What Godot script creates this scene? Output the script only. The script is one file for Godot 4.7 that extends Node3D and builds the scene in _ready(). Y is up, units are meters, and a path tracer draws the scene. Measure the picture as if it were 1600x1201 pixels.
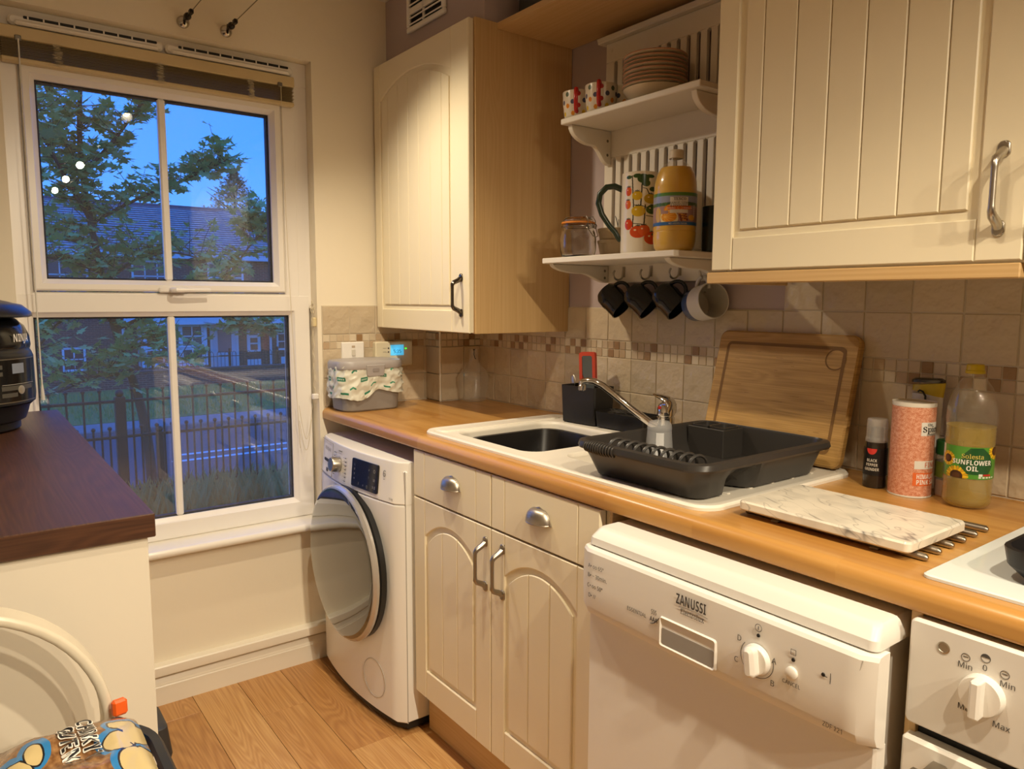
extends Node3D

# ---------------------------------------------------------------- mesh builder
class MB:
	var p := PackedVector3Array()
	var t := PackedVector2Array()
	var uvs := false
	var swap := false          # turn the default texture direction by a quarter
	var off := Vector2.ZERO
	var x := Transform3D.IDENTITY

	func tri(a: Vector3, b: Vector3, c: Vector3, ua := Vector2.ZERO, ub := Vector2.ZERO, uc := Vector2.ZERO) -> void:
		p.append(x * a)
		p.append(x * b)
		p.append(x * c)
		t.append(ua)
		t.append(ub)
		t.append(uc)

	func quad(a: Vector3, b: Vector3, c: Vector3, d: Vector3, ua := Vector2.ZERO, ub := Vector2.ZERO, uc := Vector2.ZERO, ud := Vector2.ZERO) -> void:
		tri(a, b, c, ua, ub, uc)
		tri(a, c, d, ua, uc, ud)

	func box(c: Vector3, s: Vector3, b := 0.0) -> MB:
		var h := s * 0.5
		b = minf(b, minf(h.x, minf(h.y, h.z)) * 0.95)
		if b <= 0.0:
			b = 0.0
		var ax := [Vector3.RIGHT, Vector3.UP, Vector3.BACK]
		for i in 3:
			var j := (i + 1) % 3
			var k := (i + 2) % 3
			var u: Vector3 = ax[j]
			var w: Vector3 = ax[k]
			for sg in [1.0, -1.0]:
				var n: Vector3 = ax[i] * sg
				var o: Vector3 = c + n * h[i]
				var du: Vector3 = u * (h[j] - b)
				var dw: Vector3 = w * (h[k] - b) * sg
				quad(o - du - dw, o + du - dw, o + du + dw, o - du + dw)
		if b > 0.0:
			for i in 3:
				var j := (i + 1) % 3
				var k := (i + 2) % 3
				for sj in [1.0, -1.0]:
					for sk in [1.0, -1.0]:
						var along: Vector3 = ax[i] * (h[i] - b) * sj * sk
						var a1: Vector3 = c + ax[j] * h[j] * sj + ax[k] * (h[k] - b) * sk
						var a2: Vector3 = c + ax[j] * (h[j] - b) * sj + ax[k] * h[k] * sk
						quad(a1 - along, a1 + along, a2 + along, a2 - along)
			for sx in [1.0, -1.0]:
				for sy in [1.0, -1.0]:
					for sz in [1.0, -1.0]:
						var q1: Vector3 = c + Vector3(h.x * sx, (h.y - b) * sy, (h.z - b) * sz)
						var q2: Vector3 = c + Vector3((h.x - b) * sx, h.y * sy, (h.z - b) * sz)
						var q3: Vector3 = c + Vector3((h.x - b) * sx, (h.y - b) * sy, h.z * sz)
						if sx * sy * sz > 0.0:
							tri(q1, q2, q3)
						else:
							tri(q1, q3, q2)
		return self

	func bx(x0: float, x1: float, y0: float, y1: float, z0: float, z1: float, b := 0.0) -> MB:
		return box(Vector3(x0 + x1, y0 + y1, z0 + z1) * 0.5, Vector3(absf(x1 - x0), absf(y1 - y0), absf(z1 - z0)), b)

	static func inset(poly: PackedVector2Array, d: float) -> PackedVector2Array:
		var out := PackedVector2Array()
		var n := poly.size()
		for i in n:
			var e1 := (poly[i] - poly[(i + n - 1) % n]).normalized()
			var e2 := (poly[(i + 1) % n] - poly[i]).normalized()
			var n1 := Vector2(-e1.y, e1.x)
			var n2 := Vector2(-e2.y, e2.x)
			var k := 1.0 + n1.dot(n2)
			out.append(poly[i] + (n1 + n2) / maxf(k, 0.3) * d)
		return out

	static func ccw(poly: PackedVector2Array) -> PackedVector2Array:
		var a := 0.0
		for i in poly.size():
			a += poly[i].cross(poly[(i + 1) % poly.size()])
		if a < 0.0:
			var r := poly.duplicate()
			r.reverse()
			return r
		return poly

	func cap(poly: PackedVector2Array, z: float, front: bool) -> void:
		var ix := Geometry2D.triangulate_polygon(poly)
		for i in range(0, ix.size(), 3):
			var a := poly[ix[i]]
			var b := poly[ix[i + 1]]
			var c := poly[ix[i + 2]]
			if ((b - a).cross(c - a) > 0.0) != front:
				var s := b
				b = c
				c = s
			tri(Vector3(a.x, a.y, z), Vector3(b.x, b.y, z), Vector3(c.x, c.y, z))

	# a polygon in x and y pushed out along z from z0 to z1, edges of the z1 side (and the z0 side) chamfered
	func prism(poly0: PackedVector2Array, z0: float, z1: float, b := 0.0, back := 0.0) -> MB:
		var poly := ccw(poly0)
		var rings := []
		if back > 0.0:
			rings.append([inset(poly, back), z0])
			rings.append([poly, z0 + back])
		else:
			rings.append([poly, z0])
		if b > 0.0:
			rings.append([poly, z1 - b])
			rings.append([inset(poly, b), z1])
		else:
			rings.append([poly, z1])
		cap(rings[0][0], z0, false)
		cap(rings[-1][0], z1, true)
		var n := poly.size()
		for r in rings.size() - 1:
			var lo: PackedVector2Array = rings[r][0]
			var hi: PackedVector2Array = rings[r + 1][0]
			var za: float = rings[r][1]
			var zb: float = rings[r + 1][1]
			for i in n:
				var j := (i + 1) % n
				quad(Vector3(lo[i].x, lo[i].y, za), Vector3(lo[j].x, lo[j].y, za), Vector3(hi[j].x, hi[j].y, zb), Vector3(hi[i].x, hi[i].y, zb))
		return self

	# rings run round counter-clockwise seen from the end they move towards
	func loft(rings: Array, c0 := true, c1 := true, closed := true) -> MB:
		var n: int = rings[0].size()
		var m := rings.size()
		for r in m - 1:
			var lo: PackedVector3Array = rings[r]
			var hi: PackedVector3Array = rings[r + 1]
			for i in (n if closed else n - 1):
				var j := (i + 1) % n
				var u0 := float(i) / n
				var u1 := float(i + 1) / n
				var v0 := 1.0 - float(r) / (m - 1)
				var v1 := 1.0 - float(r + 1) / (m - 1)
				quad(lo[i], lo[j], hi[j], hi[i], Vector2(u0, v0), Vector2(u1, v0), Vector2(u1, v1), Vector2(u0, v1))
		if c0:
			fan(rings[0], false)
		if c1:
			fan(rings[m - 1], true)
		return self

	func fan(ring: PackedVector3Array, front: bool) -> void:
		var c := Vector3.ZERO
		for q in ring:
			c += q
		c /= ring.size()
		for i in ring.size():
			var j := (i + 1) % ring.size()
			if front:
				tri(c, ring[i], ring[j])
			else:
				tri(c, ring[j], ring[i])

	# profile of (radius, height), outside running upwards
	func lathe(prof: Array, seg := 32, a0 := 0.0, a1 := TAU) -> MB:
		var len_ := [0.0]
		for i in range(1, prof.size()):
			len_.append(len_[-1] + (prof[i] as Vector2).distance_to(prof[i - 1]))
		var tot: float = maxf(len_[-1], 1e-6)
		for i in prof.size() - 1:
			var lo: Vector2 = prof[i]
			var hi: Vector2 = prof[i + 1]
			for k in seg:
				var s0 := lerpf(a0, a1, float(k) / seg)
				var s1 := lerpf(a0, a1, float(k + 1) / seg)
				var d0 := Vector3(cos(s0), 0, -sin(s0))
				var d1 := Vector3(cos(s1), 0, -sin(s1))
				var A := d0 * lo.x + Vector3.UP * lo.y
				var B := d1 * lo.x + Vector3.UP * lo.y
				var C := d1 * hi.x + Vector3.UP * hi.y
				var D := d0 * hi.x + Vector3.UP * hi.y
				var u0 := float(k) / seg
				var u1 := float(k + 1) / seg
				var v0: float = 1.0 - len_[i] / tot
				var v1: float = 1.0 - len_[i + 1] / tot
				if lo.x > 1e-6:
					tri(A, B, C if hi.x > 1e-6 else D, Vector2(u0, v0), Vector2(u1, v0), Vector2(u1, v1))
				if hi.x > 1e-6:
					tri(A, C, D, Vector2(u0, v0), Vector2(u1, v1), Vector2(u0, v1))
		return self

	func tube(path: Array, r: Variant, seg := 8, caps := true) -> MB:
		var rings := []
		var n := path.size()
		var side := Vector3.ZERO
		for i in n:
			var d: Vector3 = ((path[mini(i + 1, n - 1)] as Vector3) - (path[maxi(i - 1, 0)] as Vector3)).normalized()
			if i == 0:
				side = d.cross(Vector3.UP if absf(d.y) < 0.9 else Vector3.RIGHT).normalized()
			else:
				side = (side - d * side.dot(d)).normalized()
			var up := d.cross(side)
			var rad: float = r[i] if r is Array else r
			var ring := PackedVector3Array()
			for k in seg:
				var a := TAU * k / seg
				ring.append((path[i] as Vector3) + (side * cos(a) + up * sin(a)) * rad)
			rings.append(ring)
		return loft(rings, caps, caps)

	func sphere(c: Vector3, r: Vector3, seg := 16, rows := 10) -> MB:
		var keep := x
		x = x * Transform3D(Basis.from_scale(r), c)
		var prof := []
		for i in rows + 1:
			var a := -PI / 2 + PI * i / rows
			prof.append(Vector2(cos(a) if i > 0 and i < rows else 0.0, sin(a)))
		lathe(prof, seg)
		x = keep
		return self

	func torus(c: Vector3, R: float, r: float, bas := Basis.IDENTITY, a0 := 0.0, a1 := TAU, seg := 24, ts := 8) -> MB:
		var path := []
		for i in seg + 1:
			var a := lerpf(a0, a1, float(i) / seg)
			path.append(c + bas * Vector3(cos(a) * R, sin(a) * R, 0))
		return tube(path, r, ts, absf(a1 - a0) < TAU - 0.01)

	func mesh(angle: float, inv: Transform3D) -> ArrayMesh:
		var n := p.size()
		var vv := PackedVector3Array()
		vv.resize(n)
		for i in n:
			vv[i] = inv * p[i]
		var fn := PackedVector3Array()
		fn.resize(n / 3)
		var fl := PackedVector3Array()
		fl.resize(n / 3)
		for f in n / 3:
			var c := (vv[f * 3 + 1] - vv[f * 3]).cross(vv[f * 3 + 2] - vv[f * 3])
			fl[f] = c
			fn[f] = c.normalized()
		var nn := PackedVector3Array()
		nn.resize(n)
		if angle <= 0.0:
			for i in n:
				nn[i] = fn[i / 3]
		else:
			var at := {}
			for i in n:
				var k := Vector3i((vv[i] * 20000.0).round())
				if at.has(k):
					at[k].append(i / 3)
				else:
					at[k] = [i / 3]
			var lim := cos(deg_to_rad(angle))
			for i in n:
				var k := Vector3i((vv[i] * 20000.0).round())
				var f0 := fn[i / 3]
				var s := Vector3.ZERO
				for f in at[k]:
					if fn[f].dot(f0) > lim:
						s += fl[f]
				nn[i] = s.normalized() if s.length() > 1e-14 else f0
		var tt := t
		if not uvs:
			tt = PackedVector2Array()
			tt.resize(n)
			for i in n:
				var a := fn[i / 3].abs()
				var q := p[i]
				var u := Vector2(q.x, -q.y)
				if a.x > a.y and a.x > a.z:
					u = Vector2(q.z, -q.y)
				elif a.y > a.z:
					u = Vector2(q.x, q.z)
				tt[i] = (Vector2(u.y, u.x) if swap else u) + off
		var ix := PackedInt32Array()
		ix.resize(n)
		for f in n / 3:
			ix[f * 3] = f * 3
			ix[f * 3 + 1] = f * 3 + 2
			ix[f * 3 + 2] = f * 3 + 1
		var arr := []
		arr.resize(Mesh.ARRAY_MAX)
		arr[Mesh.ARRAY_VERTEX] = vv
		arr[Mesh.ARRAY_NORMAL] = nn
		arr[Mesh.ARRAY_TEX_UV] = tt
		arr[Mesh.ARRAY_INDEX] = ix
		var m := ArrayMesh.new()
		m.add_surface_from_arrays(Mesh.PRIMITIVE_TRIANGLES, arr)
		return m


# ---------------------------------------------------------------- scene helpers
var M := {}
var used := {}

func mb(xf := Transform3D.IDENTITY) -> MB:
	var b := MB.new()
	b.x = xf
	return b

func numbered(n: String) -> String:
	if not used.has(n):
		used[n] = 0
		return n
	used[n] += 1
	return "%s_%03d" % [n, used[n]]

func gx(o: Node3D) -> Transform3D:
	var q := Transform3D.IDENTITY
	while o != null and o != self:
		q = o.transform * q
		o = o.get_parent() as Node3D
	return q

func tag(o: Node3D, label := "", category := "", group := "", kind := "") -> Node3D:
	if label: o.set_meta("label", label)
	if category: o.set_meta("category", category)
	if group: o.set_meta("group", group)
	if kind: o.set_meta("kind", kind)
	return o

func thing(called: String, label: String, category: String, at := Vector3.ZERO, turn := 0.0, group := "") -> Node3D:
	var o := Node3D.new()
	o.name = numbered(called)
	add_child(o, true)
	o.position = at
	o.rotation.y = turn
	return tag(o, label, category, group)

# commits a builder (authored in world coordinates) under a parent
func put(b: MB, called: String, m: Material, parent: Node3D = null, angle := 35.0, label := "") -> MeshInstance3D:
	var o := MeshInstance3D.new()
	o.name = called if parent else numbered(called)
	o.mesh = b.mesh(angle, gx(parent).affine_inverse() if parent else Transform3D.IDENTITY)
	o.material_override = m
	(parent if parent else self).add_child(o, true)
	if label: o.set_meta("label", label)
	return o

# commits a builder authored in the parent's own axes
func part(b: MB, called: String, m: Material, parent: Node3D, angle := 35.0, label := "") -> MeshInstance3D:
	var o := MeshInstance3D.new()
	o.name = called
	o.mesh = b.mesh(angle, Transform3D.IDENTITY)
	o.material_override = m
	parent.add_child(o, true)
	if label: o.set_meta("label", label)
	return o

func struct(b: MB, called: String, m: Material, parent: Node3D = null, angle := 35.0) -> MeshInstance3D:
	var o := put(b, called, m, parent, angle)
	if parent == null: o.set_meta("kind", "structure")
	return o

func dup(src: Node3D, at: Vector3, turn: float, label: String, group := "") -> Node3D:
	var r: Node3D = src.duplicate()
	var base := str(src.name)
	r.name = numbered(base)
	add_child(r, true)
	r.position = at
	r.rotation.y = turn
	r.set_meta("label", label)
	if group: r.set_meta("group", group)
	return r

func rrect(cx: float, cy: float, w: float, h: float, r: float, n := 4) -> PackedVector2Array:
	var o := PackedVector2Array()
	r = maxf(minf(r, minf(w, h) * 0.499), 0.0)
	for q in [[1, 1, 0.0], [-1, 1, PI / 2], [-1, -1, PI], [1, -1, PI * 1.5]]:
		var c := Vector2(cx + q[0] * (w / 2 - r), cy + q[1] * (h / 2 - r))
		if r <= 0.0:
			o.append(c)
			continue
		for i in n + 1:
			var a: float = q[2] + PI / 2 * i / n
			o.append(c + Vector2(cos(a), sin(a)) * r)
	return o

# a ring of points at height y, counter-clockwise seen from above, from a polygon in (x, -z)
func flat_ring(poly: PackedVector2Array, y: float) -> PackedVector3Array:
	var o := PackedVector3Array()
	for q in poly:
		o.append(Vector3(q.x, y, -q.y))
	return o

func rr(x0: float, x1: float, z0: float, z1: float, r: float, y: float, n := 4) -> PackedVector3Array:
	return flat_ring(rrect((x0 + x1) / 2, -(z0 + z1) / 2, x1 - x0, z1 - z0, r, n), y)

const TOP := Basis(Vector3(1, 0, 0), Vector3(0, 0, -1), Vector3(0, 1, 0))     # drawing plane laid flat: x, -z, pushed up
const EAST := Basis(Vector3(0, 0, -1), Vector3(0, 1, 0), Vector3(1, 0, 0))    # drawing plane facing +x: -z, y, pushed along x

func xf(b := Basis.IDENTITY, o := Vector3.ZERO) -> Transform3D:
	return Transform3D(b, o)

func mat(c: Color, rough := 0.5, metal := 0.0, o := {}) -> StandardMaterial3D:
	var m := StandardMaterial3D.new()
	m.albedo_color = c
	m.roughness = rough
	m.metallic = metal
	for k in o:
		m.set(k, o[k])
	return m

func hexc(h: String) -> Color:
	return Color.html(h)

func glassy(c: Color, a: float, rough := 0.03) -> StandardMaterial3D:
	var m := mat(Color(c.r, c.g, c.b, a), rough)
	m.transparency = BaseMaterial3D.TRANSPARENCY_ALPHA
	return m

func solid_glass(c: Color, a := 0.0, rough := 0.02, k := 0.05) -> StandardMaterial3D:
	var m := mat(Color(c.r, c.g, c.b, a), rough)
	m.refraction_enabled = true
	m.refraction_scale = k
	return m

func noise(freq: float, sd: int, oct := 4, type := FastNoiseLite.TYPE_SIMPLEX_SMOOTH) -> FastNoiseLite:
	var n := FastNoiseLite.new()
	n.seed = sd
	n.frequency = freq
	n.noise_type = type
	n.fractal_octaves = oct
	return n

func noise_tex(n: FastNoiseLite, size := 512, ramp: Gradient = null, normal := false, bump := 4.0) -> NoiseTexture2D:
	var t := NoiseTexture2D.new()
	t.width = size
	t.height = size
	t.seamless = true
	t.noise = n
	if ramp: t.color_ramp = ramp
	t.as_normal_map = normal
	t.bump_strength = bump
	return t

func ramp(stops: Array) -> Gradient:
	var g := Gradient.new()
	var o := PackedFloat32Array()
	var c := PackedColorArray()
	for s in stops:
		o.append(s[0])
		c.append(s[1])
	g.offsets = o
	g.colors = c
	return g

# wood with its grain along u: a picture of w by h pixels
func wood(w: int, h: int, lo: Color, hi: Color, sd: int, stretch := 14.0, rings := 7.0, fine := 0.35) -> ImageTexture:
	var im := Image.create(w, h, false, Image.FORMAT_RGB8)
	var a := noise(0.006, sd, 2)
	var b := noise(0.09, sd + 5, 3)
	for y in h:
		for x in w:
			# blend two copies along u so that the picture repeats
			var f := float(x) / w
			var w1 := smoothstep(0.75, 1.0, f)
			var g := a.get_noise_2d(x * 1.0 / stretch * 3.0, y * 1.2) * (1.0 - w1) + a.get_noise_2d((x - w) * 1.0 / stretch * 3.0, y * 1.2) * w1
			var q := b.get_noise_2d(x / stretch, y * 1.6) * (1.0 - w1) + b.get_noise_2d((x - w) / stretch, y * 1.6) * w1
			var v := 0.5 + 0.5 * sin(g * rings * TAU)
			v = clampf(0.65 * v * (1.0 - fine) + fine * (0.5 + 0.9 * q) + 0.15, 0.0, 1.0)
			im.set_pixel(x, y, lo.lerp(hi, v))
	return ImageTexture.create_from_image(im)

var fonts := {}
func font(kind: String) -> Font:
	if not fonts.has(kind):
		var f := SystemFont.new()
		f.font_names = PackedStringArray(["Droid Serif" if kind.begins_with("serif") else "Droid Sans"])
		if kind.ends_with("bold"): f.font_weight = 700
		fonts[kind] = f
	return fonts[kind]

# lettering: items of [text, x, y, letter height, font kind, turn in degrees, x stretch]; bent round a cylinder of radius R when given
func letters(items: Array, m: Material, parent: Node3D, place: Transform3D, R := 0.0, called := "lettering", lift := 0.0004, drape = null) -> MeshInstance3D:
	var b := mb()
	for it in items:
		var tm := TextMesh.new()
		tm.text = it[0]
		tm.font = font(it[4] if it.size() > 4 else "sans")
		tm.font_size = 48
		tm.pixel_size = float(it[3]) / 48.0 * 1.36
		tm.depth = 0.0
		tm.curve_step = 3.0
		var arr := tm.get_mesh_arrays()
		var v: PackedVector3Array = arr[Mesh.ARRAY_VERTEX]
		var ix: PackedInt32Array = arr[Mesh.ARRAY_INDEX] if arr[Mesh.ARRAY_INDEX] != null else PackedInt32Array(range(v.size()))
		var turn: float = deg_to_rad(it[5]) if it.size() > 5 else 0.0
		var sx: float = it[6] if it.size() > 6 else 1.0
		for i in range(0, ix.size() - 2, 3):
			var q := []
			for k in 3:
				var s := Vector2(v[ix[i + k]].x * sx, v[ix[i + k]].y).rotated(turn) + Vector2(it[1], it[2])
				if R > 0.0:
					q.append(Vector3(sin(s.x / R) * (R + lift), s.y, cos(s.x / R) * (R + lift)))
				else:
					q.append(Vector3(s.x, s.y, lift))
			for k in 3:
				q[k] = place * (q[k] as Vector3)
				if drape != null: q[k] = drape.call(q[k])
			b.tri(q[0], q[2], q[1])
	return put(b, called, m, parent, 0.0)

const WT := 0.940      # worktop top
const WU := 0.8995     # worktop underside
const WZ := 0.628      # worktop front
const DF := 0.623      # base door fronts
const CEIL := 2.41

func _ready() -> void:
	# camera
	var cam := Camera3D.new()
	cam.name = "camera"
	add_child(cam)
	cam.position = Vector3(2.5583, 1.3339, 1.6796)
	cam.rotation = Vector3(-0.1136, 0.9275, 0.0040)
	cam.keep_aspect = Camera3D.KEEP_HEIGHT
	cam.fov = 54.8134
	cam.near = 0.05
	cam.far = 200.0
	cam.current = true
	# sky at dusk
	var env := Environment.new()
	var sky := ProceduralSkyMaterial.new()
	sky.sky_top_color = Color(0.13, 0.47, 1.0)
	sky.sky_horizon_color = Color(0.36, 0.64, 1.0)
	sky.sky_curve = 0.12
	sky.ground_bottom_color = Color(0.05, 0.08, 0.14)
	sky.ground_horizon_color = Color(0.16, 0.30, 0.50)
	sky.sky_energy_multiplier = 1.0
	env.background_mode = Environment.BG_SKY
	env.sky = Sky.new()
	env.sky.sky_material = sky
	env.background_energy_multiplier = 1.40
	env.tonemap_mode = Environment.TONE_MAPPER_LINEAR
	env.tonemap_exposure = 1.40
	env.sdfgi_enabled = true
	env.ssao_enabled = true
	env.ssil_enabled = true
	var we := WorldEnvironment.new()
	we.name = "world_environment"
	we.environment = env
	add_child(we)

	materials()
	cable_lights()
	room()
	window()
	tiles()
	window_fittings()
	wall_units()
	base_units()
	washing_machine()
	dishwasher()
	oven_and_hob()
	sink_area()
	worktop_things()
	rack_things()
	left_side()
	outside()

const LAMP_COLOR := Color(1.0, 0.93, 0.81)
const LAMP_E := 0.85

# six halogen spots hung between two low-voltage wires that run away from the window wall
func cable_lights() -> void:
	var steel := mat(hexc("8a857c"), 0.25, 1.0)
	var dark := mat(hexc("3a3631"), 0.35, 0.9)
	var bulb := mat(Color(1, 0.9, 0.75), 0.3)
	bulb.emission_enabled = true
	bulb.emission = LAMP_COLOR
	bulb.emission_energy_multiplier = 9.0
	var places := [0.47, 1.16, 1.99, 2.74, 3.47, 4.17]
	# where each spot points (a place in the room)
	var aims := [Vector3(0.66, 0.94, 0.36), Vector3(0.45, 0.40, 1.15), Vector3(1.85, 0.5, 1.05), Vector3(1.75, 0.60, 1.15), Vector3(2.2, 0.6, 1.2), Vector3(2.8, 0.7, 1.2)]
	var words := ["first", "second", "third", "fourth", "fifth", "sixth"]
	for i in 6:
		var o := thing("cable_spotlight", "small halogen spotlight hung between the two wires, %s from the window wall" % words[i], "spotlight", Vector3(places[i], 2.205, 0.985), 0.0, "spotlights on the wires")
		var d: Vector3 = (aims[i] - o.position).normalized()
		var b := Basis.looking_at(d, Vector3.RIGHT)     # -z along the beam
		var c := mb()
		c.tube([Vector3(0, 0.0, -0.065), Vector3(0, 0.0, 0.065)], 0.0025, 6)
		c.tube([Vector3(0, 0, 0), d * 0.012], 0.006, 8)
		part(c, "crossbar", steel, o)
		var s := mb(Transform3D(b * Basis(Vector3(1, 0, 0), Vector3(0, 0, 1), Vector3(0, -1, 0)), d * 0.03))
		# open cup: profile in its own axes, y towards the back of the lamp
		s.lathe([Vector2(0.0, 0.022), Vector2(0.008, 0.022), Vector2(0.016, 0.008), Vector2(0.025, -0.018), Vector2(0.023, -0.018), Vector2(0.014, 0.006), Vector2(0.0, 0.016)], 20)
		part(s, "reflector_cup", dark, o)
		var g := mb()
		g.sphere(d * 0.034, Vector3(0.011, 0.011, 0.011), 12, 8)
		part(g, "bulb", bulb, o)
		var l := SpotLight3D.new()
		l.name = "beam"
		o.add_child(l, true)
		l.position = d * 0.052
		l.transform.basis = b
		l.light_color = LAMP_COLOR
		l.light_energy = LAMP_E * [0.78, 0.95, 0.72, 1.4, 1.6, 1.6][i]
		l.spot_angle = 57.0
		l.spot_angle_attenuation = 1.0
		l.spot_range = 12.0
		l.spot_attenuation = 2.0
		l.light_size = 0.02
		l.shadow_enabled = true
	var which := [["left", 1.05], ["right", 0.92]]
	for w in which:
		var z: float = w[1]
		var o := thing("lighting_cable", "%s-hand taut lighting wire with a chrome wall anchor above the window" % w[0], "cable", Vector3(0, 2.19, z), 0.0, "lighting wires")
		var a := mb()
		a.x = xf(Basis(Vector3(0, -1, 0), Vector3(1, 0, 0), Vector3(0, 0, 1)), Vector3(0, 2.19, z))
		a.lathe([Vector2(0, 0), Vector2(0.019, 0), Vector2(0.0185, 0.004), Vector2(0.013, 0.011), Vector2(0.005, 0.015), Vector2(0, 0.0155)], 20)
		put(a, "wall_anchor", mat(hexc("b8b2a8"), 0.18, 1.0), o)
		a = mb()
		a.tube([Vector3(0.012, 2.19, z), Vector3(0.05, 2.191, z)], 0.0035, 8)
		a.sphere(Vector3(0.058, 2.191, z), Vector3(0.014, 0.011, 0.011), 14, 8)
		a.tube([Vector3(0.07, 2.191, z), Vector3(0.105, 2.192, z)], 0.0038, 8)
		a.bx(0.088, 0.108, 2.185, 2.199, z - 0.006, z + 0.006, 0.002)
		a.tube([Vector3(0.018, 2.178, z), Vector3(0.022, 2.206, z)], 0.0032, 6)
		put(a, "tensioner", dark, o)
		a = mb()
		a.tube([Vector3(0.1, 2.192, z), Vector3(5.15, 2.192, z)], 0.0014, 6)
		put(a, "wire", steel, o)

func materials() -> void:
	var soft := noise_tex(noise(0.02, 3, 3), 512, null, true, 1.5)
	M.wall = mat(hexc("e9dfc9"), 0.75, 0, {"normal_enabled": true, "normal_texture": soft, "normal_scale": 0.25, "uv1_scale": Vector3(1.5, 1.5, 1)})
	M.taupe = mat(hexc("b3a2a0"), 0.75, 0, {"normal_enabled": true, "normal_texture": soft, "normal_scale": 0.25, "uv1_scale": Vector3(1.5, 1.5, 1)})
	M.ceiling = mat(hexc("eee8dc"), 0.85)
	M.upvc = mat(hexc("ece7df"), 0.28)
	M.gloss = mat(hexc("ece6da"), 0.22)
	M.trim = mat(hexc("e7dfce"), 0.35)
	M.cream = mat(hexc("eadec0"), 0.42)
	M.carcass = mat(hexc("d9c9a6"), 0.6)
	M.white = mat(hexc("eae6de"), 0.3)
	M.white2 = mat(hexc("e4e0d8"), 0.38)
	M.black = mat(hexc("161616"), 0.4)
	M.dark = mat(hexc("0c0c0d"), 0.55)
	M.steel = mat(hexc("b9b2a6"), 0.3, 1.0)
	M.chrome = mat(hexc("d5d2cd"), 0.08, 1.0)
	M.brushed = mat(hexc("a9a195"), 0.38, 1.0)
	M.ink = mat(hexc("4a4642"), 0.6)
	M.veneer = mat(Color.WHITE, 0.5)
	M.veneer.albedo_texture = wood(512, 512, hexc("c49e68"), hexc("d2b07c"), 21, 30.0, 4.0, 0.5)
	M.veneer.uv1_scale = Vector3(1.1, 2.2, 1)
	M.butcher = mat(Color.WHITE, 0.3)
	M.butcher.albedo_texture = staves()
	M.butcher.clearcoat_enabled = true
	M.butcher.clearcoat = 0.25
	M.butcher.clearcoat_roughness = 0.25
	M.walnut = mat(Color.WHITE, 0.42)
	M.walnut.albedo_texture = wood(512, 512, hexc("3a2318"), hexc("5b3a26"), 8, 18.0, 6.0, 0.5)
	M.walnut.uv1_scale = Vector3(1.2, 2.5, 1)

# strip-laminated worktop print: staves along u, 2.4 m by 0.8 m on 1024 by 512 pixels
func staves() -> ImageTexture:
	var w := 1024
	var h := 512
	var im := Image.create(w, h, false, Image.FORMAT_RGB8)
	var rng := RandomNumberGenerator.new()
	rng.seed = 77
	var fine := noise(0.05, 12, 3)
	var big := noise(0.012, 19, 2)
	var rows := 13
	var tone := []
	var ends := []
	for r in rows:
		var e := []
		var t := []
		var x := -rng.randf() * 180.0
		while x < w:
			x += rng.randf_range(90, 230)
			e.append(x)
			t.append([rng.randf(), rng.randf_range(0, 3000)])
		ends.append(e)
		tone.append(t)
	var c0 := hexc("ab7636")
	var c1 := hexc("cf9f5a")
	for y in h:
		var r := mini(y * rows / h, rows - 1)
		for x in w:
			var k := 0
			while k < ends[r].size() - 1 and x >= ends[r][k]:
				k += 1
			var t: Array = tone[r][k]
			var g := fine.get_noise_2d(x * 0.09 + t[1], y * 1.3) * 0.5 + big.get_noise_2d(x * 0.25 + t[1], y * 2.2) * 0.5
			var v: float = clampf(0.2 + 0.55 * t[0] + 0.55 * g, 0.0, 1.0)
			im.set_pixel(x, y, c0.lerp(c1, v))
	return ImageTexture.create_from_image(im)

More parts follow.
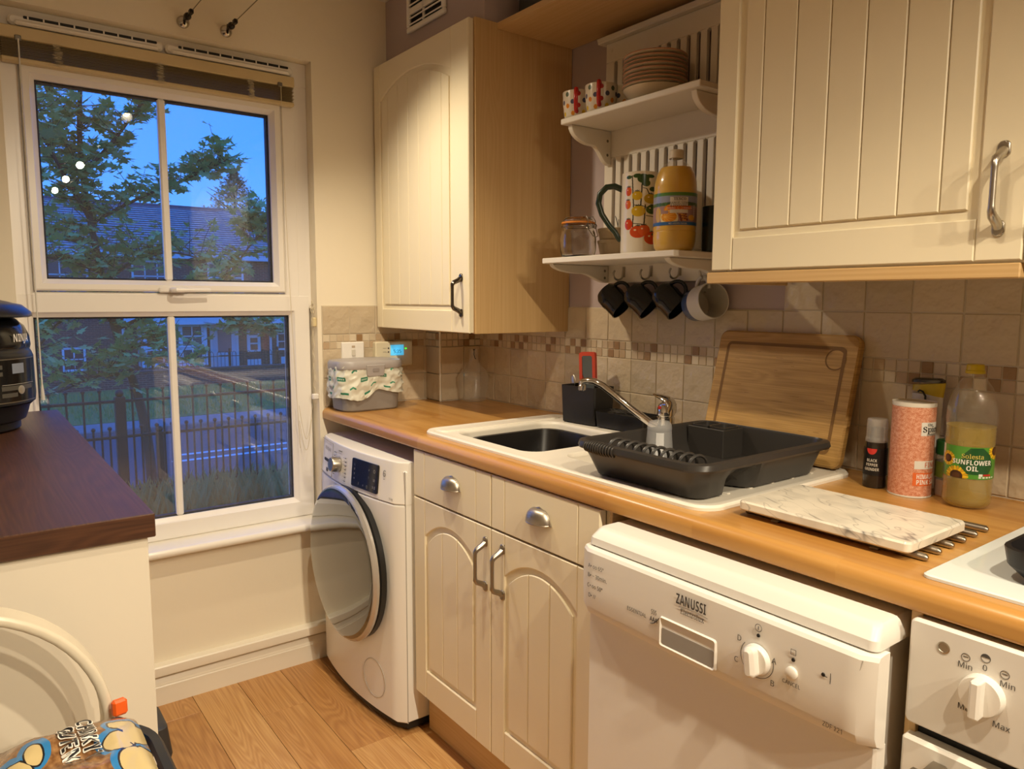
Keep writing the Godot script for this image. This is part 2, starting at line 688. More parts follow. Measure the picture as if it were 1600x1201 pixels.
func room() -> void:
	# window wall with its opening
	var b := mb()
	b.bx(-0.30, 0, -0.06, CEIL, -0.12, 0.637)
	b.bx(-0.30, 0, -0.06, CEIL, 1.535, 2.6)
	b.bx(-0.30, 0, -0.06, 0.505, 0.637, 1.535)
	b.bx(-0.30, 0, 2.15, CEIL, 0.637, 1.535)
	struct(b, "wall_window", M.wall)
	b = mb()
	b.bx(0, 5.2, -0.06, CEIL, -0.12, 0.0)
	struct(b, "wall_tiled", M.taupe)
	b = mb()
	b.bx(0, 5.2, -0.06, CEIL, 2.5, 2.62)
	struct(b, "wall_left", M.wall)
	b = mb()
	b.bx(5.2, 5.32, -0.06, CEIL, -0.12, 2.62)
	struct(b, "wall_rear", M.wall)
	b = mb()
	b.bx(-0.3, 5.32, CEIL, CEIL + 0.1, -0.12, 2.62)
	struct(b, "ceiling", M.ceiling)
	# boxed-in duct above the corner cupboard and pipe boxing in the corner
	b = mb()
	b.bx(0.0, 0.633, 2.169, CEIL, 0.0, 0.347, 0.002)
	struct(b, "wall_bulkhead", M.taupe)
	# the floor and its planks
	b = mb()
	b.bx(0, 5.2, -0.06, -0.006, 0, 2.5)
	var fl := struct(b, "floor", mat(hexc("4a3420"), 0.8))
	var looks := []
	var pal := [["a06e3a", "c99a60"], ["99683a", "c29258"], ["ab7a45", "d2a76e"]]
	for k in 3:
		var m := mat(Color.WHITE, 0.36)
		m.albedo_texture = wood(512, 256, hexc(pal[k][0]), hexc(pal[k][1]), 31 + k * 7, 16.0, 9.0, 0.45)
		m.uv1_scale = Vector3(0.9, 3.6, 1)
		looks.append(m)
	var rng := RandomNumberGenerator.new()
	rng.seed = 4
	var row := 0
	var z := -0.08
	var firsts := {6: 0.28, 8: 0.135, 7: 0.9, 5: 0.62}
	while z < 2.5:
		var x := -1.2 + rng.randf() * 1.15
		if firsts.has(row): x = firsts[row] - 1.25
		while x < 5.2:
			var x0 := maxf(x, 0.0)
			var x1 := minf(x + 1.25, 5.2)
			if x1 > x0 + 0.02 and minf(z + 0.15, 2.5) > maxf(z, 0.0) + 0.01:
				var p := mb()
				p.off = Vector2(rng.randf() * 3.0, rng.randf() * 3.0)
				p.bx(x0 + 0.0006, x1 - 0.0006, -0.006, 0.0, maxf(z, 0.0) + 0.0006, minf(z + 0.15, 2.5) - 0.0006, 0.0008)
				put(p, "plank", looks[rng.randi() % 3], fl)
			x += 1.25
		z += 0.15
		row += 1
	# skirting board and the boxed ledge above it
	b = mb(xf(Basis(Vector3(1, 0, 0), Vector3(0, 1, 0), Vector3(0, 0, 1)), Vector3(0, 0, 0)))
	b.prism(PackedVector2Array([Vector2(0, 0), Vector2(0.019, 0), Vector2(0.019, 0.062), Vector2(0.016, 0.065), Vector2(0.016, 0.069), Vector2(0.012, 0.078), Vector2(0.007, 0.088), Vector2(0, 0.09)]), 0.0, 1.60)
	struct(b, "baseboard_window", M.trim)
	b = mb()
	b.prism(PackedVector2Array([Vector2(0, 0.104), Vector2(0.030, 0.104), Vector2(0.032, 0.107), Vector2(0.032, 0.134), Vector2(0.028, 0.138), Vector2(0, 0.140)]), 0.0, 1.60)
	struct(b, "trim_1", M.trim)
	# window board
	b = mb()
	var nose := [Vector2(-0.06, 0.505), Vector2(0.045, 0.505)]
	for i in 7:
		var a := -PI / 2 + PI * i / 6
		nose.append(Vector2(0.045 + cos(a) * 0.013, 0.519 + sin(a) * 0.014))
	nose.append(Vector2(-0.06, 0.533))
	b.prism(PackedVector2Array(nose), 0.600, 1.60)
	struct(b, "trim_2", M.gloss)

# profile pieces of a rectangular ring in the plane x = const: list of (outward offset, x), mitred at the corners
func ring_frame(b: MB, z0: float, z1: float, y0: float, y1: float, prof: Array) -> void:
	var rings := []
	for cn in [[z0, y0, -1, -1], [z1, y0, 1, -1], [z1, y1, 1, 1], [z0, y1, -1, 1], [z0, y0, -1, -1]]:
		var r := PackedVector3Array()
		for q in prof:
			r.append(Vector3(q.y, cn[1] + cn[3] * q.x, cn[0] + cn[2] * q.x))
		rings.append(r)
	b.loft(rings, false, false)

func window() -> void:
	var w := Node3D.new()
	w.name = numbered("window_1")
	add_child(w)
	w.set_meta("kind", "structure")
	var b := mb()
	# outer frame: jambs, head, cill and transom
	var pr := [Vector2(0, -0.085), Vector2(0.0, -0.066), Vector2(0.012, -0.056), Vector2(0.016, -0.050), Vector2(0.068, -0.050), Vector2(0.072, -0.054), Vector2(0.072, -0.12), Vector2(0.0, -0.12)]
	ring_frame(b, 0.7165, 1.493, 0.605, 1.276, pr)
	put(b, "frame", M.upvc, w, 20.0)
	b = mb()
	var pr2 := [Vector2(-0.001, -0.12), Vector2(-0.001, -0.060), Vector2(0.004, -0.052), Vector2(0.046, -0.050), Vector2(0.05, -0.054), Vector2(0.05, -0.12)]
	ring_frame(b, 0.730, 1.488, 1.352, 2.035, pr2)
	b.bx(-0.12, -0.05, 2.07, 2.15, 0.637, 1.56, 0.002)
	put(b, "frame", M.upvc, w, 20.0)
	b = mb()
	b.bx(-0.12, -0.0515, 1.30, 2.15, 0.637, 0.690, 0.002)
	b.bx(-0.12, -0.0515, 1.30, 2.15, 1.528, 1.60, 0.002)
	put(b, "frame", M.upvc, w, 20.0)
	# opening sash
	b = mb()
	var pr3 := [Vector2(0, -0.09), Vector2(0.0, -0.062), Vector2(0.010, -0.050), Vector2(0.014, -0.043), Vector2(0.030, -0.043), Vector2(0.035, -0.047), Vector2(0.036, -0.060), Vector2(0.036, -0.11), Vector2(0, -0.11)]
	ring_frame(b, 0.7685, 1.4515, 1.391, 1.964, pr3)
	put(b, "sash", M.upvc, w, 20.0)
	# dark rubber gaskets
	var rub := mat(hexc("17171a"), 0.7)
	for q in [[0.7685, 1.4515, 1.391, 1.964], [0.7165, 1.493, 0.605, 1.276]]:
		b = mb()
		ring_frame(b, q[0], q[1], q[2], q[3], [Vector2(-0.006, -0.078), Vector2(0.002, -0.070), Vector2(0.002, -0.098), Vector2(-0.006, -0.098)])
		put(b, "gasket", rub, w, 0.0)
		# glazing bar
		b = mb()
		b.bx(-0.090, -0.066, q[2], q[3], 1.099, 1.122, 0.005)
		put(b, "glazing_bar", M.upvc, w)
		for x in [-0.076, -0.094]:
			b = mb()
			b.bx(x - 0.0015, x + 0.0015, q[2] - 0.002, q[3] + 0.002, q[0] - 0.002, q[1] + 0.002)
			put(b, "pane", M.pane if M.has("pane") else pane_mat(), w, 0.0)
	# handle
	b = mb()
	b.bx(-0.044, -0.034, 1.3525, 1.370, 1.07, 1.150, 0.004)
	put(b, "handle_plate", M.upvc, w)
	b = mb()
	b.tube([Vector3(-0.036, 1.361, 1.112), Vector3(-0.008, 1.361, 1.112), Vector3(-0.002, 1.361, 1.104), Vector3(-0.001, 1.361, 1.09), Vector3(-0.004, 1.361, 1.0)], [0.0085, 0.0085, 0.0085, 0.008, 0.0065], 10)
	put(b, "handle", M.upvc, w)
	b = mb()
	b.tube([Vector3(-0.036, 1.361, 1.092), Vector3(-0.031, 1.361, 1.092)], 0.006, 10)
	put(b, "lock", M.steel, w)

func pane_mat() -> StandardMaterial3D:
	M.pane = glassy(Color(0.9, 0.95, 0.95), 0.02, 0.0)
	return M.pane

func tiles() -> void:
	var wall := get_node("wall_tiled") as Node3D
	var wwin := get_node("wall_window") as Node3D
	var slate := noise_tex(noise(0.010, 91, 4), 512, null, true, 6.0)
	var looks := []
	for h in ["c6b498", "bfae93", "cbb99d"]:
		looks.append(mat(hexc(h), 0.33, 0, {"normal_enabled": true, "normal_texture": slate, "normal_scale": 0.9, "uv1_scale": Vector3(2.6, 2.6, 1)}))
	var chip := {}
	for h in ["c9b89c", "c3af92", "d3c4aa", "b89f80", "977650", "a3835e"]:
		chip[h] = mat(hexc(h), 0.4, 0, {"normal_enabled": true, "normal_texture": slate, "normal_scale": 0.5, "uv1_scale": Vector3(5, 5, 1)})
	var keys := chip.keys()
	var rng := RandomNumberGenerator.new()
	rng.seed = 12
	var grout := mat(hexc("cbbfa9"), 0.85)
	# pipe boxing in the corner
	var b := mb()
	b.bx(0.0, 0.105, WT, 1.314, 0.0, 0.187)
	var box := struct(b, "wall_boxing", grout)
	b = mb()
	b.bx(0.105, 2.35, WT - 0.02, 1.311, 0.0, 0.0035)
	b.bx(1.466, 2.35, 1.311, 1.40, 0.0, 0.0035)
	put(b, "grout", grout, wall)
	b = mb()
	b.bx(0.0, 0.0035, WT - 0.02, 1.311, 0.187, 0.6215)
	put(b, "grout", grout, wwin)
	var rows := [[0.9435, 1.0455], [1.0485, 1.1510], [1.2075, 1.3090]]
	# pitch along the wall: (origin, step, count), plane: 0 back wall, 1 window wall, 2 boxing front, 3 boxing side
	for s in [[0, 0.105, 0.1047, 21], [1, 0.6205, -0.1047, 5], [2, 0.0, 0.1047, 1], [3, 0.187, -0.1047, 2]]:
		var lo_lim := 0.1885 if s[0] == 1 else 0.0
		for k in s[3]:
			var a: float = s[1] + s[2] * k
			var c: float = a + s[2]
			if s[0] == 1: c = maxf(c, lo_lim)
			if s[0] == 3: c = maxf(c, 0.004)
			if s[0] == 2: c = 0.105
			if absf(a - c) < 0.008: continue
			var rws := rows.duplicate()
			if s[0] == 0 and a > 1.45: rws.append([1.3120, 1.414])
			for r in rws:
				var t := mb(tile_plane(s[0]))
				t.off = Vector2(rng.randf() * 4, rng.randf() * 4)
				var x0 := minf(sgn(s[0]) * a, sgn(s[0]) * c) + 0.0013
				var x1 := maxf(sgn(s[0]) * a, sgn(s[0]) * c) - 0.0013
				t.bx(x0, x1, r[0], r[1], 0.0, 0.0062, 0.0014)
				put(t, "tile", looks[rng.randi() % 3], [wall, wwin, box, box][s[0]])
		# two rows of mosaic
		var step := 0.02618
		var n := int(absf(s[2]) * s[3] / step + 0.3)
		if s[0] == 1: n = 16
		if s[0] == 2: n = 4
		if s[0] == 3: n = 7
		for r in 2:
			for k in n:
				var sg: float = signf(s[2])
				var a: float = s[1] + sg * step * k
				var c: float = a + sg * step
				if s[0] == 1 and c < 0.189: continue
				var t := mb(tile_plane(s[0]))
				var x0 := minf(sgn(s[0]) * a, sgn(s[0]) * c) + 0.0012
				var x1 := maxf(sgn(s[0]) * a, sgn(s[0]) * c) - 0.0012
				var y0 := 1.1535 + 0.02655 * r
				t.bx(x0, x1, y0, y0 + 0.0245, 0.0, 0.0058, 0.0009)
				var h: String = keys[rng.randi() % 4]
				var q := (k * 7 + r * 11 + (k / 6) * 3) % 9
				if q == 1: h = "977650"
				if q == 5 and rng.randf() < 0.4: h = "a3835e"
				put(t, "mosaic_tile", chip[h], [wall, wwin, box, box][s[0]])
	# pale corner trims
	b = mb()
	b.bx(0.1045, 0.1115, WT, 1.312, 0.1865, 0.1935, 0.002)
	put(b, "edge_trim", M.trim, box)

func sgn(plane: int) -> float:
	return -1.0 if plane == 1 or plane == 3 else 1.0

func tile_plane(k: int) -> Transform3D:
	match k:
		1: return xf(EAST, Vector3(0.0, 0, 0))
		2: return xf(Basis.IDENTITY, Vector3(0, 0, 0.187))
		3: return xf(EAST, Vector3(0.105, 0, 0))
	return Transform3D.IDENTITY

func window_fittings() -> void:
	# trickle vents on the frame head
	for v in [[1.105, 1.508, "left"], [0.69, 1.098, "right"]]:
		var o := thing("trickle_vent", "white trickle vent with a long dark slot, %s one above the blind" % v[2], "vent", Vector3(-0.05, 2.095, (v[0] + v[1]) / 2), 0, "trickle vents")
		var b := mb(xf(EAST, Vector3(-0.05, 0, 0)))
		b.prism(rrect(-(v[0] + v[1]) / 2, 2.112, v[1] - v[0], 0.030, 0.014, 5), 0, 0.022, 0.006)
		put(b, "cover", M.upvc, o)
		b = mb(xf(EAST, Vector3(-0.029, 0, 0)))
		b.prism(rrect(-(v[0] + v[1]) / 2 + 0.01, 2.121, v[1] - v[0] - 0.055, 0.008, 0.003, 3), 0, 0.0018, 0.0)
		put(b, "slot", M.dark, o)
		b = mb()
		for k in 9:
			var z: float = lerpf(v[0] + 0.03, v[1] - 0.03, (k + 0.5) / 9.0)
			b.bx(-0.028, -0.0265, 2.117, 2.125, z - 0.002, z + 0.002)
		put(b, "slot_rib", M.upvc, o)
		b = mb(xf(EAST, Vector3(-0.04, 0, 0)))
		b.prism(rrect(-(v[0] + v[1]) / 2, 2.104, v[1] - v[0] - 0.03, 0.014, 0.006, 4), 0, 0.020, 0.005)
		put(b, "flap", M.upvc, o)
	# raised venetian blind
	var o := thing("venetian_blind", "raised venetian blind with dark slats stacked under a cream headrail", "blind", Vector3(-0.02, 2.0, 1.11))
	var rail := mat(hexc("cdb98d"), 0.35)
	var b := mb()
	b.bx(-0.047, -0.018, 2.057, 2.092, 0.690, 1.532, 0.003)
	put(b, "headrail", rail, o)
	var slat := mat(hexc("96825a"), 0.4)
	for k in 15:
		b = mb()
		var y := 2.0085 + 0.0032 * k
		var dx := 0.0008 * sin(k * 2.3)
		b.prism(PackedVector2Array([Vector2(-0.046 + dx, y), Vector2(-0.033 + dx, y + 0.0016), Vector2(-0.020 + dx, y), Vector2(-0.020 + dx, y + 0.0010), Vector2(-0.033 + dx, y + 0.0026), Vector2(-0.046 + dx, y + 0.0010)]), 0.694 + 0.002 * sin(k * 1.7), 1.528 + 0.002 * sin(k * 2.9))
		put(b, "slat", slat, o, 0.0)
	b = mb()
	b.bx(-0.046, -0.019, 1.994, 2.0075, 0.692, 1.530, 0.003)
	put(b, "bottom_rail", rail, o)
	var cordm := mat(hexc("cfc3a6"), 0.8)
	var rng := RandomNumberGenerator.new()
	rng.seed = 5
	for z in [1.392, 1.119, 0.840]:
		b = mb()
		var path := []
		for k in 34:
			var f := k / 33.0
			path.append(Vector3(-0.0165 + 0.004 * rng.randf(), lerpf(2.058, 1.998, f), z + (0.013 if k % 2 == 0 else -0.013) * rng.randf_range(0.5, 1.0)))
		b.tube(path, 0.0009, 5)
		path = []
		for k in 26:
			path.append(Vector3(-0.015 + 0.005 * rng.randf(), lerpf(2.052, 2.000, k / 25.0), z + (0.016 if k % 2 == 0 else -0.011) * rng.randf_range(0.4, 1.0)))
		b.tube(path, 0.0008, 5)
		put(b, "gathered_cord", cordm, o)
	for z in [1.487, 0.742]:
		b = mb()
		b.bx(-0.02, -0.012, 2.050, 2.066, z - 0.008, z + 0.008, 0.002)
		put(b, "cord_bracket", mat(hexc("7f7a70"), 0.4, 0.7), o)
	b = mb()
	b.tube([Vector3(-0.010, 2.055, 1.487), Vector3(-0.006, 1.6, 1.487), Vector3(-0.006, 1.075, 1.4865)], 0.0022, 8)
	b.tube([Vector3(-0.006, 1.08, 1.4865), Vector3(-0.006, 1.06, 1.4865), Vector3(-0.006, 1.035, 1.486)], [0.003, 0.0045, 0.0055], 10)
	put(b, "tilt_wand", mat(hexc("d9d5cc"), 0.25), o)
	b = mb()
	var p := []
	for k in 24:
		var f := k / 23.0
		p.append(Vector3(-0.008 + 0.006 * f, lerpf(2.05, 0.80, f), 0.742 - 0.03 * f * f))
	b.tube(p, 0.0009, 5)
	# slack loops hanging in front of the jamb
	for q in [[0.955, 0.83, 0.05], [0.90, 0.79, 0.045]]:
		var lp := []
		for k in 20:
			var a := PI * k / 19.0
			lp.append(Vector3(-0.004, lerpf(q[0], q[1], sin(a)), 0.712 - q[2] * (k / 19.0)))
		b.tube(lp, 0.0009, 5)
	put(b, "pull_cord", cordm, o)
	# cord with its cleat, wound on the reveal edge
	var c := thing("cord_cleat", "white blind cord tied round small cleats on the window reveal", "cord", Vector3(-0.005, 1.0, 0.652))
	b = mb()
	b.bx(-0.028, -0.006, 1.235, 1.268, 0.637, 0.650, 0.003)
	put(b, "cord_weight", mat(hexc("d8c79a"), 0.4), c)
	b = mb()
	b.bx(-0.022, -0.002, 0.972, 0.992, 0.637, 0.658, 0.003)
	put(b, "cleat", M.upvc, c)
	b = mb()
	p = []
	for k in 30:
		p.append(Vector3(-0.014 + 0.004 * sin(k * 1.9), lerpf(1.33, 0.985, k / 29.0), 0.648 + 0.003 * sin(k * 1.3)))
	b.tube(p, 0.0011, 5)
	for k in 3:
		b.torus(Vector3(-0.014, 1.318 - k * 0.012, 0.649), 0.008, 0.0012, Basis(Vector3.UP, k * 0.9), 0, TAU, 14, 5)
	put(b, "cord", cordm, c)

# bow handle on a door whose face is at z
func bow(parent: Node3D, x: float, y0: float, y1: float, z: float, m: Material, wide := 0.0075) -> void:
	var b := mb()
	for y in [y0, y1]:
		var k := xf(Basis.IDENTITY, Vector3(x, y, z - 0.0005))
		b.x = k
		b.prism(rrect(0, 0, 0.019, 0.026, 0.008, 3), 0, 0.005, 0.002)
	b.x = Transform3D.IDENTITY
	var p := []
	var r := []
	for i in 17:
		var f := i / 16.0
		var e: float = minf(f, 1 - f)
		var out := 0.030 * smoothstep(0.0, 0.17, e) + 0.003
		p.append(Vector3(x, lerpf(y0 + 0.002, y1 - 0.002, f), z + out))
		r.append(lerpf(0.0075, 0.0050, smoothstep(0.05, 0.3, e)))
	b.tube(p, r, 10)
	put(b, "handle", m, parent, 50.0)

# half-dome cup handle
func cup(parent: Node3D, x: float, y: float, z: float, m: Material) -> void:
	var b := mb()
	for s in [1.0, 0.9]:
		var rings := []
		for i in 9:
			var v := PI / 2 * i / 8.0     # 0 at the lower lip, up to the back plate
			var ring := PackedVector3Array()
			for k in 17:
				var u := PI * k / 16.0
				ring.append(Vector3(x - cos(u) * 0.040 * s * pow(maxf(cos(v), 0.0001), 0.55), y - 0.016 + sin(v) * 0.033 * s, z + 0.001 + sin(u) * 0.027 * s * pow(maxf(cos(v), 0.0001), 0.7)))
			rings.append(ring)
		if s < 1.0:
			for g in rings: g.reverse()
		b.loft(rings, false, s < 1.0 and false, false)
	# rolled lip and flange
	var p := []
	for k in 17:
		var u := PI * k / 16.0
		p.append(Vector3(x - cos(u) * 0.039, y - 0.016, z + 0.001 + sin(u) * 0.0262))
	b.tube(p, 0.0016, 6)
	b.tube([Vector3(x - 0.043, y - 0.018, z + 0.002), Vector3(x - 0.037, y - 0.006, z + 0.002), Vector3(x - 0.026, y + 0.010, z + 0.002), Vector3(x, y + 0.018, z + 0.002), Vector3(x + 0.026, y + 0.010, z + 0.002), Vector3(x + 0.037, y - 0.006, z + 0.002), Vector3(x + 0.043, y - 0.018, z + 0.002)], 0.0028, 6)
	put(b, "cup_handle", m, parent, 50.0)

# a routed shaker-style door: backing slab, stiles, rails, tongue-and-groove boards
# d: x0 x1 y0 y1 z (face), sx (stile to x), ex (stile from x), fy0 (field bottom), crest and spring of the arch (outer), or top y
func routed_door(parent: Node3D, m: Material, x0: float, x1: float, y0: float, y1: float, z: float, sl: float, sr: float, fy: float, spring: float, crest: float, grooves: Array, called := "door") -> MeshInstance3D:
	var b := mb()
	b.bx(x0 + 0.001, x1 - 0.001, y0 + 0.001, y1 - 0.001, z - 0.019, z - 0.0065, 0.001)
	var d := put(b, called, m, parent)
	var t0 := z - 0.0068
	for s in [[x0, sl], [sr, x1]]:
		b = mb()
		b.prism(PackedVector2Array([Vector2(s[0], y0), Vector2(s[1] - 0.0006, y0), Vector2(s[1] - 0.0006, y1), Vector2(s[0], y1)]), t0, z, 0.0022)
		put(b, "stile", m, d)
	b = mb()
	b.prism(PackedVector2Array([Vector2(sl + 0.0006, y0), Vector2(sr - 0.0006, y0), Vector2(sr - 0.0006, fy), Vector2(sl + 0.0006, fy)]), t0, z, 0.0022)
	put(b, "rail", m, d)
	# top rail with its arch
	var arc := func(inx: float, dy: float) -> PackedVector2Array:
		var o := PackedVector2Array()
		for i in 25:
			var f := i / 24.0
			var q := 2.0 * f - 1.0
			o.append(Vector2(lerpf(sl + inx, sr - inx, f), spring + dy + (crest - spring) * (1.0 - pow(absf(q), 2.1))))
		return o
	var top: PackedVector2Array = arc.call(0.0006, 0.0)
	top.append(Vector2(sr - 0.0006, y1))
	top.append(Vector2(sl + 0.0006, y1))
	b = mb()
	b.prism(top, t0, z, 0.0022)
	put(b, "rail", m, d)
	# boards
	var g := 0.016
	var field: PackedVector2Array = arc.call(g, -g)
	field.append(Vector2(sr - g, fy + g))
	field.append(Vector2(sl + g, fy + g))
	var xs := [sl]
	xs.append_array(grooves)
	xs.append(sr)
	for i in xs.size() - 1:
		var strip := PackedVector2Array([Vector2(xs[i] + 0.0008, y0), Vector2(xs[i + 1] - 0.0008, y0), Vector2(xs[i + 1] - 0.0008, y1), Vector2(xs[i] + 0.0008, y1)])
		for q in Geometry2D.intersect_polygons(field, strip):
			b = mb()
			b.prism(q, t0, z - 0.0012, 0.0020)
			put(b, "panel_board", m, d)
	return d

func wall_units() -> void:
	# corner wall cupboard
	var o := thing("wall_cupboard", "tall cream corner cupboard with an arched grooved door and a pale wood side", "cupboard", Vector3(0.33, 1.23, 0.2))
	var b := mb()
	b.swap = true
	b.bx(0.625, 0.643, 1.228, 2.169, 0.002, 0.386, 0.001)
	put(b, "side_panel", M.veneer, o)
	b = mb()
	b.bx(0.004, 0.6245, 1.232, 2.167, 0.008, 0.3855, 0.001)
	put(b, "body", M.carcass, o)
	var d := routed_door(o, M.cream, 0.014, 0.637, 1.230, 2.166, 0.4066, 0.058, 0.538, 1.300, 2.040, 2.098, [0.118, 0.191, 0.262, 0.333, 0.407, 0.478])
	bow(d, 0.594, 1.292, 1.402, 0.4066, mat(hexc("6a635a"), 0.2, 1.0))
	# right-hand wall cupboard
	o = thing("wall_cupboard", "cream wall cupboard with a grooved door above the cutting board", "cupboard", Vector3(1.95, 1.4, 0.17))
	b = mb()
	b.bx(1.504, 2.70, 1.402, 2.115, 0.008, 0.3235, 0.001)
	put(b, "body", M.carcass, o)
	b = mb()
	b.swap = true
	b.bx(1.4955, 1.5035, 1.402, 2.115, 0.002, 0.322, 0.001)
	put(b, "side_panel", M.veneer, o)
	d = routed_door(o, M.cream, 1.504, 2.0985, 1.399, 2.113, 0.3445, 1.556, 2.030, 1.467, 1.985, 2.045, [1.615, 1.688, 1.758, 1.828, 1.899, 1.970])
	bow(d, 2.063, 1.450, 1.572, 0.3445, M.steel)
	d = routed_door(o, M.cream, 2.1015, 2.696, 1.399, 2.113, 0.3445, 2.153, 2.627, 1.467, 1.985, 2.045, [2.212, 2.285, 2.355, 2.425, 2.496, 2.567])
	bow(d, 2.137, 1.450, 1.572, 0.3445, M.steel)
	b = mb()
	b.bx(1.489, 2.0965, 1.371, 1.3955, 0.318, 0.341, 0.002)
	put(b, "light_rail", M.veneer, o)
	b = mb()
	b.bx(1.489, 1.510, 1.371, 1.3955, 0.06, 0.3175, 0.002)
	put(b, "light_rail", M.veneer, o)
	b = mb()
	b.bx(2.0985, 2.70, 1.371, 1.3955, 0.300, 0.323, 0.002)
	put(b, "light_rail", M.veneer, o)
	# bridging shelf
	o = thing("bridging_shelf", "plain pale wood board bridging the two wall cupboards near the ceiling", "shelf", Vector3(1.07, 2.15, 0.15))
	b = mb()
	b.bx(0.6435, 1.495, 2.150, 2.168, 0.002, 0.306, 0.001)
	put(b, "board", M.veneer, o)
	# box on top
	o = thing("storage_box", "dark box pushed back on top of the corner cupboard beside the bulkhead", "box", Vector3(0.72, 2.17, 0.2))
	b = mb()
	b.bx(0.70, 1.0, 2.169, 2.30, 0.06, 0.27, 0.006)
	put(b, "body", M.black, o)
	b = mb()
	b.bx(0.695, 1.005, 2.285, 2.31, 0.055, 0.275, 0.004)
	put(b, "lid", M.black, o)
	# vent grille
	o = thing("vent_grille", "cream louvred vent grille on the bulkhead above the corner cupboard", "vent", Vector3(0.30, 2.25, 0.347))
	b = mb()
	var fr := 0.014
	b.bx(0.176, 0.425, 2.250, 2.268, 0.347, 0.359, 0.003)
	b.bx(0.176, 0.425, 2.372, 2.390, 0.347, 0.359, 0.003)
	b.bx(0.176, 0.194, 2.268, 2.372, 0.347, 0.359, 0.003)
	b.bx(0.405, 0.425, 2.268, 2.372, 0.347, 0.359, 0.003)
	b.bx(0.284, 0.290, 2.268, 2.372, 0.350, 0.357)
	b.bx(0.194, 0.405, 2.308, 2.330, 0.347, 0.357, 0.002)
	put(b, "frame", M.upvc, o)
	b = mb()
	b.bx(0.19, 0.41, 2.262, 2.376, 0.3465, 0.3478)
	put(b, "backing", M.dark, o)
	for y in [2.277, 2.297, 2.340, 2.361]:
		b = mb(xf(Basis(Vector3.RIGHT, 0.5), Vector3(0.3, y, 0.353)))
		b.bx(-0.106, 0.106, -0.0022, 0.0022, -0.006, 0.006)
		put(b, "louvre", M.upvc, o)

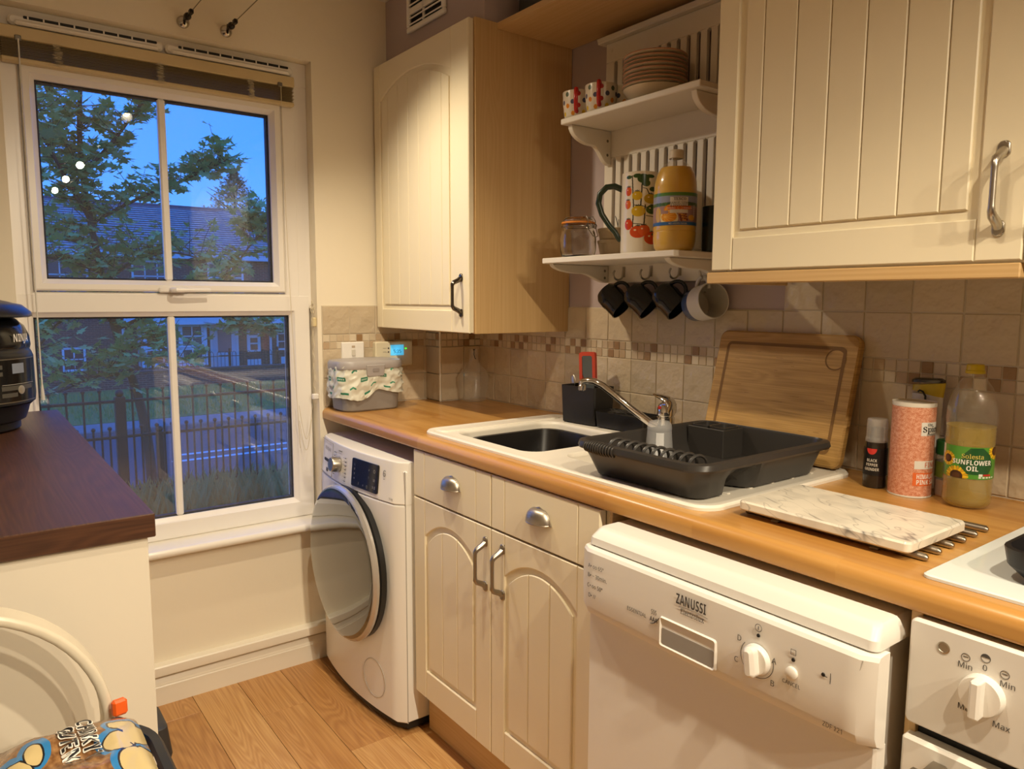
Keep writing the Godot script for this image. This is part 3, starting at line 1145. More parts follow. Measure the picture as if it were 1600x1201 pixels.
func base_units() -> void:
	# continuous worktop with a rolled front edge
	var o := thing("worktop", "golden strip-wood worktop with a rolled front edge along the tiled wall", "worktop", Vector3(1.35, WU, 0.3))
	var b := mb()
	var pr := [Vector2(0.004, WU), Vector2(0.018, WU)]     # (z, y) outline, then mapped
	var outline := []
	outline.append(Vector2(0.004, WT))
	outline.append(Vector2(WZ - 0.022, WT))
	for i in 9:
		var a := PI / 2 - PI / 2 * i / 8.0
		outline.append(Vector2(WZ - 0.020 + cos(a) * 0.020, WT - 0.020 + sin(a) * 0.020))
	for i in 5:
		var a := -PI / 2 * (i + 1) / 5.0
		outline.append(Vector2(WZ - 0.010 + cos(a) * 0.010, WU + 0.010 + sin(a) * 0.010))
	outline.append(Vector2(0.004, WU))
	b.uvs = true
	# the slab is cut out round the sink bowls
	var hole := [0.725, 1.325, 0.150, 0.545]
	var sec := func(xa: float, xb: float, za: float, zb: float, lo: bool, hi: bool) -> void:
		var poly := PackedVector2Array()
		for q in outline: poly.append(Vector2(-q.x, q.y))
		var clip := PackedVector2Array([Vector2(-zb, 0.0), Vector2(-za, 0.0), Vector2(-za, 2.0), Vector2(-zb, 2.0)])
		var pc: PackedVector2Array = MB.ccw(Geometry2D.intersect_polygons(poly, clip)[0])
		for i in pc.size():
			var q := pc[i]
			var r := pc[(i + 1) % pc.size()]
			# distance across the top and down the nose
			var v0 := (-q.x + (WT - q.y)) / 0.8 + 0.02
			var v1 := (-r.x + (WT - r.y)) / 0.8 + 0.02
			b.quad(Vector3(xa, q.y, -q.x), Vector3(xb, q.y, -q.x), Vector3(xb, r.y, -r.x), Vector3(xa, r.y, -r.x), Vector2(xa / 2.4, v0), Vector2(xb / 2.4, v0), Vector2(xb / 2.4, v1), Vector2(xa / 2.4, v1))
		b.x = xf(EAST, Vector3(xb, 0, 0))
		if hi: b.cap(pc, 0, true)
		b.x = xf(EAST, Vector3(xa, 0, 0))
		if lo: b.cap(pc, 0, false)
		b.x = Transform3D.IDENTITY
	sec.call(0.004, hole[0], 0.0, 1.0, true, true)
	sec.call(hole[1], 2.75, 0.0, 1.0, true, true)
	sec.call(hole[0], hole[1], 0.0, hole[2], false, false)
	sec.call(hole[0], hole[1], hole[3], 1.0, false, false)
	put(b, "slab", M.butcher, o, 40.0)

	# sink base unit
	o = thing("base_cabinet", "cream base cabinet with two arched doors and two drawers under the sink", "cabinet", Vector3(1.06, 0, 0.3))
	b = mb()
	b.bx(0.6560, 0.674, 0.146, 0.8985, 0.03, 0.6025, 0.001)
	b.bx(1.456, 1.474, 0.146, 0.8985, 0.03, 0.6025, 0.001)
	b.bx(0.674, 1.456, 0.146, 0.164, 0.03, 0.6025, 0.001)
	b.bx(0.674, 1.456, 0.164, 0.8985, 0.03, 0.036)
	b.bx(0.674, 1.456, 0.750, 0.765, 0.585, 0.6025)
	put(b, "body", M.carcass, o)
	b = mb()
	b.bx(1.4745, 1.482, 0.146, 0.8985, 0.03, 0.610, 0.001)
	put(b, "end_panel", M.veneer, o)
	b = mb()
	b.bx(0.6560, 1.482, 0.001, 0.146, 0.555, 0.572, 0.001)
	put(b, "plinth", M.veneer, o)
	var hm := mat(hexc("9c9488"), 0.3, 1.0)
	for k in 2:
		var xa: float = [0.6657, 1.0635][k]
		var xb: float = [1.0610, 1.4585][k]
		var sl: float = [0.7285, 1.1200][k]
		var sr: float = [0.9930, 1.3900][k]
		var d := routed_door(o, M.cream, xa, xb, 0.148, 0.755, DF, sl, sr, 0.235, 0.648, 0.702, [lerpf(sl + 0.016, sr - 0.016, 0.333), lerpf(sl + 0.016, sr - 0.016, 0.667)])
		bow(d, [1.0385, 1.1135][k], 0.597, 0.716, DF, hm)
		b = mb()
		b.bx(xa + 0.001, xb - 0.001, 0.7605, 0.8955, DF - 0.019, DF - 0.0065, 0.001)
		var w := put(b, "drawer", M.cream, o)
		for s in [[xa, sl], [sl, sr], [sr, xb]]:
			b = mb()
			b.prism(PackedVector2Array([Vector2(s[0] + 0.0003, 0.7600), Vector2(s[1] - 0.0003, 0.7600), Vector2(s[1] - 0.0003, 0.8965), Vector2(s[0] + 0.0003, 0.8965)]), DF - 0.0068, DF, 0.0022)
			put(b, "drawer_board", M.cream, w)
		cup(w, [0.878, 1.258][k], 0.838, DF, M.brushed)

func arc_pts(c: Vector2, r: float, a0: float, a1: float, n: int) -> PackedVector2Array:
	var o := PackedVector2Array()
	for i in n + 1:
		var a := lerpf(a0, a1, float(i) / n)
		o.append(c + Vector2(cos(a), sin(a)) * r)
	return o

# slab whose front bows outwards: section in plan from x0 to x1, sides at zs, middle at zm
func bowed(b: MB, x0: float, x1: float, y0: float, y1: float, zb: float, zs: float, zm: float, tip := 0.0, n := 18, rc := 0.010) -> void:
	var rings := []
	for q in [[y0, -0.003], [y0 + 0.003, 0.0], [y1 - 0.006, -tip], [y1 - 0.002, -tip - 0.002], [y1, -tip - 0.006]]:
		var r := PackedVector3Array()
		r.append(Vector3(x1, q[0], zb))
		r.append(Vector3(x0, q[0], zb))
		for i in n + 1:
			var f := float(i) / n
			var e := minf(f, 1 - f) * (x1 - x0)
			var round_ := rc * (1.0 - sqrt(clampf(1.0 - pow(1.0 - minf(e / rc, 1.0), 2.0), 0, 1))) if e < rc else 0.0
			r.append(Vector3(lerpf(x0, x1, f), q[0], lerpf(zs, zm, 1.0 - pow(2 * f - 1, 2)) + q[1] - round_))
		rings.append(r)
	b.loft(rings, true, true)

func washing_machine() -> void:
	var o := thing("washing_machine", "white washing machine with a large dark porthole door under the worktop corner", "washing machine", Vector3(0.345, 0, 0.4))
	var x0 := 0.045
	var x1 := 0.643
	var zf := 0.672
	var b := mb()
	# body sides and back, then the bowed front
	b.bx(x0 + 0.002, x1 - 0.001, 0.032, 0.826, 0.08, 0.640, 0.004)
	put(b, "body", M.white, o)
	b = mb()
	bowed(b, x0, x1, 0.032, 0.722, 0.640, 0.658, 0.690, 0.0, 22, 0.018)
	put(b, "front_panel", M.white, o)
	b = mb()
	bowed(b, x0, x1, 0.7235, 0.852, 0.30, 0.657, 0.689, 0.012, 22, 0.018)
	put(b, "control_panel", M.white, o)
	b = mb()
	b.bx(x0 + 0.002, x1 - 0.002, 0.828, 0.8515, 0.08, 0.300, 0.005)
	put(b, "top_panel", M.white, o)
	b = mb()
	bowed(b, x0 + 0.008, x1 - 0.006, 0.010, 0.0315, 0.10, 0.648, 0.682, 0.0, 16, 0.01)
	put(b, "black_base", M.black, o)
	for q in [[x0 + 0.05, 0.62], [x1 - 0.05, 0.60], [x0 + 0.05, 0.14], [x1 - 0.05, 0.14]]:
		b = mb(xf(Basis.IDENTITY, Vector3(q[0], 0, q[1])))
		b.lathe([Vector2(0, 0), Vector2(0.022, 0), Vector2(0.02, 0.0105), Vector2(0, 0.0105)], 12)
		put(b, "foot", M.black, o)
	# front surface depth at x
	var fz := func(x: float) -> float:
		var f := (x - x0) / (x1 - x0)
		return lerpf(0.658, 0.690, 1.0 - pow(2 * f - 1, 2))
	# porthole: measured centre and radius, standing proud of the front
	var cx := 0.352
	var cy := 0.480
	var R := 0.250
	var door := xf(Basis(Vector3.UP, 0.0) * Basis(Vector3.RIGHT, PI / 2), Vector3(cx, cy, 0.678))   # lathe axis points at the room
	b = mb(door)
	b.lathe([Vector2(R - 0.012, 0.0), Vector2(R - 0.002, 0.004), Vector2(R, 0.022), Vector2(R - 0.012, 0.030)], 56)
	put(b, "door_seal", M.black, o)
	b = mb(door)
	b.lathe([Vector2(R - 0.010, 0.028), Vector2(R + 0.003, 0.031), Vector2(R + 0.004, 0.040), Vector2(R - 0.002, 0.048), Vector2(R - 0.014, 0.051)], 56)
	put(b, "door_ring", mat(hexc("c4c0ba"), 0.25, 0.6), o)
	b = mb(door)
	b.lathe([Vector2(0, 0.018), Vector2(R - 0.010, 0.030), Vector2(R - 0.007, 0.050), Vector2(R - 0.02, 0.0535), Vector2(R * 0.6, 0.060), Vector2(0, 0.063)], 56)
	put(b, "porthole_glass", mat(hexc("1a1815"), 0.05, 0, {"clearcoat_enabled": true, "clearcoat": 1.0, "clearcoat_roughness": 0.03, "metallic_specular": 0.75}), o)
	# drawer of detergent
	# angle of the front at x, to lay flat things on it
	var on := func(x: float, y: float, lean := 0.09) -> Transform3D:
		var slope: float = (fz.call(x + 0.01) - fz.call(x - 0.01)) / 0.02
		return xf(Basis(Vector3.UP, -atan(slope)) * Basis(Vector3.RIGHT, -lean), Vector3(x, y, fz.call(x) - (y - 0.7235) * lean + 0.0005))
	b = mb()
	for seg in [[0.058, 0.7285, 0.198, 0.7285], [0.198, 0.7285, 0.198, 0.843], [0.198, 0.843, 0.058, 0.843]]:
		var jp := []
		for k in 13:
			var T: Transform3D = on.call(lerpf(seg[0], seg[2], k / 12.0), lerpf(seg[1], seg[3], k / 12.0))
			jp.append(T.origin)
		b.tube(jp, 0.0007, 5)
	put(b, "drawer_joint", mat(hexc("8a857d"), 0.6), o)
	b = mb(on.call(0.135, 0.777))
	b.prism(rrect(0, 0, 0.060, 0.009, 0.003), -0.002, 0.001)
	put(b, "drawer_grip", M.dark, o)
	b = mb(on.call(0.150, 0.745))
	b.bx(-0.016, 0.002, -0.006, 0.006, -0.001, 0.0008)
	put(b, "small_badge", M.ink, o)
	letters([["Whirlpool", 0, 0, 0.012, "serif", 0.0, 0.9]], M.ink, o, on.call(0.142, 0.818))
	b = mb(on.call(0.262, 0.785) * xf(Basis(Vector3.RIGHT, PI / 2)))
	b.lathe([Vector2(0.026, 0.0), Vector2(0.0265, 0.008), Vector2(0.0245, 0.026), Vector2(0.022, 0.029), Vector2(0.0, 0.0275)], 32)
	put(b, "programme_knob", M.steel, o)
	# the tiny print round the dial, too small to read: bars of print
	b = mb(on.call(0.268, 0.785))
	for k in 7:
		b.bx(0.030, 0.044, 0.0295 - 0.0125 * k, 0.0300 - 0.0125 * k, -0.0002, 0.0004)
		b.bx(0.047, 0.058 + 0.002 * ((k * 5) % 3), 0.0285 - 0.0125 * k, 0.0312 - 0.0125 * k, -0.0002, 0.0004)
	b.bx(-0.012, 0.018, 0.0445, 0.0468, -0.0002, 0.0004)
	b.bx(-0.052, -0.030, 0.0345, 0.0366, -0.0002, 0.0004)
	b.bx(-0.054, -0.042, 0.0220, 0.0240, -0.0002, 0.0004)
	b.bx(-0.056, -0.040, -0.0400, -0.0378, -0.0002, 0.0004)
	put(b, "dial_print", M.ink, o, 0.0)
	var items := []
	# display
	b = mb(on.call(0.455, 0.784))
	b.prism(rrect(0, 0, 0.158, 0.090, 0.006), -0.004, 0.0015, 0.0008)
	put(b, "display", mat(hexc("0b0b0d"), 0.08), o)
	items = [["4", 0.028, 0.022, 0.007, "sans"], ["1", 0.028, -0.002, 0.007, "sans"], ["P", -0.004, -0.033, 0.007, "sans"], ["I", -0.032, -0.031, 0.008, "sans"], ["O", 0.020, -0.033, 0.010, "sans"], ["o", 0.060, 0.024, 0.016, "sans"], ["D II", 0.060, -0.028, 0.008, "sansbold"], ["w", 0.060, -0.004, 0.012, "sans"], ["L", -0.060, 0.026, 0.007, "sans"], ["U", -0.060, 0.012, 0.007, "sans"], ["Y", -0.060, -0.004, 0.007, "sans"], ["n", -0.060, -0.018, 0.007, "sans"]]
	letters(items, mat(hexc("8d8a86"), 0.5), o, on.call(0.455, 0.784) * xf(Basis.IDENTITY, Vector3(0, 0, 0.0017)))
	letters([["6", 0, 0.004, 0.020, "serif"], ["_", 0, -0.004, 0.014, "sans"]], M.ink, o, on.call(0.562, 0.804))
	letters([["10 kg", 0, 0, 0.006, "sans"]], M.ink, o, on.call(0.600, 0.738))
	# round filter cover drawn as a fine joint
	b = mb(on.call(0.50, 0.135, 0.0))
	b.torus(Vector3(0, 0, 0.0), 0.062, 0.0010, Basis.IDENTITY, 0, TAU, 40, 5)
	put(b, "filter_cover", mat(hexc("b5aea2"), 0.5), o)
	# fold down the side sheet
	b = mb()
	b.bx(x1 - 0.0012, x1 + 0.0003, 0.035, 0.825, 0.6385, 0.6405)
	put(b, "side_joint", mat(hexc("9b948a"), 0.6), o)

func dishwasher() -> void:
	var o := thing("dishwasher", "white dishwasher with a bowed control panel and a round dial", "dishwasher", Vector3(1.79, 0, 0.4))
	var x0 := 1.494
	var x1 := 2.089
	var b := mb()
	b.bx(x0 + 0.004, x1 - 0.022, 0.02, 0.850, 0.08, 0.655, 0.003)
	put(b, "body", M.white2, o)
	b = mb()
	# lid with a chamfered front
	var rings := []
	for q in [[0.852, 0.0, 0.0], [0.8535, 0.0, 0.0], [0.866, -0.002, 0.001], [0.880, -0.016, 0.006], [0.884, -0.022, 0.010], [0.885, -0.03, 0.018]]:
		rings.append(rr(x0 + 0.006 + q[2], x1 - 0.006 - q[2], 0.08, 0.694 + q[1], 0.012, q[0], 4))
	b.loft(rings)
	put(b, "lid", M.white2, o, 30.0)
	b = mb()
	b.bx(x0 + 0.003, x1 - 0.003, 0.150, 0.712, 0.655, 0.686, 0.004)
	put(b, "door", M.white, o)
	b = mb()
	b.bx(x0 + 0.02, x1 - 0.02, 0.0, 0.12, 0.60, 0.615, 0.002)
	put(b, "kickplate", M.white2, o)
	# control panel: section in y and z swept along x, ends turned in
	var sec := [[0.7035, 0.668], [0.7045, 0.690], [0.712, 0.703], [0.730, 0.7105], [0.780, 0.7125], [0.842, 0.7100], [0.8475, 0.7060], [0.849, 0.697], [0.849, 0.668]]
	var rg := []
	var n := 28
	for i in n + 1:
		var f := float(i) / n
		var x := lerpf(x0, x1, f)
		var e: float = minf(f, 1 - f) * (x1 - x0)
		var tuck := 0.012 * pow(1.0 - minf(e / 0.014, 1.0), 2.0)
		var sag := -0.028 * pow(absf(2 * f - 1), 3.0) if true else 0.0
		var r := PackedVector3Array()
		for q in sec:
			var yy: float = q[0]
			if yy < 0.74: yy = yy - sag * 0.35 * (0.74 - yy) / 0.036 * 0.6
			r.append(Vector3(x, yy, maxf(q[1] - (tuck if q[1] > 0.67 else 0.0), 0.668)))
		rg.append(r)
	b = mb()
	b.loft(rg)
	put(b, "control_panel", M.white, o, 30.0)
	# recessed grip
	b = mb(xf(Basis.IDENTITY, Vector3(0, 0, 0.7115)))
	var ro := rrect(1.7705, 0.7525, 0.124, 0.056, 0.005, 3)
	var ri := rrect(1.7705, 0.7525, 0.114, 0.046, 0.004, 3)
	var A := PackedVector3Array()
	var B := PackedVector3Array()
	var C := PackedVector3Array()
	for i in ro.size():
		A.append(Vector3(ro[i].x, ro[i].y, 0.0))
		B.append(Vector3(lerpf(ro[i].x, ri[i].x, 0.5), lerpf(ro[i].y, ri[i].y, 0.5), 0.0042))
		C.append(Vector3(ri[i].x, ri[i].y, 0.0012))
	b.loft([A, B, C], false, true)
	put(b, "grip_surround", M.white, o)
	b = mb(xf(Basis(Vector3.RIGHT, 0.0), Vector3(0, 0, 0.7128)))
	b.prism(rrect(1.7705, 0.745, 0.112, 0.029, 0.003, 3), 0.0, 0.0008)
	put(b, "grip_recess", mat(hexc("9a9690"), 0.35), o)
	# dial
	b = mb(xf(Basis(Vector3.RIGHT, PI / 2), Vector3(1.908, 0.7790, 0.7125)))
	b.lathe([Vector2(0.0245, 0.0), Vector2(0.024, 0.006), Vector2(0.0215, 0.009), Vector2(0.0, 0.0095)], 36)
	put(b, "dial", M.white, o)
	b = mb(xf(Basis(Vector3.BACK, 0.12), Vector3(1.908, 0.7790, 0.7125)))
	b.prism(rrect(0, 0, 0.019, 0.047, 0.008, 4), 0.006, 0.026, 0.005)
	put(b, "dial_grip", M.white, o, 40.0)
	b = mb(xf(Basis.IDENTITY, Vector3(1.908, 0.7790, 0.7128)))
	b.torus(Vector3.ZERO, 0.0295, 0.0005, Basis.IDENTITY, deg_to_rad(140), deg_to_rad(380), 40, 4)
	put(b, "dial_ring", M.ink, o)
	b = mb(xf(Basis(Vector3.RIGHT, PI / 2), Vector3(1.9685, 0.782, 0.7122)))
	b.lathe([Vector2(0.0098, 0.0), Vector2(0.0095, 0.004), Vector2(0.007, 0.006), Vector2(0.0, 0.0065)], 24)
	put(b, "cancel_button", M.white, o)
	for q in [[1.9085, 0.8175], [1.9695, 0.8025], [2.0175, 0.8000]]:
		b = mb(xf(Basis(Vector3.RIGHT, PI / 2), Vector3(q[0], q[1], 0.7118)))
		b.lathe([Vector2(0.0030, 0.0), Vector2(0.0026, 0.0014), Vector2(0, 0.0016)], 12)
		put(b, "indicator", M.dark, o)
	var pl := xf(Basis.IDENTITY, Vector3(0, 0, 0.7124))
	letters([["A• oo 65°", 1.543, 0.817, 0.0085, "sans", 0.0, 0.9], ["B• ~ 30min.", 1.547, 0.798, 0.0085, "sans", 0.0, 0.9], ["C• oo 50°", 1.541, 0.777, 0.0085, "sans", 0.0, 0.9], ["D• //", 1.533, 0.757, 0.0085, "sans", 0.0, 0.9],
		["ZANUSSI", 1.776, 0.823, 0.0185, "sansbold", 0.0, 0.62], ["Electrolux", 1.779, 0.8035, 0.0095, "serif", 0.0, 0.8], ["ESSENTIAL", 1.652, 0.766, 0.0075, "sans"], ["AAA", 1.694, 0.766, 0.0085, "sansbold", 0.0, 0.8], ["SSS", 1.694, 0.780, 0.009, "sans", 0.0, 0.7],
		["D", 1.8745, 0.8010, 0.0095, "sans"], ["A", 1.938, 0.7880, 0.0095, "sans"], ["C", 1.8700, 0.7640, 0.0095, "sans"], ["B", 1.9365, 0.7515, 0.0095, "sans"], ["CANCEL", 1.968, 0.7645, 0.0062, "sans"], ["ZDF 121", 2.036, 0.728, 0.0075, "sans", 0.0, 0.85], ["-|", 2.0265, 0.8000, 0.012, "sans"]], M.ink, o, pl)
	b = mb(xf(Basis.IDENTITY, Vector3(0, 0, 0.7128)))
	b.torus(Vector3(1.9085, 0.8300, 0), 0.0058, 0.0005, Basis.IDENTITY, 0, TAU, 20, 4)
	b.bx(1.9081, 1.9089, 0.8275, 0.8325, -0.0004, 0.0004)
	b.x = xf(Basis(Vector3.BACK, PI / 4), Vector3(1.9695, 0.8145, 0.7128))
	b.torus(Vector3.ZERO, 0.0058, 0.0005, Basis.IDENTITY, 0, TAU, 4, 4)
	b.x = xf(Basis.IDENTITY, Vector3(0, 0, 0.7128))
	# swoosh beneath the maker's name and the one by the rating
	var p := []
	for i in 13:
		var f := i / 12.0
		p.append(Vector3(lerpf(1.750, 1.812, f), 0.8115 - 0.0028 * pow(2 * f - 1, 2) + 0.001, 0))
	b.tube(p, 0.0004, 4)
	p = []
	for i in 13:
		var f := i / 12.0
		p.append(Vector3(lerpf(1.686, 1.706, f), 0.757 + 0.016 * f * f, 0))
	b.tube(p, 0.0008, 4)
	put(b, "symbols", M.ink, o)
	b = mb()
	p = []
	for i in 11:
		var f := i / 10.0
		p.append(Vector3(lerpf(2.036, 2.072, pow(f, 0.7)), lerpf(0.722, 0.842, f), lerpf(0.7085, 0.7112, sin(f * PI))))
	b.tube(p, 0.0006, 4)
	put(b, "panel_joint", mat(hexc("b8b2a8"), 0.5), o)

func oven_and_hob() -> void:
	var o := thing("oven_housing", "pale wood oven housing panel standing beside the dishwasher", "panel", Vector3(2.4, 0, 0.3))
	var b := mb()
	b.swap = true
	b.bx(2.0905, 2.106, 0.001, 0.8985, 0.03, 0.616, 0.001)
	put(b, "upright", M.veneer, o)
	o = thing("oven", "white built-in oven with a round knob and a bar handle", "oven", Vector3(2.4, 0.1, 0.3))
	b = mb()
	b.bx(2.1065, 2.7045, 0.10, 0.893, 0.06, 0.609, 0.002)
	put(b, "body", M.dark, o)
	b = mb(xf(Basis.IDENTITY, Vector3(0, 0, 0)))
	b.prism(rrect(2.3955, 0.8175, 0.597, 0.153, 0.008, 4), 0.609, 0.632, 0.003)
	put(b, "control_panel", M.white2, o)
	b = mb()
	b.prism(rrect(2.3955, 0.42, 0.597, 0.602, 0.004, 3), 0.610, 0.636, 0.003)
	put(b, "door", M.white, o)
	b = mb()
	b.prism(rrect(2.3955, 0.37, 0.44, 0.34, 0.02, 4), 0.6355, 0.6368)
	put(b, "door_window", mat(hexc("0d0d0e"), 0.06), o)
	b = mb()
	b.bx(2.128, 2.66, 0.680, 0.702, 0.668, 0.684, 0.002)
	b.bx(2.140, 2.160, 0.682, 0.704, 0.635, 0.670, 0.002)
	b.bx(2.630, 2.650, 0.682, 0.704, 0.635, 0.670, 0.002)
	put(b, "handle", M.brushed, o)
	b = mb(xf(Basis(Vector3.RIGHT, PI / 2), Vector3(2.1935, 0.8225, 0.6315)))
	b.lathe([Vector2(0.027, 0.0), Vector2(0.0265, 0.010), Vector2(0.025, 0.0135), Vector2(0.0, 0.0145)], 36)
	put(b, "knob", M.white, o)
	b = mb(xf(Basis.IDENTITY, Vector3(2.1935, 0.8225, 0.6315)))
	b.prism(rrect(0, 0, 0.013, 0.052, 0.003, 3), 0.012, 0.031, 0.003)
	put(b, "knob_grip", M.white, o)
	b = mb(xf(Basis(Vector3.RIGHT, PI / 2), Vector3(2.142, 0.8665, 0.631)))
	b.lathe([Vector2(0.0085, 0.0), Vector2(0.0082, 0.0018), Vector2(0.0065, 0.0022), Vector2(0.006, 0.0012), Vector2(0, 0.0012)], 20)
	put(b, "lock_button", M.steel, o)
	b = mb(xf(Basis(Vector3.RIGHT, PI / 2), Vector3(2.335, 0.8225, 0.6315)))
	b.lathe([Vector2(0.027, 0.0), Vector2(0.0265, 0.010), Vector2(0.025, 0.0135), Vector2(0.0, 0.0145)], 36)
	put(b, "knob", M.white, o)
	b = mb(xf(Basis.IDENTITY, Vector3(0, 0, 0.6322)))
	for q in [[2.170, 0.8640], [2.2165, 0.8590]]:
		b.torus(Vector3(q[0], q[1], 0), 0.0052, 0.0004, Basis.IDENTITY, 0, TAU, 20, 4)
		b.bx(q[0] - 0.003, q[0] + 0.003, q[1] + 0.0005, q[1] + 0.0013, -0.0002, 0.0003)
	b.torus(Vector3(2.1935, 0.8720, 0), 0.0056, 0.0004, Basis.IDENTITY, 0, TAU, 20, 4)
	b.prism(arc_pts(Vector2(2.1935, 0.8722), 0.0054, 0.15, PI - 0.15, 10), -0.0003, 0.0003)
	put(b, "symbols", M.ink, o)
	letters([["Min", 2.170, 0.8525, 0.0082, "sans"], ["Min", 2.2205, 0.8465, 0.0082, "sans"], ["0", 2.1935, 0.8590, 0.0082, "sans"], ["Max", 2.1745, 0.7950, 0.0082, "sans"], ["Max", 2.2170, 0.7890, 0.0082, "sans"]], M.ink, o, xf(Basis.IDENTITY, Vector3(0, 0, 0.6322)))

	o = thing("hob", "white glass hob let into the worktop above the oven", "hob", Vector3(2.36, WT, 0.33))
	b = mb()
	b.loft([rr(2.088, 2.660, 0.070, 0.590, 0.012, WT + 0.0004), rr(2.088, 2.660, 0.070, 0.590, 0.012, WT + 0.0045), rr(2.0905, 2.6575, 0.0725, 0.5875, 0.011, WT + 0.0062)])
	put(b, "glass", mat(hexc("dfe4e2"), 0.08), o, 20.0)
	b = mb()
	for q in [[2.24, 0.22, 0.09], [2.24, 0.44, 0.075], [2.51, 0.22, 0.075], [2.51, 0.44, 0.09]]:
		b.torus(Vector3(q[0], WT + 0.0060, q[1]), q[2], 0.0006, Basis(Vector3.RIGHT, PI / 2), 0, TAU, 40, 4)
	put(b, "cooking_rings", M.ink, o)
	o = thing("griddle_pan", "black square griddle pan standing on the white hob", "pan", Vector3(2.30, WT + 0.0064, 0.42))
	b = mb()
	var y := WT + 0.0066
	b.loft([rr(2.185, 2.425, 0.315, 0.515, 0.03, y), rr(2.166, 2.444, 0.296, 0.534, 0.035, y + 0.022), rr(2.162, 2.448, 0.292, 0.538, 0.035, y + 0.048), rr(2.168, 2.442, 0.298, 0.532, 0.032, y + 0.049), rr(2.176, 2.434, 0.306, 0.524, 0.03, y + 0.014), rr(2.19, 2.42, 0.32, 0.51, 0.02, y + 0.006)])
	put(b, "pan_body", mat(hexc("141214"), 0.45), o, 30.0)
	b = mb()
	b.tube([Vector3(2.44, y + 0.042, 0.415), Vector3(2.52, y + 0.052, 0.415), Vector3(2.62, y + 0.058, 0.415)], [0.010, 0.009, 0.012], 10)
	put(b, "handle", M.black, o)

func facing(at: Vector3) -> float:      # turn about y that points +z of a thing at the open room beyond the camera's stand
	return atan2(2.56 - at.x, 1.68 - at.z)

func disc(im: Image, cx: float, cy: float, rx: float, ry: float, c: Color) -> void:
	for y in range(maxi(int(cy - ry), 0), mini(int(cy + ry) + 1, im.get_height())):
		for x in range(maxi(int(cx - rx), 0), mini(int(cx + rx) + 1, im.get_width())):
			var q := Vector2((x - cx) / rx, (y - cy) / ry)
			if q.length_squared() <= 1.0:
				im.set_pixel(x, y, c)

func stroke(im: Image, pts: Array, r: float, c: Color) -> void:
	for i in pts.size() - 1:
		var a: Vector2 = pts[i]
		var b: Vector2 = pts[i + 1]
		var n := int(a.distance_to(b) / maxf(r * 0.6, 0.6)) + 1
		for k in n + 1:
			var q := a.lerp(b, float(k) / n)
			disc(im, q.x, q.y, r, r, c)

func printed(im: Image, rough := 0.35) -> StandardMaterial3D:
	return mat(Color.WHITE, rough, 0, {"albedo_texture": ImageTexture.create_from_image(im)})

func canvas(w: int, h: int, c: Color) -> Image:
	var im := Image.create(w, h, false, Image.FORMAT_RGB8)
	im.fill(c)
	return im

# points where a ray from c at angle a leaves a polygon
func ray_out(poly: PackedVector2Array, c: Vector2, a: float) -> Vector2:
	var d := Vector2(cos(a), sin(a))
	var best := c + d * 0.001
	var far := -1.0
	for i in poly.size():
		var p := poly[i]
		var e := poly[(i + 1) % poly.size()] - p
		var den := d.cross(e)
		if absf(den) < 1e-12: continue
		var t := (p - c).cross(e) / den
		var s := (p - c).cross(d) / den
		if t > 0 and s >= -1e-6 and s <= 1.0 + 1e-6 and t > far:
			far = t
			best = c + d * t
	return best

# flat ring between an outer polygon and a hole, both in (x, -z), at height y
func ring_plate(b: MB, outer: PackedVector2Array, inner: PackedVector2Array, y: float) -> void:
	var c := Vector2.ZERO
	for q in inner: c += q
	c /= inner.size()
	var an := []
	for poly in [outer, inner]:
		for q in poly: an.append(fposmod((q - c).angle(), TAU))
	an.sort()
	for i in an.size():
		var a: float = an[i]
		var e: float = an[(i + 1) % an.size()]
		if i == an.size() - 1: e += TAU
		if e - a < 1e-5: continue
		var o0 := ray_out(outer, c, a)
		var o1 := ray_out(outer, c, e)
		var i0 := ray_out(inner, c, a)
		var i1 := ray_out(inner, c, e)
		b.quad(Vector3(i0.x, y, -i0.y), Vector3(o0.x, y, -o0.y), Vector3(o1.x, y, -o1.y), Vector3(i1.x, y, -i1.y))

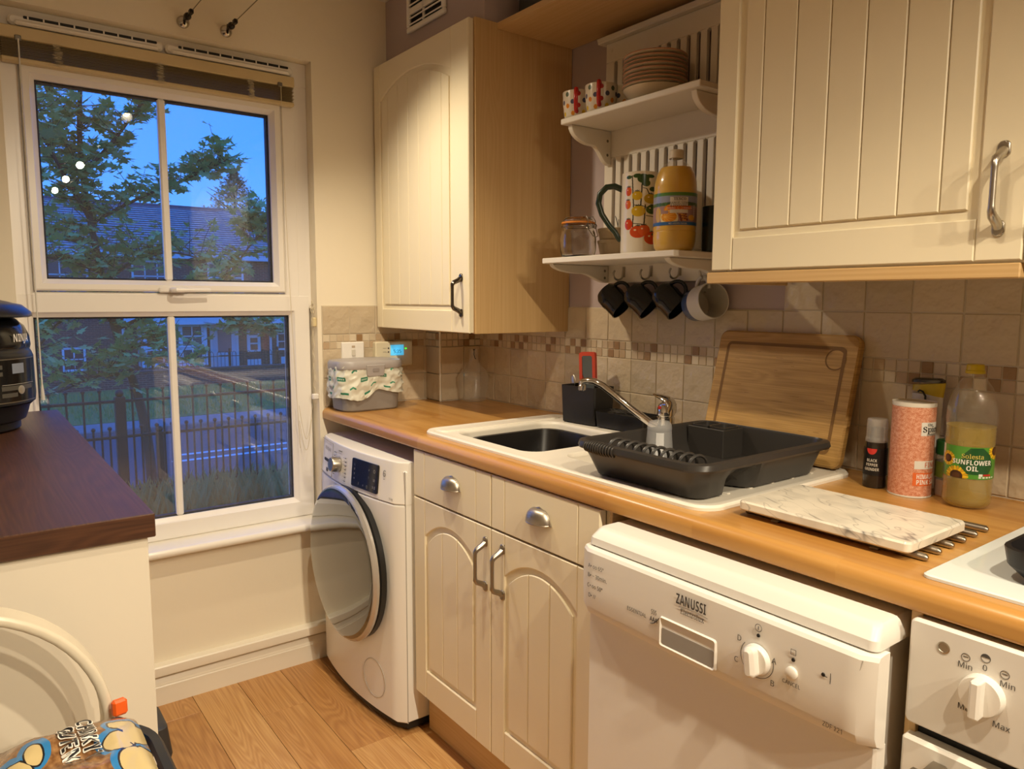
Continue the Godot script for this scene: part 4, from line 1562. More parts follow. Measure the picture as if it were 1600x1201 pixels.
func sink_area() -> void:
	var o := thing("kitchen_sink", "off-white composite sink with a raised rim and drainer let into the worktop", "sink", Vector3(1.17, WT, 0.32))
	var sm := mat(hexc("e6dfd0"), 0.38)
	var x0 := 0.648
	var x1 := 1.705
	var z0 := 0.055
	var z1 := 0.588
	var b := mb()
	# rolled outer rim, then down to the inner deck
	var deck := 0.9475
	b.loft([rr(x0, x1, z0, z1, 0.05, WT + 0.0002, 8), rr(x0, x1, z0, z1, 0.05, WT + 0.006, 8), rr(x0 + 0.004, x1 - 0.004, z0 + 0.004, z1 - 0.004, 0.047, WT + 0.0105, 8), rr(x0 + 0.018, x1 - 0.018, z0 + 0.018, z1 - 0.018, 0.036, WT + 0.0105, 8), rr(x0 + 0.024, x1 - 0.024, z0 + 0.024, z1 - 0.024, 0.032, deck, 8)], false, false)
	put(b, "rim", sm, o, 30.0)
	b = mb()
	var out := rrect((x0 + x1) / 2, -(z0 + z1) / 2, x1 - x0 - 0.048, z1 - z0 - 0.048, 0.032, 8)
	var left := PackedVector2Array([Vector2(1.135, -0.9), Vector2(1.135, 0.9), Vector2(0.0, 0.9), Vector2(0.0, -0.9)])
	var mid := PackedVector2Array([Vector2(1.135, -0.9), Vector2(1.345, -0.9), Vector2(1.345, 0.9), Vector2(1.135, 0.9)])
	var right := PackedVector2Array([Vector2(1.345, -0.9), Vector2(3.0, -0.9), Vector2(3.0, 0.9), Vector2(1.345, 0.9)])
	var h1 := rrect(0.922, -0.345, 0.375, 0.375, 0.055, 8)
	var h2 := rrect(1.240, -0.335, 0.150, 0.300, 0.045, 8)
	ring_plate(b, MB.ccw(Geometry2D.intersect_polygons(out, left)[0]), h1, deck)
	ring_plate(b, MB.ccw(Geometry2D.intersect_polygons(out, mid)[0]), h2, deck)
	b.x = xf(TOP, Vector3.ZERO)
	b.cap(MB.ccw(Geometry2D.intersect_polygons(out, right)[0]), deck, true)
	put(b, "deck", sm, o, 0.0)
	# bowls (their insides)
	for q in [[0.922, 0.345, 0.375, 0.375, 0.055, 0.175, "main_bowl"], [1.240, 0.335, 0.150, 0.300, 0.045, 0.045, "half_bowl"]]:
		b = mb()
		var rings := []
		for s in [[0.0, 0.0], [0.004, 0.003], [0.007, 0.010], [0.016, q[5] - 0.025], [0.028, q[5] - 0.008], [0.045, q[5]]]:
			rings.append(flat_ring(rrect(q[0], -q[1], q[2] - 2 * s[0], q[3] - 2 * s[0], q[4], 8), deck - s[1]))
		rings.reverse()
		for r in rings: r.reverse()
		b.loft(rings, false, false)
		b.fan(rings[0], false)
		put(b, q[6], sm, o, 40.0)
	# drainer flutes
	b = mb()
	for k in 5:
		b.bx(1.375, 1.655, deck - 0.0005, deck + 0.002, 0.15 + 0.075 * k, 0.156 + 0.075 * k + 0.004, 0.0012)
	put(b, "drainer_ribs", sm, o)
	# raised step on the left of the bowl
	b = mb()
	b.loft([rr(0.676, 0.722, 0.10, 0.555, 0.012, deck - 0.001), rr(0.678, 0.720, 0.102, 0.553, 0.012, deck + 0.0035)])
	put(b, "side_step", sm, o)

	# black washing-up bowl in the main bowl
	o = thing("washing_up_bowl", "black plastic washing-up bowl sitting inside the white sink", "washing bowl", Vector3(0.92, 0.79, 0.345))
	b = mb()
	var bm := mat(hexc("161311"), 0.35)
	b.loft([rr(0.80, 1.045, 0.225, 0.465, 0.04, 0.775), rr(0.785, 1.060, 0.205, 0.485, 0.05, 0.80), rr(0.768, 1.078, 0.188, 0.502, 0.055, 0.922), rr(0.760, 1.086, 0.180, 0.510, 0.058, 0.926), rr(0.760, 1.086, 0.180, 0.510, 0.058, 0.931), rr(0.770, 1.076, 0.190, 0.500, 0.052, 0.930), rr(0.790, 1.056, 0.210, 0.480, 0.048, 0.81), rr(0.81, 1.036, 0.23, 0.46, 0.04, 0.782)])
	put(b, "bowl", bm, o, 40.0)

	# mixer tap
	o = thing("mixer_tap", "chrome mixer tap with a long swivel spout and a red-dotted lever", "tap", Vector3(1.185, 0.951, 0.115))
	b = mb(xf(Basis.IDENTITY, Vector3(1.185, 0.0, 0.115)))
	b.lathe([Vector2(0, 0.9482), Vector2(0.029, 0.9482), Vector2(0.029, 0.953), Vector2(0.0255, 0.957), Vector2(0.0245, 0.975), Vector2(0.0245, 1.012), Vector2(0.0225, 1.014), Vector2(0.0225, 1.017), Vector2(0.0248, 1.0185), Vector2(0.0248, 1.035), Vector2(0.0205, 1.048), Vector2(0.010, 1.056), Vector2(0, 1.058)], 32)
	put(b, "body", M.chrome, o, 30.0)
	b = mb()
	# lever: sculpted blade that curls up to a beak
	var lv := []
	for q in [[1.208, 1.030, 0.010, 0.018], [1.206, 1.044, 0.012, 0.020], [1.196, 1.058, 0.011, 0.021], [1.178, 1.066, 0.008, 0.020], [1.158, 1.069, 0.0055, 0.016], [1.143, 1.072, 0.0035, 0.009], [1.137, 1.0735, 0.0015, 0.003]]:
		var r := PackedVector3Array()
		for k in 14:
			var a := TAU * k / 14
			r.append(Vector3(q[0] + 0.2 * sin(a) * q[2], q[1] + sin(a) * q[2], 0.115 + cos(a) * q[3]))
		lv.append(r)
	b.loft(lv)
	put(b, "lever", M.chrome, o, 50.0)
	b = mb(xf(Basis(Vector3.RIGHT, PI / 2), Vector3(1.182, 1.040, 0.137)))
	b.lathe([Vector2(0.0052, 0), Vector2(0.0048, 0.003), Vector2(0, 0.0035)], 14)
	put(b, "hot_mark", mat(hexc("a3201a"), 0.3), o)
	b = mb()
	b.tube([Vector3(1.168, 0.985, 0.125), Vector3(1.15, 0.992, 0.137), Vector3(1.10, 1.030, 0.166), Vector3(1.05, 1.070, 0.19), Vector3(1.023, 1.090, 0.202), Vector3(0.998, 1.101, 0.212), Vector3(0.975, 1.101, 0.220), Vector3(0.958, 1.095, 0.226)], [0.0105, 0.0105, 0.0105, 0.010, 0.010, 0.0098, 0.0098, 0.0098], 14)
	put(b, "spout", M.chrome, o, 50.0)
	b = mb(xf(Basis.IDENTITY, Vector3(0.960, 0, 0.2255)))
	b.lathe([Vector2(0, 1.072), Vector2(0.0095, 1.072), Vector2(0.0112, 1.0735), Vector2(0.0112, 1.086), Vector2(0.0098, 1.088), Vector2(0.0105, 1.100), Vector2(0.006, 1.104), Vector2(0, 1.105)], 20)
	put(b, "aerator", M.chrome, o, 30.0)

	# two-tier utensil caddy
	var turn := 0.08
	o = thing("utensil_caddy", "black two-tier sink caddy with a tall section and a low tray behind the sink", "caddy", Vector3(0.77, 0.951, 0.105), turn)
	var cm := mat(hexc("171412"), 0.5)
	var dx := -0.77
	b = mb()
	var shell := func(bb: MB, xa: float, xb: float, za: float, zb: float, h: float, t: float) -> void:
		bb.loft([rr(xa + 0.004, xb - 0.004, za + 0.004, zb - 0.004, 0.006, 0.0), rr(xa, xb, za, zb, 0.007, h), rr(xa + t, xb - t, za + t, zb - t, 0.005, h), rr(xa + t + 0.003, xb - t - 0.003, za + t + 0.003, zb - t - 0.003, 0.005, 0.006)])
	shell.call(b, 0.0, 0.146, -0.050, 0.042, 0.116, 0.003)
	part(b, "tall_section", cm, o)
	b = mb()
	shell.call(b, 0.1465, 0.335, -0.050, 0.042, 0.047, 0.003)
	part(b, "low_tray", cm, o)
	b = mb()
	b.bx(0.01, 0.025, -0.003, 0.001, 0.02, 0.035)
	b.bx(0.30, 0.315, -0.003, 0.001, 0.02, 0.035)
	part(b, "foot", cm, o)
	# dark scourer in the tray
	o = thing("scourer", "dark wire-wool scourer lying in the low tray of the caddy", "scourer", Vector3(1.0, 0.985, 0.08), turn)
	var rng := RandomNumberGenerator.new()
	rng.seed = 9
	b = mb()
	for k in 26:
		var p := []
		for i in 7:
			p.append(Vector3(rng.randf_range(-0.062, 0.062), 0.004 + rng.randf() * 0.016, rng.randf_range(-0.028, 0.028)))
		b.tube(p, 0.0006, 4)
	b.loft([rr(-0.066, 0.066, -0.03, 0.03, 0.012, -0.02), rr(-0.07, 0.07, -0.033, 0.033, 0.012, 0.0), rr(-0.062, 0.062, -0.027, 0.027, 0.012, 0.008)])
	part(b, "pad", mat(hexc("3a352e"), 0.6, 0.3), o)
	# peeler-like grater and spoon standing in the tall section
	o = thing("kitchen_slicer", "grey kitchen slicer with a red-orange frame standing in the black caddy", "slicer", Vector3(0.84, 0.96, 0.085), 0.35)
	b = mb()
	b.x = xf(Basis(Vector3.BACK, 0.04), Vector3(-0.006, 0.165, 0))
	var fo := rrect(0, 0, 0.056, 0.094, 0.010, 4)
	var fi := rrect(0, -0.006, 0.036, 0.082, 0.006, 4)
	var A := []
	for zz in [[fo, -0.007], [fo, 0.007], [fi, 0.007], [fi, -0.007]]:
		var r := PackedVector3Array()
		for q in zz[0]: r.append(Vector3(q.x, q.y, zz[1]))
		A.append(r)
	A.append(A[0])
	b.loft(A, false, false)
	part(b, "frame", mat(hexc("c2442e"), 0.45), o)
	b = mb()
	var rings := []
	for q in [[0.0, 0.0, 0.010], [0.004, 0.06, 0.012], [0.006, 0.105, 0.013], [0.002, 0.125, 0.015], [-0.003, 0.140, 0.0185], [-0.006, 0.195, 0.0185], [-0.007, 0.203, 0.016]]:
		var r := PackedVector3Array()
		for s in [[1, 1], [-1, 1], [-1, -1], [1, -1]]:
			r.append(Vector3(q[0] + s[0] * q[2], q[1], -s[1] * 0.0035 + 0.003))
		rings.append(r)
	b.loft(rings)
	part(b, "handle", mat(hexc("6e7476"), 0.25, 0.5), o, 20.0)
	var spots := [[Vector3(0.797, 0.962, 0.095), 0.5, -0.22, "steel spoon leaning in the black caddy left of the red slicer"], [Vector3(0.862, 0.962, 0.075), -0.2, 0.12, "steel fork barely showing in the caddy behind the red slicer"]]
	o = thing("spoon", spots[0][3], "spoon", spots[0][0], 0.0)
	b = mb(xf(Basis(Vector3.BACK, 0.30) * Basis(Vector3.RIGHT, -0.1)))
	b.tube([Vector3(0, 0, 0), Vector3(0, 0.06, 0), Vector3(0, 0.10, 0.001)], [0.004, 0.003, 0.0028], 8)
	part(b, "handle", M.steel, o)
	b = mb(xf(Basis(Vector3.BACK, 0.30) * Basis(Vector3.RIGHT, -0.1), Vector3.ZERO))
	b.sphere(Vector3(0, 0.118, 0.002), Vector3(0.0125, 0.021, 0.004), 16, 8)
	part(b, "bowl", M.steel, o)

	dish_rack()

func dish_rack() -> void:
	var o := thing("dish_rack", "dark grey plastic dish drainer standing on the sink drainer", "dish rack", Vector3(1.51, 0.951, 0.35))
	var gm := mat(hexc("33302d"), 0.36)
	var b := mb()
	var y0 := 0.9515
	var yt := 1.028
	# outer wall up, rolled rim, inner wall down; right side pinched in by a notch near the front
	var ring := func(x0: float, x1: float, z0: float, z1: float, r: float, y: float, notch := 0.0) -> PackedVector3Array:
		var o2 := PackedVector3Array()
		var base := rrect((x0 + x1) / 2, -(z0 + z1) / 2, x1 - x0, z1 - z0, r, 6)
		# subdivide long sides for the notch
		for i in base.size():
			var p := base[i]
			var q := base[(i + 1) % base.size()]
			var n := 16 if p.distance_to(q) > 0.1 else 1
			for k in n:
				var s := p.lerp(q, float(k) / n)
				var zz := -s.y
				var xx := s.x
				if notch > 0.0 and s.x > x1 - 0.002:
					var f := clampf(1.0 - absf(zz - 0.435) / 0.045, 0, 1)
					xx -= notch * smoothstep(0.0, 0.5, f)
				o2.append(Vector3(xx, y, zz))
		return o2
	b.loft([ring.call(1.362, 1.658, 0.150, 0.556, 0.03, y0, 0.05), ring.call(1.352, 1.672, 0.146, 0.572, 0.035, 0.985, 0.035), ring.call(1.345, 1.684, 0.143, 0.588, 0.038, 1.013, 0.0), ring.call(1.338, 1.700, 0.138, 0.600, 0.042, 1.013), ring.call(1.336, 1.703, 0.136, 0.602, 0.044, 1.018), ring.call(1.339, 1.700, 0.139, 0.599, 0.042, 1.028), ring.call(1.347, 1.688, 0.147, 0.588, 0.036, 1.030), ring.call(1.352, 1.680, 0.150, 0.582, 0.034, 1.024), ring.call(1.358, 1.666, 0.154, 0.568, 0.03, 0.985, 0.035), ring.call(1.37, 1.650, 0.158, 0.550, 0.028, 0.958, 0.05)])
	put(b, "tray", gm, o, 40.0)
	# ribbed grip swelling on the front rim
	b = mb()
	for k in 12:
		var x := 1.385 + 0.0075 * k
		var w := 1.0 - pow((k - 5.5) / 6.5, 2)
		b.torus(Vector3(x, 1.0185, 0.5935), 0.0085 + 0.004 * w, 0.0026, Basis(Vector3.UP, PI / 2), -0.6, PI + 1.6, 12, 6)
	put(b, "front_grip", gm, o, 50.0)
	b = mb()
	b.sphere(Vector3(1.425, 1.018, 0.6025), Vector3(0.015, 0.0075, 0.004), 16, 8)
	put(b, "grip_badge", gm, o)
	# row of plate loops inside the front wall
	for k in 10:
		var x := 1.418 + 0.0245 * k
		b = mb()
		b.torus(Vector3(x, 1.012, 0.535), 0.0215, 0.0034, Basis(Vector3.UP, PI / 2 - 0.25), 0.0, PI, 16, 6)
		b.tube([Vector3(x + 0.005, 0.958, 0.5145), Vector3(x + 0.005, 1.012, 0.5145)], 0.0032, 6)
		put(b, "plate_loop", gm, o, 50.0)
	# cutlery cups at the back
	for q in [[1.362, 1.410, 0.158, 0.225], [1.413, 1.462, 0.158, 0.225]]:
		b = mb()
		b.loft([rr(q[0] + 0.004, q[1] - 0.004, q[2] + 0.003, q[3] - 0.003, 0.012, 0.957), rr(q[0], q[1], q[2], q[3], 0.014, 1.030), rr(q[0] + 0.003, q[1] - 0.003, q[2] + 0.003, q[3] - 0.003, 0.012, 1.030), rr(q[0] + 0.008, q[1] - 0.008, q[2] + 0.007, q[3] - 0.007, 0.010, 0.962)])
		put(b, "cutlery_cup", gm, o, 40.0)
	b = mb()
	b.bx(1.360, 1.466, 0.957, 1.026, 0.2275, 0.2315, 0.0015)
	b.bx(1.4635, 1.4675, 0.957, 1.026, 0.155, 0.2315, 0.0015)
	put(b, "divider", gm, o)

	o = thing("measuring_cup", "upturned frosted plastic cup draining in the dark dish rack", "cup", Vector3(1.372, 0.96, 0.375), 0.0)
	b = mb(xf(Basis.from_scale(Vector3(0.84, 0.92, 0.84)), Vector3(1.395, 0.9595, 0.375)))
	b.lathe([Vector2(0.0405, 0.0), Vector2(0.0335, 0.078), Vector2(0.0330, 0.080), Vector2(0.0345, 0.083), Vector2(0.0325, 0.096), Vector2(0.028, 0.1015), Vector2(0.018, 0.1025), Vector2(0.015, 0.1045), Vector2(0.0, 0.1045)], 36)
	var fr := mat(Color(0.82, 0.82, 0.82, 0.30), 0.4)
	fr.transparency = BaseMaterial3D.TRANSPARENCY_ALPHA
	put(b, "cup", fr, o, 40.0)
	b = mb(xf(Basis(Vector3.UP, facing(Vector3(1.395, 0, 0.375)) + 0.05) * Basis.from_scale(Vector3(0.84, 0.92, 0.84)), Vector3(1.395, 0.9595, 0.375)))
	var hr := []
	for q in [[0.0408, 0.004], [0.0368, 0.05], [0.0355, 0.077]]:
		var r := PackedVector3Array()
		for k in [-0.30, -0.1, 0.1, 0.30]:
			r.append(Vector3(sin(k) * q[0], q[1], cos(k) * q[0] + 0.0006))
		hr.append(r)
	b.loft(hr, false, false, false)
	put(b, "measure_strip", mat(Color(0.9, 0.9, 0.9, 0.7), 0.45, 0, {"transparency": BaseMaterial3D.TRANSPARENCY_ALPHA}), o)

func worktop_things() -> void:
	var b := mb()
	var o: Node3D
	var rng := RandomNumberGenerator.new()
	rng.seed = 21
	# wooden chopping board leaning on the tiles
	o = thing("chopping_board", "large worn wooden chopping board with a juice groove leaning on the tiles", "chopping board", Vector3(1.49, 0.953, 0.10))
	var lean := atan2(0.075, 0.30)
	b = mb(xf(Basis(Vector3.RIGHT, -lean), Vector3(1.488, 0.9535, 0.100)))
	var wm := mat(Color.WHITE, 0.6)
	wm.albedo_texture = wood(512, 512, hexc("9c763c"), hexc("c69d5c"), 55, 20.0, 4.0, 0.5)
	wm.uv1_scale = Vector3(2.0, 3.0, 1)
	b.prism(rrect(0, 0.156, 0.390, 0.312, 0.022, 5), -0.022, 0.0, 0.004, 0.004)
	put(b, "board", wm, o)
	var gr := mat(hexc("7d5a2c"), 0.7)
	b = mb(xf(Basis(Vector3.RIGHT, -lean), Vector3(1.488, 0.9535, 0.100)))
	var gp := rrect(0, 0.156, 0.332, 0.254, 0.014, 4)
	var gi := MB.inset(gp, 0.008)
	var g0 := PackedVector3Array()
	var g1 := PackedVector3Array()
	var g2 := PackedVector3Array()
	for i in gp.size():
		g0.append(Vector3(gp[i].x, gp[i].y, 0.0004))
		g1.append(Vector3((gp[i].x + gi[i].x) / 2, (gp[i].y + gi[i].y) / 2, 0.0002))
		g2.append(Vector3(gi[i].x, gi[i].y, 0.0004))
	b.loft([g0, g1, g2], false, false)
	put(b, "juice_groove", gr, o, 0.0)
	b = mb(xf(Basis(Vector3.RIGHT, -lean) , Vector3(1.488, 0.9535, 0.100)))
	var c0 := PackedVector3Array()
	var c1 := PackedVector3Array()
	for k in 32:
		var a := TAU * k / 32
		c0.append(Vector3(0.142 + cos(a) * 0.026, 0.252 + sin(a) * 0.026, 0.0007))
		c1.append(Vector3(0.142 + cos(a) * 0.0225, 0.252 + sin(a) * 0.0225, 0.0005))
	b.loft([c0, c1], false, false)
	put(b, "drip_well", gr, o, 0.0)
	b = mb(xf(Basis(Vector3.RIGHT, -lean) , Vector3(1.488, 0.9535, 0.100)))
	for k in 22:
		var x := rng.randf_range(-0.14, 0.12)
		var y := rng.randf_range(0.04, 0.27)
		b.bx(x, x + rng.randf_range(0.006, 0.03), y, y + 0.0007, 0.0, 0.0003)
	put(b, "knife_marks", gr, o, 0.0)

	# marble slab on its trivet of steel rods
	o = thing("trivet", "extending trivet of parallel steel rods under the marble slab", "trivet", Vector3(1.88, WT, 0.42))
	for k in 6:
		b = mb()
		var z := 0.518 - 0.0465 * k
		var xs := 1.742 + (0.0 if k % 2 == 0 else 0.012)
		var xe := 2.066 - 0.001 * k
		b.tube([Vector3(xs, WT + 0.0062, z), Vector3(xs + 0.002, WT + 0.0062, z), Vector3(xe - 0.004, WT + 0.0062, z), Vector3(xe, WT + 0.0062, z)], [0.003, 0.006, 0.006, 0.003], 10)
		put(b, "rod", M.brushed, o, 50.0)
	b = mb()
	b.bx(1.80, 1.815, WT + 0.0005, WT + 0.004, 0.275, 0.53, 0.001)
	b.bx(1.98, 1.995, WT + 0.0005, WT + 0.004, 0.275, 0.53, 0.001)
	put(b, "crossbar", M.brushed, o)
	o = thing("marble_slab", "white marble pastry slab with grey veins lying on the steel trivet", "marble slab", Vector3(1.88, 0.953, 0.42))
	b = mb(xf(TOP, Vector3.ZERO))
	b.prism(rrect(1.897, -0.4475, 0.308, 0.200, 0.010, 4), 0.9528, 0.9705, 0.003, 0.003)
	var mt := mat(Color.WHITE, 0.22)
	mt.albedo_texture = marble()
	mt.uv1_scale = Vector3(2.4, 2.4, 1)
	put(b, "slab", mt, o)

	# pepper grinder
	var at := Vector3(1.780, WT, 0.125)
	o = thing("pepper_grinder", "small glass pepper grinder with a black label left of the pink salt tub", "grinder", at)
	var L := xf(Basis.IDENTITY, at)
	b = mb(L)
	b.lathe([Vector2(0, 0.001), Vector2(0.0225, 0.001), Vector2(0.0235, 0.004), Vector2(0.0225, 0.085), Vector2(0.0215, 0.098), Vector2(0, 0.098)], 28)
	put(b, "glass_body", mat(hexc("2a221a"), 0.12), o)
	b = mb(L)
	b.lathe([Vector2(0.0238, 0.028), Vector2(0.0236, 0.030), Vector2(0.0232, 0.083), Vector2(0.0230, 0.085)], 28)
	put(b, "label_band", mat(hexc("100f10"), 0.4), o)
	var fa := facing(at)
	b = mb(xf(Basis(Vector3.UP, fa - 0.35), at))
	var sc := []
	for k in 11:
		var a := PI + PI * k / 10
		sc.append(Vector2(cos(a) * 0.0105, 0.085 + sin(a) * 0.0125))
	for k in 10:
		var q := []
		for v in [sc[k], sc[k + 1], Vector2(0, 0.085)]:
			q.append(Vector3(sin(v.x / 0.0238) * 0.0238, v.y, cos(v.x / 0.0238) * 0.0238))
		b.tri(q[0], q[1], q[2])
	put(b, "red_badge", mat(hexc("c0332a"), 0.4), o, 0.0)
	letters([["BLACK", 0, 0.0600, 0.0062, "sansbold", 0, 0.8], ["PEPPER", 0, 0.0505, 0.0062, "sansbold", 0, 0.8], ["GRINDER", 0, 0.0410, 0.0062, "sansbold", 0, 0.8]], mat(hexc("c9c2b4"), 0.5), o, xf(Basis(Vector3.UP, fa - 0.30), at), 0.0239)
	b = mb(L)
	b.lathe([Vector2(0.0215, 0.098), Vector2(0.022, 0.100), Vector2(0.022, 0.106), Vector2(0.0205, 0.108), Vector2(0.0205, 0.142), Vector2(0.019, 0.147), Vector2(0.0, 0.148)], 28)
	put(b, "clear_cap", glassy(Color(0.8, 0.78, 0.75), 0.35, 0.1), o)
	b = mb(L)
	b.lathe([Vector2(0, 0.099), Vector2(0.014, 0.099), Vector2(0.012, 0.128), Vector2(0, 0.130)], 16)
	put(b, "grinding_head", mat(hexc("4a4540"), 0.5), o)

	# pink salt tub
	at = Vector3(1.853, WT, 0.125)
	fa = facing(at)
	o = thing("salt_tub", "tall card tub of pink salt with a white lid and an orange label", "tub", at)
	var im := canvas(512, 512, hexc("cf8c6c"))
	var n1 := noise(0.05, 3, 4)
	var n2 := noise(0.22, 8, 2)
	for y in 512:
		for x in 512:
			var v := n1.get_noise_2d(x, y) * 0.5 + n2.get_noise_2d(x, y) * 0.8
			im.set_pixel(x, y, hexc("b5603a").lerp(hexc("e3b39a"), clampf(0.55 + v, 0, 1)))
	b = mb(xf(Basis.IDENTITY, at))
	b.uvs = true
	b.lathe([Vector2(0.0402, 0.002), Vector2(0.0402, 0.186)], 44)
	put(b, "tub_wall", printed(im, 0.4), o)
	b = mb(xf(Basis.IDENTITY, at))
	b.lathe([Vector2(0, 0.0004), Vector2(0.0404, 0.0004), Vector2(0.0408, 0.0022), Vector2(0.0404, 0.004)], 44)
	b.lathe([Vector2(0.0402, 0.184), Vector2(0.0410, 0.186), Vector2(0.0408, 0.191), Vector2(0.041, 0.1925), Vector2(0.0395, 0.190), Vector2(0.0, 0.1905)], 44)
	put(b, "lid", mat(hexc("d9d2c4"), 0.4), o)
	var patch := func(a0: float, a1: float, y0: float, y1: float, r: float, m: Material, nm: String) -> void:
		var bb := mb(xf(Basis(Vector3.UP, fa), at))
		var lo := PackedVector3Array()
		var hi := PackedVector3Array()
		for k in 13:
			var a := lerpf(a0, a1, k / 12.0)
			lo.append(Vector3(sin(a) * r, y0, cos(a) * r))
			hi.append(Vector3(sin(a) * r, y1, cos(a) * r))
		bb.loft([lo, hi], false, false, false)
		put(bb, nm, m, o, 40.0)
	var wl := mat(hexc("d8d3c8"), 0.5)
	patch.call(0.38, 1.45, 0.1275, 0.1545, 0.0405, wl, "name_label")
	patch.call(0.16, 1.30, 0.0600, 0.0765, 0.0405, wl, "fine_label")
	patch.call(0.12, 1.30, 0.0255, 0.0525, 0.0405, mat(hexc("d9682f"), 0.45), "orange_label")
	letters([["the", 0.034, 0.1500, 0.006, "serif"], ["Spice", 0.0400, 0.1405, 0.0120, "serifbold"], ["company", 0.040, 0.1305, 0.0048, "sans"]], mat(hexc("26211d"), 0.6), o, xf(Basis(Vector3.UP, fa), at), 0.0407)
	letters([["FINE", 0.0405, 0.0685, 0.0105, "sans"]], mat(hexc("c9622f"), 0.6), o, xf(Basis(Vector3.UP, fa), at), 0.0407)
	letters([["HIMALAYAN", 0.0395, 0.0445, 0.0095, "sansbold", 0, 0.75], ["PINK SALT", 0.038, 0.0330, 0.0095, "sansbold", 0, 0.85]], mat(hexc("ece2d4"), 0.6), o, xf(Basis(Vector3.UP, fa), at), 0.0407)

	# spice jar with a green lid, half hidden
	at = Vector3(1.905, WT, 0.080)
	o = thing("spice_jar", "small spice jar with a green lid between the salt tub and oil bottle", "jar", at)
	b = mb(xf(Basis.IDENTITY, at))
	b.lathe([Vector2(0, 0.0005), Vector2(0.0205, 0.0005), Vector2(0.0215, 0.003), Vector2(0.0215, 0.034), Vector2(0.0, 0.036)], 24)
	put(b, "spice", mat(hexc("b8845c"), 0.7), o)
	b = mb(xf(Basis.IDENTITY, at))
	b.lathe([Vector2(0.0220, 0.004), Vector2(0.0225, 0.082), Vector2(0.019, 0.088)], 24)
	put(b, "glass", glassy(Color(0.8, 0.8, 0.75), 0.25, 0.06), o)
	b = mb(xf(Basis.IDENTITY, at))
	b.lathe([Vector2(0.0227, 0.040), Vector2(0.0227, 0.072)], 24)
	put(b, "label_band", mat(hexc("6d7a2c"), 0.5), o)
	b = mb(xf(Basis.IDENTITY, at))
	b.lathe([Vector2(0, 0.086), Vector2(0.0225, 0.086), Vector2(0.023, 0.088), Vector2(0.023, 0.112), Vector2(0.0215, 0.1145), Vector2(0, 0.115)], 24)
	put(b, "lid", mat(hexc("1e5a28"), 0.4), o)

	# white and yellow bottle standing on its back row
	at = Vector3(1.842, WT, 0.045)
	o = thing("squeeze_bottle", "white squeeze bottle with a yellow band and dark metallic top behind the salt", "bottle", at)
	b = mb(xf(Basis.IDENTITY, at))
	var rg := []
	for q in [[0.0, 0.024, 0.012], [0.004, 0.027, 0.015], [0.09, 0.029, 0.016], [0.17, 0.0305, 0.015], [0.200, 0.031, 0.0145]]:
		var r := PackedVector3Array()
		for k in 24:
			var a := TAU * k / 24
			r.append(Vector3(cos(a) * q[1], q[0] + 0.001, -sin(a) * q[2]))
		rg.append(r)
	b.loft(rg)
	put(b, "body", mat(hexc("d9d6d0"), 0.35), o)
	b = mb(xf(Basis.IDENTITY, at))
	rg = []
	for q in [[0.2015, 0.0315, 0.015, 0.0], [0.222, 0.0325, 0.014, 0.002]]:
		var r := PackedVector3Array()
		for k in 24:
			var a := TAU * k / 24
			r.append(Vector3(cos(a) * q[1] + q[3], q[0] + (0.004 * cos(a) if q[0] > 0.21 else -0.006 * cos(a)), -sin(a) * q[2]))
		rg.append(r)
	b.loft(rg)
	put(b, "yellow_band", mat(hexc("c9b21e"), 0.4), o)
	b = mb(xf(Basis(Vector3.BACK, 0.04), at + Vector3(0, 0.2255, 0)))
	rg = []
	for q in [[-0.0005, 0.034, 0.015], [0.005, 0.034, 0.015], [0.0085, 0.027, 0.011]]:
		var r := PackedVector3Array()
		for k in 24:
			var a := TAU * k / 24
			r.append(Vector3(cos(a) * q[1], q[0], -sin(a) * q[2]))
		rg.append(r)
	b.loft(rg)
	put(b, "metallic_top", mat(hexc("5c5a58"), 0.2, 0.9), o)
	# loose hook-shaped stem of a spoon behind the salt
	o = thing("hooked_utensil", "dark hooked tip of a utensil showing just above the salt tub lid", "utensil", Vector3(1.845, WT, 0.068))
	b = mb()
	b.tube([Vector3(1.856, WT + 0.001, 0.071), Vector3(1.852, WT + 0.12, 0.070), Vector3(1.848, WT + 0.198, 0.0690), Vector3(1.842, WT + 0.207, 0.069), Vector3(1.836, WT + 0.209, 0.069), Vector3(1.833, WT + 0.206, 0.069)], 0.0022, 7)
	put(b, "stem", M.black, o)

	oil_bottle()
	corner_things()

func marble() -> ImageTexture:
	var w := 512
	var im := Image.create(w, w, false, Image.FORMAT_RGB8)
	var a := noise(0.010, 43, 3)
	var d := noise(0.014, 47, 3)
	var c := noise(0.008, 44, 3)
	for y in w:
		for x in w:
			# long streaks on a slant across the slab
			var s := x * 0.86 + y * 0.5
			var t := -x * 0.5 + y * 0.86
			var v := absf(a.get_noise_2d(s * 0.22, t * 0.9))
			var v2 := absf(d.get_noise_2d(s * 0.30 + 90.0, t * 0.8))
			var m := clampf(0.35 + c.get_noise_2d(x, y) * 1.6, 0, 1)
			var k := 0.75 * pow(clampf(1.0 - v / 0.06, 0, 1), 1.6) * m + 0.45 * pow(clampf(1.0 - v2 / 0.04, 0, 1), 2) * (1.0 - 0.5 * m) + 0.14 * m
			im.set_pixel(x, y, hexc("e2dac9").lerp(hexc("6f6c68"), clampf(k, 0, 1)))
	return ImageTexture.create_from_image(im)

